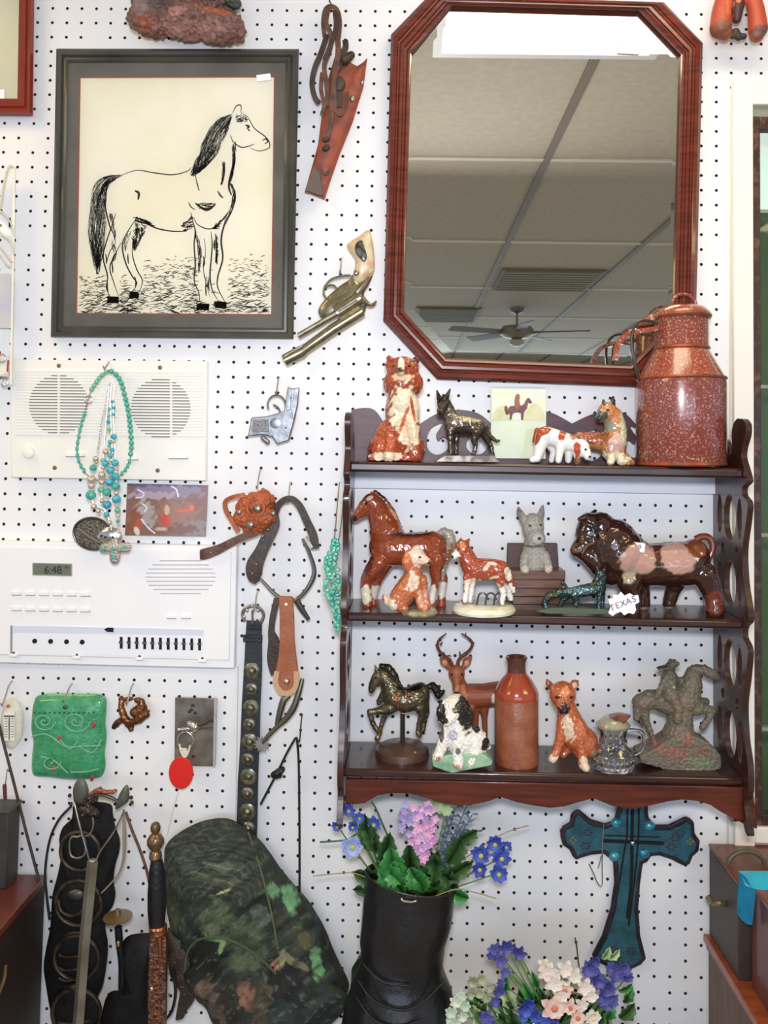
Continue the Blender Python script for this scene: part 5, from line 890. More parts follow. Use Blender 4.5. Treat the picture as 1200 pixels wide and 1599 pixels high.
# ================================================================== SPURS AND BELT
f = F(420, 830, 1.2); t = thing('spur_with_rosette', 'spur with orange leather rosette, brown straps and a curved steel heel band', 'spur', f)
b = B().cap([(382, 790, 4, 13), (400, 784, 6, 17), (416, 782, 5, 15)]).cap([(380, 808, 4, 14), (402, 812, 6, 18), (418, 806, 4, 14)]).cap([(388, 826, 2, 9), (406, 822, 4, 11)]).cap([(412, 768, 2, 5), (424, 782, 2, 6)])
blob('rosette', b, M_orl, f, t, 1.6, 2, None, rough=2.2, rs=.22)
B().band(curve([(384, 772, 8), (368, 775, 8), (354, 782, 6), (354, 795, 6), (363, 812, 6), (374, 830, 6)], 5), 3.4, 2).make('rosette_loop', M_orl, f, t)
B().tube([(403+13*math.cos(a), 792+13*math.sin(a), 20) for a in np.linspace(0, 2*math.pi, 25)[:-1]], 2.2, closed=True).make('leather_ring', M_orl, f, t)
for x, y, r in ((406, 793, 6), (395, 818, 6.5), (378, 798, 4), (430, 800, 4)): B().ell(x, y, 22, r, r, 3).make('silver_concho', M_steel, f, t)
B().band(curve([(314, 865, 6, 7), (322, 864, 8, 8.5), (345, 856, 8, 7), (372, 842, 8, 6), (402, 830, 6, 6)], 5), 7, 2).make('strap_tail', M_leab, f, t); B().ell(331, 862, 10, 1.8, 1.8, 1).make('stud', M_steel, f, t)
B().band(curve([(430, 800, 2, 6), (436, 788, 4, 5), (446, 780, 5, 5), (457, 779, 5, 5), (469, 790, 5, 5.5), (480, 813, 5, 6), (490, 836, 5, 6.5), (493, 856, 5, 6)], 5), 5, 2).make('arched_strap', M_lead, f, t)
B().band(curve([(424, 800, -2, 9), (428, 818, 0, 9), (420, 836, 2, 10), (409, 860, 4, 10), (399, 882, 5, 13), (399, 900, 4, 11), (404, 908, 3, 5)], 5), 9, 2.2).make('dark_strap', M_lead, f, t)
for x, y in ((402, 880), (396, 894), (412, 836), (420, 826)): B().ell(x, y, 9, 2.6, 2.6, 1.8).make('stud', M_steel, f, t)
B().tube(curve([(408, 903, 4, 2.4), (418, 914, 4, 2.6), (430, 926, 4, 3), (446, 936, 4, 3.4), (464, 934, 6, 3.4), (479, 920, 8, 3.6), (490, 900, 8, 3.8), (491, 884, 8, 3.4), (484, 862, 8, 3), (474, 840, 8, 2.6)], 6), n=10).make('heel_band', mat('spur_steel', '8E8A84', .3, metal=.9), f, t)
B().tube(curve([(464, 936, 5, 5), (472, 950, 5, 4.5), (483, 966, 5, 3)], 4), n=8).make('shank', M_dwire, f, t); B().rbox(483, 846, 9, 3, 10, 2, -30).make('buckle', M_steel, f, t)
f = F(448, 1060, 1.4); t = thing('spur_with_tan_strap', 'spur with a long tan leather strap and spiked rowel hanging beside the concho belt', 'spur', f)
b = B(); b.ext([(436, 929), (458, 930), (460, 960), (461, 1000), (465, 1035), (468, 1058), (464, 1074), (452, 1083), (440, 1081), (431, 1070), (430, 1052), (435, 1030), (438, 1000), (438, 960)], 2, 6); b.make('tan_strap', mat('tan_leather', '9A5434', .5, c2='A86240', scale=30, bump=.2, bscale=200), f, t, bevel=1)
B().band(curve([(434, 1046, 7), (432, 1064, 7), (440, 1078, 7), (452, 1080, 7), (463, 1070, 7), (464, 1046, 7)], 5), 4, 1.2).make('pale_edging', mat('rawhide', 'C9A07C', .6), f, t); B().ell(449, 1062, 8, 5, 5, 3).make('button', M_silver, f, t); B().ell(448, 942, 6.5, 2.4, 2.4, 1).make('stud', M_white, f, t)
B().band(curve([(433, 934, 0, 5), (427, 960, 0, 5), (424, 985, 0, 5), (428, 1003, -1, 9), (427, 1030, -2, 10), (430, 1054, -2, 7)], 5), 6, 1.6).make('under_strap', M_lead, f, t)
B().tube(curve([(473, 1059, 2, 3), (468, 1078, 4, 4.5), (460, 1102, 5, 5.5), (448, 1120, 5, 5), (434, 1133, 5, 4), (420, 1147, 5, 3.6), (411, 1158, 5, 3)], 5), n=10).tube(curve([(452, 1084, 2, 5), (444, 1092, 4, 5.5), (438, 1112, 5, 5), (434, 1130, 5, 4)], 5), n=10).make('yoke', mat('olive_steel', '6E6A5C', .35, metal=.8), f, t)
b = B(); o_ = []
for i in range(24): r = 13 if i % 2 == 0 else 8; a = i*math.pi/12; o_.append((410+r*math.cos(a), 1160+r*math.sin(a)))
b.ext(o_, 4, 6.5); b.make('rowel', M_steel, f, t)
f = F(392, 1140, .4); t = thing('concho_belt', 'black leather belt with round silver conchos hanging by its buckle', 'belt', f)
B().band(curve([(398, 968, 2, 12), (397, 990, 2, 12.5), (396, 1040, 2, 14), (393, 1100, 2, 14.5), (391, 1160, 2, 15), (388, 1220, 2, 15.5), (386, 1300, 2, 16), (383, 1345, 2, 16)], 5), 14, 2).make('strap', mat('belt_black', '1C2024', .4, c2='2A3036', scale=30, bump=.15, bscale=200), f, t)
B().rbox(396, 995, 5, 15, 5.5, 2.5, 2).make('keeper_loop', M_blk, f, t, bevel=1); B().rbox(398, 978, 4.5, 11, 4, 2, 0).make('keeper_loop', M_blk, f, t, bevel=1)
for i, (x, y, r) in enumerate(((394.6, 1046, 13), (394, 1075, 10), (393, 1104, 13), (390.5, 1130, 10), (391, 1157, 13), (388.5, 1184, 10), (389, 1211, 13), (388, 1237, 10), (387.5, 1265, 13), (389, 1290, 10))):
    b = B(); b.lathe([(r, 4), (r, 5.5), (r*.84, 6.6), (r*.8, 5.8), (r*.55, 6.4), (r*.5, 5.8), (r*.38, 7.5), (r*.2, 9), (.3, 9.5)], x, y, 28, axis='z'); c_ = b.make('concho', mat('concho_pewter', '8A8678', .35, metal=.8, c2='65614F', scale=120), f, t, sharp=25)
B().tube(curve([(384, 968, 5), (380, 958, 6), (384, 948, 7), (396, 943, 8), (408, 948, 7), (413, 958, 6), (409, 970, 5)], 5), 2.6, n=10).make('buckle', M_steel, f, t); bk_ = bpy.data.objects[list(WO)[-1]]; B().tube([(396, 972, 6), (396, 950, 9)], 1.8).make('buckle_prong', M_steel, f, bk_)
for x, y in ((388, 950), (396, 943), (405, 950), (383, 960)): B().ell(x, y, 9, 2.6, 2.6, 2).make('bead', M_silver, f, bk_)

# ================================================================== SMALL THINGS BELOW THE INTERCOM
f = F(107, 1150, .3); t = thing('green_plaque', 'mottled green ceramic plaque with swirl relief and tiny red marks', 'plaque', f)
M_grn = mat('green_glaze', '2E8C5C', .25, coat=.6, c2='4CA676', scale=70, lo=.35, hi=.7, bump=.6, bscale=160)
b = B(); pillow(b, outl('60,1086 90,1083 120,1084 150,1084 163,1088 166,1100 164,1130 166,1150 163,1175 164,1195 160,1210 148,1215 110,1217 75,1213 56,1212 50,1204 50,1180 52,1160 49,1140 50,1115 53,1096'), 0, 14, rings=12); b.make('plaque', M_grn, f, t)
def spiral(cx, cy, r, turns=2, z=14): return [(cx+r*(1-k_/40)*math.cos(turns*2*math.pi*k_/40), cy+r*.8*(1-k_/40)*math.sin(turns*2*math.pi*k_/40), z) for k_ in range(40)]
M_grl = mat('pale_green_relief', '7CB898', .25, coat=.6)
for q in (spiral(75, 1122, 18), spiral(124, 1122, 22), [(55, 1146, 12), (80, 1142, 14), (108, 1160, 15), (135, 1160, 14), (162, 1160, 11)], [(100, 1150, 15), (115, 1164, 15), (128, 1152, 15)], spiral(85, 1185, 16, 1.3), [(70, 1176, 14), (90, 1182, 14), (112, 1202, 14)], [(116, 1200, 14), (140, 1200, 13), (158, 1196, 11)], [(128, 1160, 14), (150, 1170, 13), (162, 1150, 11)]): B().tube(curve(q, 2 if len(q) > 20 else 5), 1.1, n=6).make('relief_line', M_grl, f, t)
for i in range(13): B().ell(60+i*7.6, 1109, 13, 1.6, 1.3, .9, n=8, m=5).make('punched_dot', mat('plaque_dark', '1E3A2A', .4), f, t)
B().ell(107, 1100, 14, 3.5, 3, 2).make('nail', M_dwire, f, t)
for x, y in ((99, 1148), (89, 1195), (147, 1211), (152, 1127)): B().ell(x, y, 13 if y < 1205 else 9, 3, 5, 1.5, 20).make('red_mark', mat('berry_red', 'B03A34', .3, coat=.5), f, t)
f = F(205, 1115, .5); t = thing('bronze_animal_head', 'small copper-brown curled animal head ornament right of the green plaque', 'ornament', f)
b = B().cap([(190, 1090, 2, 4), (191, 1105, 4, 5), (196, 1120, 4, 6), (204, 1128, 4, 5)]).cap([(204, 1128, 4, 5), (218, 1122, 5, 7), (230, 1114, 6, 6)]).cap([(212, 1110, 6, 7), (222, 1104, 6, 8), (230, 1112, 6, 5)]).cap([(214, 1092, 3, 4), (222, 1094, 4, 5), (226, 1104, 5, 6)]).cap([(196, 1092, 2, 3.5), (206, 1090, 2, 3)]).cap([(196, 1120, 2, 5), (184, 1128, 2, 5), (179, 1134, 2, 4)]).cap([(196, 1126, 2, 4), (206, 1138, 2, 4)])
blob('head', b, M_bronze, f, t, 1, 2, paint('6E4230', [('A0684C', 220, 1110, 8, 6), ('4A3A34', 182, 1132, 6, 5), ('8A5238', 192, 1104, 5, 12)], mott=.2), rough=.5)
f = F(306, 1195, .2); t = thing('switch_plate', 'rectangular aged metal plate fixed under the intercom behind a key ring', 'metal plate', f)
B().ext(outl('274,1088 340,1090 337,1196 273,1194'), 0, 3).make('plate', mat('aged_nickel', '8C857C', .35, metal=.5, c2='6E6660', scale=30), f, t, bevel=.8)
B().ext(outl('336,1090 340,1090 337,1196 334,1196'), 3, 6).make('edge_lip', mat('pale_lip', 'C2BAB0', .4, metal=.4), f, t)
for x, y in ((302, 1100), (300, 1107), (306, 1112), (303, 1180), (334, 1125), (297, 1110)): B().ell(x, y, 3.2, 3, 2.4, .8).make('stain_spot', mat('plate_stain', '2E2A26', .6), f, t)
f = F(292, 1190, 1.2); t = thing('key_ring', 'key ring with chrome charm, dark key and bright red oval tag', 'key ring', f)
B().tube([(291+12*math.cos(a), 1155+14*math.sin(a), 5) for a in np.linspace(0, 2*math.pi, 25)[:-1]], 1.2, closed=True).make('ring', M_hook, f, t)
b = B().cap([(297, 1128, 6, 4), (306, 1132, 8, 6), (304, 1140, 7, 5)]).cap([(280, 1138, 4, 2), (296, 1136, 5, 3)]); blob('chrome_charm', b, M_silver, f, t, 1, 1, rough=1, rs=.6)
b = B().cap([(308, 1132, 5, 2), (324, 1126, 5, 3), (330, 1120, 5, 3)]).cap([(310, 1136, 5, 1.4), (334, 1134, 5, 1)]); blob('dark_key', b, M_dwire, f, t, 1, 1)
B().tube(curve([(282, 1160, 5), (284, 1172, 5), (290, 1180, 5), (296, 1172, 5), (298, 1162, 5)], 4), 1.6).make('plastic_loop', mat('cream_plastic', 'DCD0BC', .4), f, t); B().ell(290, 1174, 5, 6, 8, 1.5).make('tag_neck', mat('cream_plastic'), f, t)
b = B(); LL = [[(284+19*k_*math.cos(a), 1205+25*k_*math.sin(a), z) for a in np.linspace(0, 2*math.pi, 33)[:-1]] for k_, z in ((.97, 3), (1, 4), (1, 5), (.95, 6), (.3, 6.2))]; b.loops(LL, True).make('red_tag', mat('bright_red', 'D81E18', .4), f, t)
f = F(262, 1300, .4); tag(B().tube(curve([(283, 1230, 16), (276, 1250, 12), (268, 1280, 8), (262, 1302, 4)], 5), .6).make('thread', mat('white_thread', 'E8E6E2', .6), f), 'thin white thread dangling below the red oval tag', 'thread')
f = F(18, 1130, .4); t = thing('thermometer', 'small white plaque thermometer hanging at the left edge below the intercom', 'thermometer', f)
b = B(); pillow(b, outl('8,1096 14,1092 22,1092 28,1098 32,1106 35,1116 35,1136 34,1148 28,1160 18,1170 8,1164 2,1152 1,1136 2,1116 5,1106'), 0, 5); b.make('plaque', mat('cream_plaque', 'DEDACB', .5, c2='CFCAB8', scale=60), f, t)
B().rbox(18, 1132, 6, 8, 22, 1, 0).make('scale_plate', mat('scale_white', 'EDEBE2', .4), f, t); B().rbox(18, 1116, 7.4, 8, 1, .5, 0).make('scale_bar', M_dwire, f, t); B().tube([(18, 1118, 8), (18, 1152, 8)], 1, n=6).make('tube', M_steel, f, t)
for i in range(8): B().rbox(13, 1120+i*4, 7.2, 2, .4, .3, 0).rbox(23, 1120+i*4, 7.2, 2, .4, .3, 0).make('scale_tick', M_dwire, f, t)
B().ell(15, 1101, 5, 3, 3, 1.4).make('red_flower', mat('fade_red', 'B86A5E', .5), f, t)
f = F(455, 1250, 1.3); t = thing('bolo_tie', 'black braided cord bolo with a dark knot slide hanging right of the belt', 'bolo tie', f)
B().tube(curve([(406, 1259, -8), (420, 1232, -4), (433, 1207, 0), (447, 1178, 2), (459, 1156, 4), (463, 1151, 4), (465, 1156, 4), (467, 1200, 0), (468, 1300, 0), (468, 1392, 0)], 5), 1.9).make('cord', M_blk, f, t)
b = B().cap([(428, 1209, 2, 5), (436, 1204, 4, 6), (442, 1200, 3, 4)]).cap([(432, 1212, 2, 4), (438, 1210, 2, 4)]); blob('slide_knot', b, M_blk, f, t, 1.2, 1, rough=1, rs=.5)
f = F(30, 1250, .6); tag(B().tube(curve([(-12, 1090, 0), (4, 1150, 2), (22, 1215, 4), (42, 1290, 6), (64, 1368, 8)], 5), 2.2).make('riding_crop', M_lead, f), 'thin dark brown riding crop leaning diagonally at the left edge', 'crop')
f = F(8, 1236, 1); tag(B().cap([(8, 1226, 2, 3), (9, 1246, 2, 2.5)]).tube([(12, 1200, 1), (9, 1224, 2)], .6).make('tassel', mat('maroon', '5E2A2A', .6), f), 'small maroon tassel above the dark box at the left edge', 'tassel')
# ================================================================== CROSS
f = F(980, 1390, .25); t = thing('wall_cross', 'teal patinated metal cross with dark border and flower dots under the wall shelf', 'cross', f)
CR = outl('962,1240 1012,1240 1011,1262 1012,1273 1021,1286 1043,1286 1060,1278 1070,1273 1078,1276 1083,1282 1084,1299 1092,1310 1090,1326 1081,1334 1076,1346 1069,1350 1058,1345 1047,1339 1028,1333 1016,1334 1010,1343 1003,1346 999,1376 996,1416 999,1458 1008,1493 1000,1502 986,1509 970,1513 955,1509 944,1504 930,1497 924,1489 940,1458 953,1416 959,1376 957,1343 949,1336 942,1330 922,1332 908,1336 899,1340 893,1334 889,1324 878,1317 875,1306 874,1296 878,1288 889,1282 891,1269 898,1263 904,1262 922,1277 944,1284 958,1279 964,1258')
B().ext(CR, 0, 7).make('border', mat('cross_dark', '231F26', .45, metal=.3, c2='3A3038', scale=60), f, t, bevel=2)
cx_, cy_ = 984, 1308
def inset(o, m):
    o = np.array(o); n = len(o); out = []
    ar = sum(o[i][0]*o[(i+1) % n][1]-o[(i+1) % n][0]*o[i][1] for i in range(n)); sg = 1 if ar > 0 else -1
    for i in range(n):
        a, p, c = o[i-1], o[i], o[(i+1) % n]; t1 = (p-a)/np.linalg.norm(p-a); t2 = (c-p)/np.linalg.norm(c-p); n1 = np.array([-t1[1], t1[0]])*sg; n2 = np.array([-t2[1], t2[0]])*sg
        q = n1+n2; q /= max(.5, q@n1*1.0+1e-6); out.append(tuple(p+q*m/ max(1, np.linalg.norm(q))))
    return out
pt_ = mat('teal_patina', '24525C', .45, metal=.3, c2='35687A', scale=40, c3='4A5E50', bump=.3, bscale=120, lo=.35, hi=.65)
B().ext(inset(CR, 7), 7, 9).make('patina_field', pt_, f, t, bevel=.8)
for p in ([(986, 1244, 10), (985, 1309, 10), (984, 1370, 10), (978, 1428, 10)], [(978, 1244, 10), (977, 1300, 10), (972, 1330, 10), (966, 1370, 10)], [(996, 1246, 10), (995, 1298, 10), (990, 1360, 10), (980, 1440, 10)]): B().tube(curve(p, 5), 2.4 if p[0][0] == 986 else 1.3).make('inner_cross', M_dark, f, t)
B().tube([(938, 1308, 10), (1034, 1312, 10)], 2.6).make('inner_cross', M_dark, f, t); B().tube([(942, 1300, 9), (1028, 1303, 9)], 1.1).make('inner_cross', M_dark, f, t)
B().ell(985, 1310, 13, 4, 4, 3).make('centre_stud', M_silver, f, t)
for x, y in ((961, 1281), (1013, 1286), (958, 1333), (1004, 1328)): B().ell(x, y, 8, 9, 8, 6).make('corner_knob', mat('knob_teal', '2A7C96', .3, metal=.3, coat=.5, c2='4AA0A8', scale=60), f, t)
for x, y in ((916, 1295), (912, 1316), (1052, 1304), (1046, 1318), (954, 1477), (983, 1479), (968, 1502), (1060, 1296)):
    for q in range(6): a = q*math.pi/3; B().ell(x+5.6*math.cos(a), y+4.6*math.sin(a), 9, 2.3, 2, 1, n=8, m=5).make('petal_dot', mat('cross_plum', '3A2430' if True else '', .5), f, t)
for x, y in ((893, 1308), (1076, 1310)):
    for q in range(4): a = q*math.pi/2; B().ell(x+4*math.cos(a), y+4*math.sin(a), 9, 2.2, 2.2, 1, n=8, m=5).make('petal_dot', mat('cross_ochre', '7A6A3A', .5), f, t)
b = B().tube(curve([(941, 1283, 10), (939, 1310, 12), (938, 1345, 12), (938, 1375, 12), (932, 1374, 12), (924, 1356, 12), (918, 1343, 12)], 5), .9).tube([(932, 1350, 12), (937, 1330, 12)], .8)
tag(b.make('hanging_wire', M_hook, F(935, 1340, .8)), 'bent silver wire dangling over the left arm of the teal cross', 'wire')

# ================================================================== BOOT AND FLOWERS
f = F(630, 1599, 4.3); t = thing('cowboy_boot', 'tall black leather boot used as a vase for a bouquet', 'boot', f)
sec = [(1372, 641, 70, 48), (1400, 639, 71, 50), (1440, 635, 70.5, 52), (1470, 629, 66.5, 52), (1490, 626, 65, 52), (1515, 624, 71, 56), (1540, 624, 78, 62), (1570, 624, 86, 72), (1600, 626, 90, 84), (1640, 630, 93, 92), (1680, 632, 92, 95)]
LL = []
for i, (y, cx, rx, rz) in enumerate(sec):
    lp = []
    for k_ in range(48):
        a = 2*math.pi*k_/48; w = 1
        if 1450 < y < 1620: w = 1+.035*math.sin(5*a+y*.09)+.03*math.sin(3*a-y*.13)
        tilt = (math.cos(a))*(13 if y < 1390 else (12 if y < 1420 else 4)) if y < 1480 else 0
        lp.append((cx+rx*w*math.cos(a), y+tilt, rz*w*math.sin(a)+(8 if y > 1540 else 0)))
    LL.append(lp)
inn_ = [[(641+(p[0]-641)*.94, p[1], p[2]*.94) for p in LL[0]], [(641+(p[0]-641)*.9, p[1]+50, p[2]*.9) for p in LL[0]]]
b = B(); b.loops(inn_[::-1]+LL); b.make('shaft', mat('boot_leather', '131417', .32, c2='1D1E22', scale=20, bump=.6, bscale=38, coat=.15), f, t, sharp=60)
b = B()
for p in ([(562, 1500, 52), (585, 1520, 66), (620, 1532, 70), (652, 1528, 68), (690, 1505, 50)], [(560, 1528, 50), (590, 1548, 72), (625, 1552, 78), (660, 1545, 74)], [(570, 1480, 45), (600, 1497, 60), (640, 1502, 62)]): b.tube(curve([(x, y, z-5, .6+1.6*math.sin(math.pi*(i+.3)/len(p))) for i, (x, y, z) in enumerate(p)], 6), n=8, flat=2)
b.make('crease', MATS['boot_leather'], f, t)
B().tube(curve([(x, y-1, z) for x, y, z in LL[0][::4]], 3, True), 1.6, closed=True).make('top_binding', M_blk, f, t)
B().tube(curve([(628, 1374, 50), (630, 1376, 54), (642, 1378, 54), (650, 1378, 51)], 4), 1.8).make('metal_pull', M_silver, f, t)
M_g1 = mat('leaf_green', '2E7A38', .45, c2='48954E', scale=60, coat=.2); M_g2 = mat('leaf_deep', '2C4E26', .5, c2='3E6634', scale=60); M_g3 = mat('leaf_pale', '8FAF78', .5, c2='B8CC98', scale=60); M_g4 = mat('leaf_bluegrey', '45586C', .5, c2='5E7488', scale=60); M_st = mat('stem', '6C8A4E', .5)
M_bl = mat('petal_blue', '2E3E9C', .5, c2='4C64C0', scale=70); M_bl2 = mat('petal_blueviolet', '3E4088', .5, c2='6462AC', scale=70); M_lb = mat('petal_paleblue', '8FA4D8', .5, c2='B4BEE6', scale=70); M_pk = mat('petal_pink', 'D896C8', .5, c2='E8B8D8', scale=70); M_vi = mat('petal_violet', '9C88C8', .5, c2='B8A8DC', scale=70); M_wh = mat('petal_white', 'E8E4D4', .5, c2='F0E0D8', scale=40); M_pp = mat('petal_blush', 'E8C4BC', .5, c2='F0D8CC', scale=60); M_wg = mat('petal_greenwhite', 'C4D8BC', .5, c2='E0E8D4', scale=60)
fr_ = random.Random(21)
def petal(b, x, y, z, ang, L_, w, lift=.4, curl=0):
    """one cupped petal or leaf blade growing from (x,y,z)"""
    c, s = math.cos(ang), math.sin(ang); V = []; prof_ = ((0, .15), (.25, .75), (.55, 1), (.8, .7), (1, .06))
    for q, (u, ww_) in enumerate(prof_):
        zz = z+L_*lift*u-curl*L_*u*u
        for sgn in (-1, 0, 1): V.append((x+c*L_*u-s*w*ww_*sgn, y+s*L_*u+c*w*ww_*sgn, zz+(abs(sgn)*w*.3)))
    fc = []
    for q in range(4):
        for k_ in (0, 1): o_ = q*3+k_; fc.append((o_, o_+1, o_+4, o_+3))
    b.add(V, fc)
def leafblade(b, x, y, z, ang, L_, w, lobes=5):
    """broad toothed leaf"""
    c, s = math.cos(ang), math.sin(ang); n = 16; V = [(x, y, z)]; up_ = []; 
    for sgn in (-1, 1):
        for q in range(n+1):
            u = q/n; ww_ = w*math.sin(math.pi*min(1, u*1.02+.02))**.7*(1+.16*math.sin(u*lobes*6.28)); V.append((x+c*L_*u-s*ww_*sgn, y+s*L_*u+c*ww_*sgn, z+6*math.sin(u*3)+abs(ww_)*.25))
    mid = len(V)
    for q in range(n+1): u = q/n; V.append((x+c*L_*u, y+s*L_*u, z+6*math.sin(u*3)))
    fc = []
    for sgn in (0, 1):
        o_ = 1+sgn*(n+1)
        for q in range(n): fc.append((o_+q, o_+q+1, mid+q+1, mid+q))
    b.add(V, fc)
def stem(fr, par, p0, p1, z0, z1, r=1.3, m=None, bend=0):
    mx_, my_ = (p0[0]+p1[0])/2+bend, (p0[1]+p1[1])/2
    B().tube(curve([(p0[0], p0[1], z0), (mx_, my_, (z0+z1)/2), (p1[0], p1[1], z1)], 6), r, n=6).make('stem', m or M_st, fr, par)
def flower(fr, root, x, y, z, R, m, n=6, centre=None, base=None, lab='', cat='flower', group=None, leaves=(), name='blue_flower', heads=None, layers=2):
    t = thing(name, lab, cat, fr, group)
    for (hx, hy, hz, hr) in (heads or [(x, y, z, R)]):
        stem(fr, t, root, (hx, hy), -4, hz-2, 1.2, bend=fr_.uniform(-5, 5)); b = B()
        for l_ in range(layers):
            for q in range(n): petal(b, hx, hy, hz+l_*2, 2*math.pi*(q+.5*l_)/n+fr_.uniform(-.15, .15), hr*(1-.3*l_)*fr_.uniform(.85, 1.15), hr*.34, .08+.22*l_+fr_.uniform(-.06, .1), .12)
        b.make('bloom', m, fr, t, sharp=0, recalc=False)
        if centre: B().ell(hx, hy, hz+4, hr*.26, hr*.26, hr*.2, n=10, m=6).make('flower_centre', centre, fr, t)
    for (lx, ly, la, ll, lw, lm) in leaves:
        b = B(); leafblade(b, lx, ly, z-6, math.radians(la), ll, lw); b.make('leaf', lm, fr, t, sharp=0, recalc=False)
    return t
fb = F(641, 1385, 3.6); ctr = mat('pollen', 'B8B45A', .6); rt_ = (640, 1400)
G1 = 'artificial flowers in the black boot'
flower(fb, (612, 1400), 0, 0, 12, 0, M_bl, 8, ctr, lab='small blue blossoms spilling over the upper left of the boot bouquet', group=G1, heads=[(545, 1262, 6, 11), (562, 1272, 10, 10), (527, 1287, 6, 9), (552, 1284, 14, 9), (540, 1250, 0, 9), (584, 1283, 8, 13)], name='blue_flower')
flower(fb, (614, 1400), 0, 0, 16, 0, M_lb, 13, ctr, lab='pale blue daisy low on the left of the boot bouquet', group=G1, heads=[(552, 1313, 18, 17)], name='daisy')
t = thing('hyacinth', 'pink and lilac hyacinth spike standing at the centre of the boot bouquet', 'flower', fb, G1)
stem(fb, t, (645, 1400), (658, 1325), 0, 10, 2.2); k_ = 0
for q in range(70):
    u = q/69; y = 1246+u*82; w = 30*math.sin(math.pi*min(1, .18+u*.8))**.8*(1 if u < .6 else 1-(u-.6)*1.5); x = 652+u*10+fr_.uniform(-w, w); m = M_vi if (x < 640 or fr_.random() < .25) else M_pk
    b = B(); z = 14+14*(1-((x-652-u*10)/(w+3))**2)
    for a in range(5): petal(b, x, y, z, a*1.257+q, 7, 2.6, .3)
    b.make('floret', m, fb, t, sharp=0, recalc=False)
flower(fb, (670, 1400), 0, 0, 14, 0, M_bl, 9, ctr, lab='deep blue cornflowers leaning out on the right of the boot bouquet', group=G1, heads=[(750, 1328, 14, 16), (772, 1312, 12, 14), (782, 1332, 16, 15), (778, 1358, 12, 15), (748, 1348, 18, 13), (790, 1318, 8, 10)], name='cornflower')
t = thing('fern_sprig', 'blue-grey feathery sprig behind the hyacinth in the boot bouquet', 'foliage', fb, G1)
for x1, y1 in ((712, 1262), (730, 1258), (700, 1280), (722, 1290), (738, 1272), (745, 1300), (720, 1330), (712, 1350)):
    stem(fb, t, (672, 1390), (x1, y1), -6, 0, 1, M_g4); b = B()
    for q in range(14): u = .3+.7*q/13; px_, py_ = 672+(x1-672)*u, 1390+(y1-1390)*u; petal(b, px_, py_, -3, -1.2+(.9 if q % 2 else -.9)+fr_.uniform(-.3, .3), 11, 2, .1)
    b.make('frond', M_g4, fb, t, sharp=0, recalc=False)
t = thing('ivy_spray', 'large bright green toothed leaves spilling over the boot rim', 'foliage', fb, G1)
for x, y, a, L_, w, m in ((630, 1385, 235, 62, 22, M_g1), (618, 1370, 262, 60, 20, M_g1), (600, 1340, 30, 44, 20, M_g1), (640, 1345, 60, 38, 17, M_g1), (655, 1350, 80, 34, 14, M_g1), (615, 1375, 195, 68, 17, M_g2), (610, 1380, 175, 60, 14, M_g2), (690, 1350, 60, 46, 14, M_g2), (665, 1380, 290, 60, 15, M_g2), (640, 1380, 270, 70, 16, M_g2), (700, 1380, 20, 34, 12, M_g1), (680, 1375, 330, 70, 14, M_g2), (600, 1350, 280, 56, 15, M_g2), (590, 1330, 250, 62, 13, M_g2), (575, 1325, 265, 60, 12, M_g2), (690, 1372, 250, 50, 14, M_g2), (655, 1395, 190, 70, 14, M_g2), (645, 1398, 350, 75, 14, M_g2), (625, 1400, 240, 50, 16, M_g2), (668, 1398, 300, 50, 16, M_g2), (700, 1345, 300, 50, 16, M_g2), (715, 1310, 330, 36, 11, M_g2)):
    b = B(); leafblade(b, x, y, 20 if m is M_g1 else 6, math.radians(a), L_, w); b.make('leaf', m, fb, t, sharp=0, recalc=False)
flower(fb, (660, 1400), 0, 0, 4, 0, M_g3, 5, None, lab='pale green buds at the top behind the hyacinth', group=G1, heads=[(684, 1256, 2, 13), (697, 1262, 2, 12), (690, 1250, 0, 9)], name='green_bud')
for i, (p, lab) in enumerate(([[(615, 1385, 10), (560, 1358, 14), (530, 1357, 14), (490, 1362, 12)], 'thin tan twig poking out left above the boot rim'], [[(600, 1370, 8), (570, 1300, 8), (540, 1308, 8), (500, 1311, 8)], 'short green twig poking out at the far left of the boot bouquet'], [[(670, 1390, 26), (710, 1371, 34), (740, 1376, 34), (772, 1386, 32)], 'pale grass stalk bending right over the boot rim'], [[(660, 1380, 0), (720, 1340, 8), (782, 1300, 8), (826, 1287, 4)], 'hair-thin twig reaching right above the blue cornflowers'], [[(640, 1380, 0), (600, 1290, 4), (588, 1262, 4), (580, 1250, 2)], 'curved dark stem rising at the left of the boot bouquet'])):
    tag(B().tube(curve(p, 6), 1.5 if i in (1, 4) else .9).make('twig', mat('twig_tan', '9C8A5E', .6) if i in (0, 2, 3) else M_g2, fb), lab, 'twig', G1)
# second bouquet
fv = F(900, 1650, 4.5); t = thing('dark_vase', 'dark glossy vase rim behind the lower bouquet near the bottom edge', 'vase', fv)
B().lathe([(70, 1720), (72, 1640), (66, 1600), (58, 1585), (50, 1583), (46, 1600)], 892, 0, 40).make('body', mat('vase_dark', '1E201C', .2, coat=.5), fv, t)
G2 = 'artificial flowers in the lower bouquet'; fw = F(860, 1560, 5.2)
def lower(heads, m, n, lab, name, c=None, leaves=(), root=(870, 1610), layers=2): return flower(fw, root, heads[0][0], heads[0][1], 6, 0, m, n, c, lab=lab, group=G2, heads=heads, name=name, leaves=leaves, layers=layers)
lower([(772, 1478, 6, 12), (790, 1474, 8, 13), (781, 1492, 12, 12), (810, 1484, 8, 12), (800, 1478, 4, 9), (788, 1512, 10, 9), (768, 1488, 4, 9)], M_bl2, 6, 'violet-blue cluster at the upper left tip of the lower bouquet', 'statice_sprig')
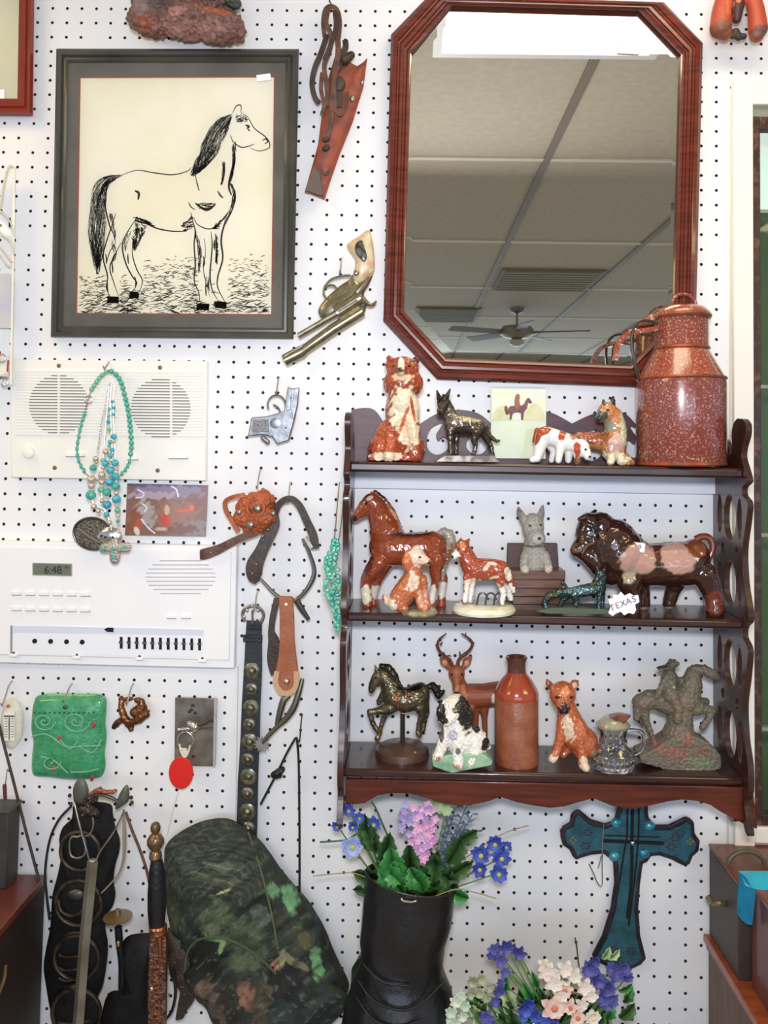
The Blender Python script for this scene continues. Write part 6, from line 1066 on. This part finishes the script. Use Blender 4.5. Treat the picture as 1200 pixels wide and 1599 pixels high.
lower([(778, 1538, 14, 10), (772, 1556, 12, 10), (782, 1528, 10, 8), (758, 1576, 18, 13), (764, 1590, 18, 11)], M_bl2, 6, 'violet-blue spike at the left middle of the lower bouquet', 'statice_sprig')
lower([(818, 1560, 26, 13), (832, 1568, 28, 12), (846, 1574, 28, 13), (860, 1584, 28, 12), (868, 1594, 28, 12), (824, 1552, 24, 10), (850, 1590, 24, 10), (815, 1573, 22, 9)], M_bl, 8, 'bright blue blossoms at the front middle of the lower bouquet', 'blue_flower')
lower([(800, 1592, 24, 11), (812, 1598, 24, 10), (790, 1600, 22, 10)], M_bl2, 6, 'violet-blue blossoms at the bottom edge of the lower bouquet', 'statice_sprig')
lower([(918, 1505, 14, 15), (932, 1520, 16, 14), (945, 1533, 16, 14), (940, 1548, 16, 13), (952, 1552, 14, 12), (962, 1516, 8, 14), (974, 1510, 6, 12), (928, 1498, 8, 10), (955, 1508, 6, 11), (980, 1524, 4, 9), (948, 1562, 12, 10)], M_bl2, 9, 'dark blue blossoms on the right side of the lower bouquet', 'blue_flower', root=(900, 1610))
lower([(852, 1503, 22, 17), (862, 1518, 26, 18), (848, 1496, 18, 12), (880, 1500, 20, 15), (893, 1510, 22, 14), (910, 1527, 22, 15), (918, 1540, 22, 14), (905, 1552, 24, 12), (872, 1535, 28, 15)], M_wh, 5, 'cream and white blossoms crowning the lower bouquet', 'white_blossom')
lower([(860, 1550, 34, 22), (885, 1552, 30, 14), (896, 1566, 32, 15), (900, 1580, 30, 13), (878, 1528, 26, 13), (826, 1582, 34, 9)], M_pp, 5, 'blush pink lily-like blossoms in the middle of the lower bouquet', 'blush_blossom', c=mat('blush_centre', 'D07858', .5))
lower([(919, 1566, 34, 12)], M_wh, 12, 'small white daisy low on the right of the lower bouquet', 'daisy', c=mat('cream_centre', 'E0D8A0', .6), root=(905, 1610))
lower([(712, 1555, 14, 11), (704, 1570, 16, 11), (720, 1548, 12, 9), (710, 1585, 18, 11), (702, 1598, 16, 11), (726, 1562, 14, 9), (698, 1584, 14, 9), (718, 1598, 16, 9), (722, 1578, 14, 9)], M_wg, 7, 'pale mint blossoms at the far left of the lower bouquet', 'mint_blossom', root=(830, 1630))
lower([(738, 1530, 6, 10), (752, 1526, 6, 10), (766, 1538, 6, 10), (748, 1544, 10, 10), (734, 1548, 8, 9), (760, 1552, 10, 9), (745, 1565, 12, 9), (732, 1575, 10, 9)], mat('dry_olive', '8E9474', .7, c2='B4B498', scale=60), 9, 'dry olive-grey seed heads at the left of the lower bouquet', 'seed_head', root=(830, 1630))
t = thing('leafy_spray', 'mixed green leaves filling the lower bouquet', 'foliage', fw, G2)
for _ in range(46):
    x = fr_.uniform(735, 975); y = fr_.uniform(1545, 1610); a = math.degrees(math.atan2(y-1660, x-862))+fr_.uniform(-30, 30)
    b = B(); leafblade(b, x, y+18, fr_.uniform(-10, 10), math.radians(a), fr_.uniform(26, 44), fr_.uniform(7, 12), 3); b.make('leaf', (M_g2, M_g2, M_g1, M_g3)[fr_.randrange(4)], fw, t, sharp=0, recalc=False)
for x, y, a, l_ in ((790, 1560, 268, 50), (940, 1495, 300, 24), (948, 1495, 320, 26), (975, 1560, 290, 30), (965, 1545, 330, 26), (840, 1540, 250, 30)): b = B(); leafblade(b, x, y, 4, math.radians(a), l_, 6, 3); b.make('leaf', M_g3 if y < 1500 else M_g1, fw, t, sharp=0, recalc=False)
for p in ([(860, 1590), (835, 1540), (812, 1495)], [(850, 1590), (822, 1545), (795, 1515)]): stem(fw, t, p[0], p[2], 0, 8, 1.6, bend=-3)

# ================================================================== CAMOUFLAGE CAP
fc_ = F(400, 1450, .9); t = thing('camouflage_cap', 'camouflage hunting cap with dark mesh crown hanging right of the dagger', 'cap', fc_)
CO = outl('256,1330 262,1314 280,1299 300,1288 322,1280 347,1277 365,1281 381,1291 396,1303 408,1314 424,1335 438,1356 458,1380 480,1405 495,1428 508,1452 520,1482 532,1508 544,1534 541,1552 524,1572 508,1583 500,1600 470,1618 400,1625 362,1612 350,1594 339,1565 326,1545 312,1531 300,1515 288,1490 272,1465 264,1440 260,1400 257,1365')
def pillowm(name, outline, z0, h, m, fr, par, pat, base, rings=46, sub=4, c=None, amp=.35, s=.16, fn=None, rough=0, tl=(0, 0)):
    b = B(); pillow(b, outline, z0, h, rings=rings, sub=sub, c=c); V = np.concatenate(b.v)
    if rough: V = V+np.stack([np.zeros(len(V)), np.zeros(len(V)), rough*nz(V, .07, 3)*(V[:, 2] > z0)], 1)
    V[:, 2] += (V[:, 0]-fr.p[0])*tl[0]+(V[:, 1]-fr.p[1])*tl[1]; b.v = [V]
    return b.make(name, m, fr, par, sharp=0, colour=fn or paint(base, pat, amp, s, .1))
camo = [('2A322A', 330, 1310, 60, 22, 20), ('3C463A', 300, 1330, 34, 16, -20), ('525B48', 360, 1335, 34, 6, 10), ('4A5240', 345, 1350, 40, 5, 8), ('1E2622', 420, 1400, 12, 30, -30), ('2A322C', 385, 1395, 22, 26, -10), ('4E5C54', 415, 1405, 14, 14), ('4A5A40', 350, 1410, 26, 30, 10), ('5A6850', 340, 1425, 18, 12), ('43543E', 395, 1440, 36, 30, 20), ('36402E', 285, 1400, 26, 30), ('141816', 330, 1470, 32, 30, 10), ('1A1A18', 300, 1490, 18, 30), ('6E9A52', 347, 1438, 18, 4, 15), ('7A9A5A', 358, 1448, 4, 10, 20), ('4E5C40', 400, 1470, 26, 14), ('2A2620', 345, 1535, 46, 28, 30), ('5E4C44', 335, 1515, 17, 12, 20), ('6E5650', 322, 1512, 6, 9), ('54463E', 350, 1545, 16, 16, 40), ('8A5E4C', 392, 1512, 9, 20, -15), ('7A5648', 402, 1522, 8, 14, 10), ('2A2A22', 372, 1500, 10, 20), ('5A4E3A', 432, 1500, 14, 30, 20), ('4A4234', 420, 1540, 14, 34), ('C08A6A', 437, 1478, 5, 15, 40), ('22282A', 480, 1540, 48, 44, 30), ('1A2022', 455, 1505, 22, 36, -30), ('2E3C3C', 450, 1545, 20, 24), ('303A36', 500, 1530, 24, 10, -40), ('161A1A', 425, 1590, 80, 16, -10), ('262A2E', 480, 1585, 30, 14), ('3A4438', 470, 1430, 36, 26, 50), ('6EA070', 431, 1373, 8, 11, -30), ('68A874', 457, 1392, 10, 19, -35), ('72B070', 498, 1485, 8, 24, -12), ('5A5A38', 478, 1445, 22, 7, 50), ('7A7450', 465, 1475, 28, 5, 38), ('2E3226', 480, 1420, 6, 24, -30), ('2A2A20', 512, 1470, 5, 30, -18), ('8A8A60', 448, 1468, 5, 12, 10), ('4A5440', 272, 1430, 14, 20), ('B0A878', 360, 1367, 14, 1.6, -25)]
def capcol(V):
    C = paint('2E372E', camo, .4, .13, .12)(V); x, y = V[:, 0], V[:, 1]
    r = np.sqrt((x-330)**2+((y-1420)*1.15)**2); k_ = (np.sin(r*.75+nz(V, .05, 2)*4) > .72)&(y < 1375)&(x < 415); C[k_] = C[k_]*1.75+.012
    k2 = (nz(V, .35, 5) > .55); C[k2] *= 1.3; k3 = nz(V, .22, 7) < -.6; C[k3] *= .6; k4 = (nz(V, .3, 11) > .35)&(nz(V, .11, 12) > .1); C[k4] = C[k4]*.5+np.array(lin('6A7466'))*.5; k5 = (nz(V, .17, 14) > .5); C[k5] = C[k5]*.5+np.array(lin('26221C'))*.5
    return C
pillowm('crown', CO, 0, 52, mat('camo_cloth', 'FFFFFF', .8, attr=True, bump=.5, bscale=500), fc_, t, None, None, rings=90, sub=6, c=(385, 1430), rough=7, fn=capcol)
BR = outl('296,1500 318,1478 330,1450 365,1440 400,1452 432,1478 446,1462 468,1478 500,1502 543,1530 541,1553 520,1575 500,1590 470,1612 400,1622 362,1610 348,1590 336,1560 312,1532')
pillowm('bill', BR, 34, 26, MATS['camo_cloth'], fc_, t, None, None, rings=70, sub=6, c=(410, 1550), rough=5, fn=capcol)
B().tube(curve([(389, 1295, 8), (402, 1320, 20), (415, 1350, 32), (424, 1375, 40), (434, 1410, 48), (443, 1450, 55)], 6), 1.5).make('seam', mat('seam_olive', '5E5C40', .8), fc_, t)
B().tube(curve([(300, 1490, 44), (304, 1462, 44), (318, 1442, 48), (340, 1432, 55), (365, 1432, 58), (392, 1444, 58), (418, 1462, 58), (440, 1486, 56)], 6), 1.8).make('bill_piping', mat('piping_green', '46543C', .8), fc_, t)

# ================================================================== HORSE TACK AT THE LOWER LEFT
M_tk = mat('tack_black', '101012', .6, spec=.25, c2='18181A', scale=40, bump=.3, bscale=120); M_br = mat('dark_brass', '544A3C', .4, metal=.7, c2='3A3028', scale=70)
f = F(128, 1500, 1.4); t = thing('brass_martingale', 'black scalloped leather strap with a column of round horse brasses', 'horse tack', f)
b = B(); pillow(b, outl('116,1252 140,1250 172,1254 176,1270 180,1290 187,1310 186,1330 180,1350 177,1375 180,1395 176,1415 166,1430 164,1450 168,1475 166,1505 160,1540 152,1560 158,1590 160,1625 90,1625 86,1600 78,1575 72,1540 68,1510 72,1480 78,1450 80,1420 82,1395 90,1365 95,1335 92,1310 98,1290 112,1276'), 0, 10, rings=6, c=(128, 1440)); b.make('strap', M_tk, f, t)
for x, y, r in ((127, 1403, 35), (124, 1488, 34), (124, 1573, 37), (130, 1322, 30)):
    B().tube([(x+r*math.cos(a), y+r*math.sin(a), 12) for a in np.linspace(0, 2*math.pi, 37)[:-1]], 3.4, n=8, closed=True).make('brass_ring', M_br, f, t)
    b = B(); b.lathe([(r, 9), (r*.8, 12), (r*.5, 11), (1, 13)], x, y, 30, axis='z'); b.make('dished_plate', M_tk, f, t)
B().tube(curve([(115+12, 1298, 16), (136, 1296, 16), (140, 1310, 16), (138, 1326, 16), (127, 1331, 16), (117, 1326, 16), (115, 1308, 16), (119, 1298, 16)], 4, True), 1.8, closed=True).make('wire_oval', M_steel, f, t)
B().tube(curve([(134, 1264, 16), (148, 1262, 16), (152, 1280, 16), (146, 1295, 16), (140, 1296, 16)], 5), 1.6).make('wire_loop', M_steel, f, t)
B().ell(125, 1388, 16, 13, 9, 5).make('raised_knob', M_dwire, f, t); B().tube(curve([(98, 1395, 17), (103, 1412, 18), (120, 1420, 18), (140, 1410, 18)], 5), 2.6).make('crescent', M_br, f, t)
for y in (1480, 1500, 1516): B().tube(curve([(99, y, 17), (108, y+4, 18), (122, y+3, 18), (146, y-1, 17)], 4), 1.7).make('brass_bar', M_br, f, t)
B().tube(curve([(98, 1584, 18), (120, 1586, 18), (150, 1580, 18)], 4), 1.8).make('brass_bar', M_br, f, t); B().tube(curve([(106, 1452, 16), (120, 1446, 18), (140, 1448, 16)], 4), 2).make('brass_bar', M_br, f, t); B().ell(122, 1532, 15, 16, 6, 4).make('brass_bar', M_br, f, t)
b = B().cap([(132, 1252, 16, 6), (146, 1256, 18, 7), (156, 1262, 16, 6)]).cap([(140, 1246, 14, 4), (154, 1240, 14, 4)]); blob('ornate_boss', b, M_br, f, t, 1.2, 1, rough=2, rs=.5)
f = F(160, 1240, 2.2); t = thing('bridle_bit', 'grey metal bit with two leaf-shaped guards over the black tack', 'bridle bit', f)
for o_ in ('115,1250 114,1232 119,1220 127,1215 134,1222 138,1235 136,1248 127,1255 118,1254', '180,1262 184,1246 190,1234 197,1226 201,1232 201,1250 192,1258 184,1263'):
    b = B(); pillow(b, outl(o_), 0, 5, rings=5, sub=3); b.make('leaf_guard', mat('grey_guard', '5E5E56', .5, metal=.4), f, t)
B().tube(curve([(132, 1246, 2), (142, 1241, 4), (158, 1239, 5), (174, 1243, 4), (186, 1252, 2)], 5), 2.6).make('mouth_bar', M_dwire, f, t)
b = B().cap([(146, 1236, 6, 3), (156, 1231, 6, 4), (168, 1234, 6, 3), (180, 1234, 6, 3), (183, 1231, 6, 2)]); blob('reddish_knot', b, mat('red_copper', '9A5A48', .4, metal=.4), f, t, 1, 1, rough=1, rs=.5)
B().tube(curve([(118, 1252, 4), (124, 1270, 8), (132, 1298, 10), (140, 1322, 12), (145, 1342, 12)], 5), 1.7).make('rein_wire', M_steel, f, t); B().tube(curve([(196, 1262, 4), (180, 1296, 6), (160, 1325, 8), (153, 1342, 12)], 5), 1.3).make('rein_wire', M_steel, f, t)
for x, y in ((110, 1241), (112, 1254), (206, 1244), (207, 1252)): B().ell(x, y, 3, 3, 3, 3).make('rivet', M_br, f, t)
f = F(140, 1480, 4.2); t = thing('metal_rod', 'square grey metal rod leaning across the front of the tack', 'rod', f)
b = B(); b.tube([(147, 1341, 6), (141, 1400, 6), (134, 1470, 6), (124, 1600, 6), (121, 1650, 6)], 8.5, n=4); b.make('rod', mat('rod_grey', '8E8A7E', .4, metal=.4, c2='767060', scale=20), f, t, sharp=20); B().ell(147, 1340, 6, 7, 3, 6).make('rod_cap', M_steel, f, t)
tag(B().tube(curve([(114, 1256, 6), (96, 1275, 6), (83, 1300, 6), (76, 1330, 6), (73, 1365, 6), (76, 1400, 6), (80, 1432, 6)], 6), 2).make('leather_cord', M_blk, F(90, 1340, 1.4)), 'black cord arching down along the left side of the tack', 'cord')
tag(B().tube(curve([(198, 1266, 4), (207, 1290, 6), (219, 1320, 6), (230, 1352, 6), (236, 1380, 6)], 6), 2.2).make('brown_cord', M_leab, F(215, 1320, 1.4)), 'brown cord running down right from the bit to the dagger', 'cord')
tag(B().band(curve([(195, 1262, 6, 1.6), (197, 1300, 8, 2.6), (196, 1335, 8, 2), (188, 1360, 6, 1.4), (172, 1380, 4, 1.2), (160, 1392, 4, 1)], 6), 2, 1).make('grey_lace', mat('lace_grey', '8A8070', .6), F(190, 1330, 2)), 'flat grey lace curving between the bit and the brasses', 'lace')
f = F(183, 1440, 2.5); t = thing('brass_saucer', 'small brass disc and knob standing out right of the brasses', 'fitting', f)
b = B(); b.lathe([(1, 1440), (12, 1438), (21, 1433), (22, 1431), (12, 1429), (5, 1428), (4, 1420), (1, 1418)], 184, 0, 28); b.make('disc', mat('old_brass', '8E7A54', .35, metal=.6), f, t); B().tube(curve([(186, 1445, 4), (188, 1470, 4), (192, 1500, 4), (192, 1540, 4)], 4), 6).make('post', M_tk, f, t); B().ell(188, 1468, 10, 3, 5, 2).make('brass_glint', mat('brass_bright', 'C8965A', .25, metal=.8), f, t)
f = F(215, 1540, 2.2); t = thing('black_holster', 'black leather pouch hanging between the brasses and the dagger', 'pouch', f)
b = B(); pillow(b, outl('190,1475 200,1462 220,1458 238,1460 244,1480 242,1520 240,1560 242,1620 160,1625 162,1570 172,1550 190,1545 196,1520 190,1500'), 0, 22, rings=8, c=(215, 1540)); b.make('pouch', M_tk, f, t)
for x, y in ((191, 1516), (204, 1532), (200, 1546)): B().ell(x, y, 10, 2, 3.4, 1.6).make('stud', M_silver, f, t)
f = F(245, 1450, 3.6); t = thing('dagger', 'dagger with bronze ball pommel, black grip and ornate copper sheath', 'dagger', f)
B().lathe([(1, 1282), (6, 1285), (8, 1291), (7, 1297), (4.5, 1300), (9, 1303), (13, 1310), (13, 1317), (9, 1324), (6, 1327), (9, 1331), (10, 1338), (8, 1342)], 243, 0, 26).make('pommel', mat('bronze_ball', '8A6A4C', .3, metal=.7, c2='6E6048', scale=80), f, t)
B().lathe([(9, 1342), (12, 1360), (14, 1395), (14, 1420), (12, 1444)], 245, 0, 26).make('grip', M_blk, f, t)
B().lathe([(12, 1444), (14, 1447), (13, 1451), (14, 1455), (11, 1458)], 247, 0, 26).make('collar', mat('copper', 'A8674C', .3, metal=.8), f, t)
b = B(); b.band([(248, 1458, 0, 13), (247, 1500, 0, 14), (246, 1560, 0, 14), (246, 1640, 0, 13)], 13, 6); b.make('sheath', mat('engraved_copper', '5A4038', .35, metal=.7, c2='8E6A5A', scale=160, lo=.4, hi=.6, bump=1, bscale=220), f, t, bevel=2)
B().tube(curve([(250, 1458, 6, 6), (252, 1475, 7, 4), (252, 1495, 7, 2)], 4), n=8).make('copper_tongue', mat('copper'), f, t)
for y in (1500, 1520, 1545, 1572, 1592): B().tube([(248+8*math.cos(a), y+7*math.sin(a), 7) for a in np.linspace(0, 5, 12)], 1.3, n=6).make('scroll', mat('copper'), f, t)
B().ell(239, 1539, 8, 3.4, 3.4, 2).make('bright_stud', M_silver, f, t)
f = F(285, 1520, 2.0); t = thing('studded_flap', 'dark studded leather flap between the dagger and the cap', 'leather flap', f)
b = B(); pillow(b, outl('262,1450 272,1462 286,1475 298,1500 308,1525 309,1545 302,1565 292,1578 286,1590 274,1592 284,1570 282,1550 268,1530 262,1500'), 0, 6, rings=6, c=(288, 1520)); b.make('flap', M_lead, f, t)
for q in range(26): x = 264+fr_.random()*26; y = 1462+fr_.random()*90; B().ell(x, y, 5.5, 1.6, 1.6, 1.6, n=8, m=5).make('stud', M_steel, f, t)
B().tube(curve([(272, 1510, 6), (276, 1545, 6), (270, 1575, 6), (258, 1590, 6)], 5), 2.4).make('lace', M_blk, f, t)

# ================================================================== BOXES
def wbx(name, m, par, x0, x1, d0, d1, z0, z1, bev=.002): b = B(); b.box(x0, x1, -d1*IN, -d0*IN, z0, z1); return b.make(name, m, WORLD, par, bevel=bev)
M_ch = mat('chest_wood', '4A241C', .4, c2='5E3226', scale=12, stretch=(1, 1, 6), coat=.2); M_chd = mat('chest_dark', '241A17', .5, c2='2E2420', scale=10)
xr_ = P(70, 1450, .3)[0]; zt2 = P(66, 1366, .3)[2]; f = F(40, 1500, 1); t = thing('wooden_chest', 'dark wooden chest with reddish lid at the lower left corner', 'chest', f)
wbx('lid', mat('lid_red', '5C2A20', .35, c2='6E382C', scale=12, coat=.3), t, xr_-.30, xr_, .25, 15, zt2-.012, zt2); wbx('body', M_chd, t, xr_-.298, xr_-.002, .3, 14.8, zt2-.42, zt2-.012)
q = P(44, 1530, 6.5); b = B(); qs = [(xr_+.004, q[1]+.012, q[2]+.012), (xr_+.008, q[1], q[2]), (xr_+.004, q[1]-.012, q[2]-.02)]; b.tube(curve(qs, 5), .003); b.make('brass_pull', mat('pull_brass', '7A5E40', .4, metal=.7), WORLD, t)
x2 = P(26, 1300, 1)[0]; z2 = P(13, 1263, 2)[2]; f = F(10, 1330, 2); t = thing('dark_box', 'charcoal grey box standing on the wooden chest at the left edge', 'box', f)
wbx('body', mat('charcoal_box', '302E2B', .6, c2='3A3834', scale=20), t, x2-.2, x2, .6, 2.2, zt2, z2-.006); wbx('lid', mat('charcoal_lid', '3E3D36', .5), t, x2-.2, x2+.002, .5, 2.3, z2-.006, z2); wbx('side_strip', mat('rust_strip', '7A4032', .5), t, x2-.2, x2-.02, 2.31, 2.4, z2+.0, z2+.003)
xl_ = P(1107, 1400, .3)[0]; za = P(1107, 1317, .3)[2]; zb_ = P(1103, 1458, .3)[2]
f = F(1150, 1400, 3); t = thing('wooden_cabinet', 'red-brown wooden cabinet with dark side and molded lower edge at the lower right corner', 'cabinet', f)
M_cb = mat('cabinet_top', '7E4228', .4, c2='6A3624', scale=10, stretch=(8, 1, 1), coat=.3); M_cs = mat('cabinet_side', '3A302A', .5, c2='463A32', scale=8)
wbx('top', M_cb, t, xl_, xl_+.5, .25, 5.2, za-.006, za); ub_ = wbx('upper_body', M_cs, t, xl_+.001, xl_+.498, .3, 5.1, zb_, za-.006)
xm = P(1099, 1480, .3)[0]; wbx('molding', mat('orange_molding', 'A0522E', .35, c2='8C4428', scale=14, stretch=(1, 6, 1), coat=.4), t, xm, xl_+.5, .25, 13, zb_-.012, zb_); wbx('lower_molding', M_ch, t, xm+.004, xl_+.5, .28, 12.6, zb_-.022, zb_-.012)
wbx('lower_body', mat('cabinet_lower', '6A4C3C', .5, c2='5C4236', scale=10, stretch=(6, 6, 1)), t, xm+.008, xl_+.5, .3, 12.3, zb_-.5, zb_-.022)
q = P(1135, 1412, 3.0); b = B(); b.tube(curve([(xl_+.002, q[1], q[2]), (xl_-.008, q[1]-.004, q[2]+.004), (xl_-.016, q[1]+.004, q[2]), (xl_-.022, q[1]+.012, q[2]+.005)], 4), .0045, n=8); V = np.concatenate(b.v); b.make('brass_key', mat('key_brass', '9A8A64', .35, metal=.7), WORLD, ub_)
q0 = P(1174, 1376, 5.6); q1 = P(1176, 1462, 5.6)
f = F(1190, 1440, 7); t = thing('small_wooden_box', 'small red-brown box in front of the cabinet at the right edge', 'box', f)
wbx('body', mat('small_box', '5A2C22', .4, c2='6A3628', scale=14, coat=.3), t, q0[0], q0[0]+.2, 5.6, 9, zb_-.0, q0[2]-.008); wbx('lid', mat('small_box_lid', '8A4A36', .35, coat=.4), t, q0[0]-.003, q0[0]+.2, 5.5, 9.1, q0[2]-.008, q0[2])
fr2 = F(1170, 1380, 5.4); t = thing('turquoise_ribbon', 'bright turquoise ribbon draped over the corner of the small box', 'ribbon', fr2)
b = B(); b.loops([[(1152, 1357, 6), (1168, 1355, 10), (1200, 1352, 16), (1240, 1348, 20)], [(1154, 1364, 16), (1172, 1366, 24), (1202, 1363, 26), (1240, 1358, 30)], [(1156, 1372, 22), (1175, 1374, 32), (1200, 1371, 34), (1240, 1366, 36)]], close=False); b.make('top_fold', mat('turquoise_satin', '0E93AE', .4, c2='14A4BC', scale=30), fr2, t, sharp=0)
b = B(); b.loops([[(1151, 1357, 8), (1158, 1360, 20), (1164, 1372, 26), (1170, 1374, 28)], [(1149, 1390, 10), (1154, 1395, 20), (1160, 1400, 25), (1167, 1402, 28)], [(1147, 1420, 10), (1152, 1427, 18), (1158, 1431, 22), (1165, 1430, 26)]], close=False); b.make('hanging_end', mat('deep_turquoise', '0A6E96', .45, c2='0E80A4', scale=30), fr2, t, sharp=0)
za2 = za; q = P(1168, 1338, 3.2); b = B(); b.tube([(q[0]+.028*math.cos(a), q[1]+.004, za+.02*math.sin(a)+.001) for a in np.linspace(.1, math.pi-.1, 16)], .004, n=8)
tag(b.make('arched_bracket', mat('arch_olive', '5E5A44', .4, coat=.3), WORLD), 'small olive arched ornament lying on the cabinet top behind the ribbon', 'ornament')
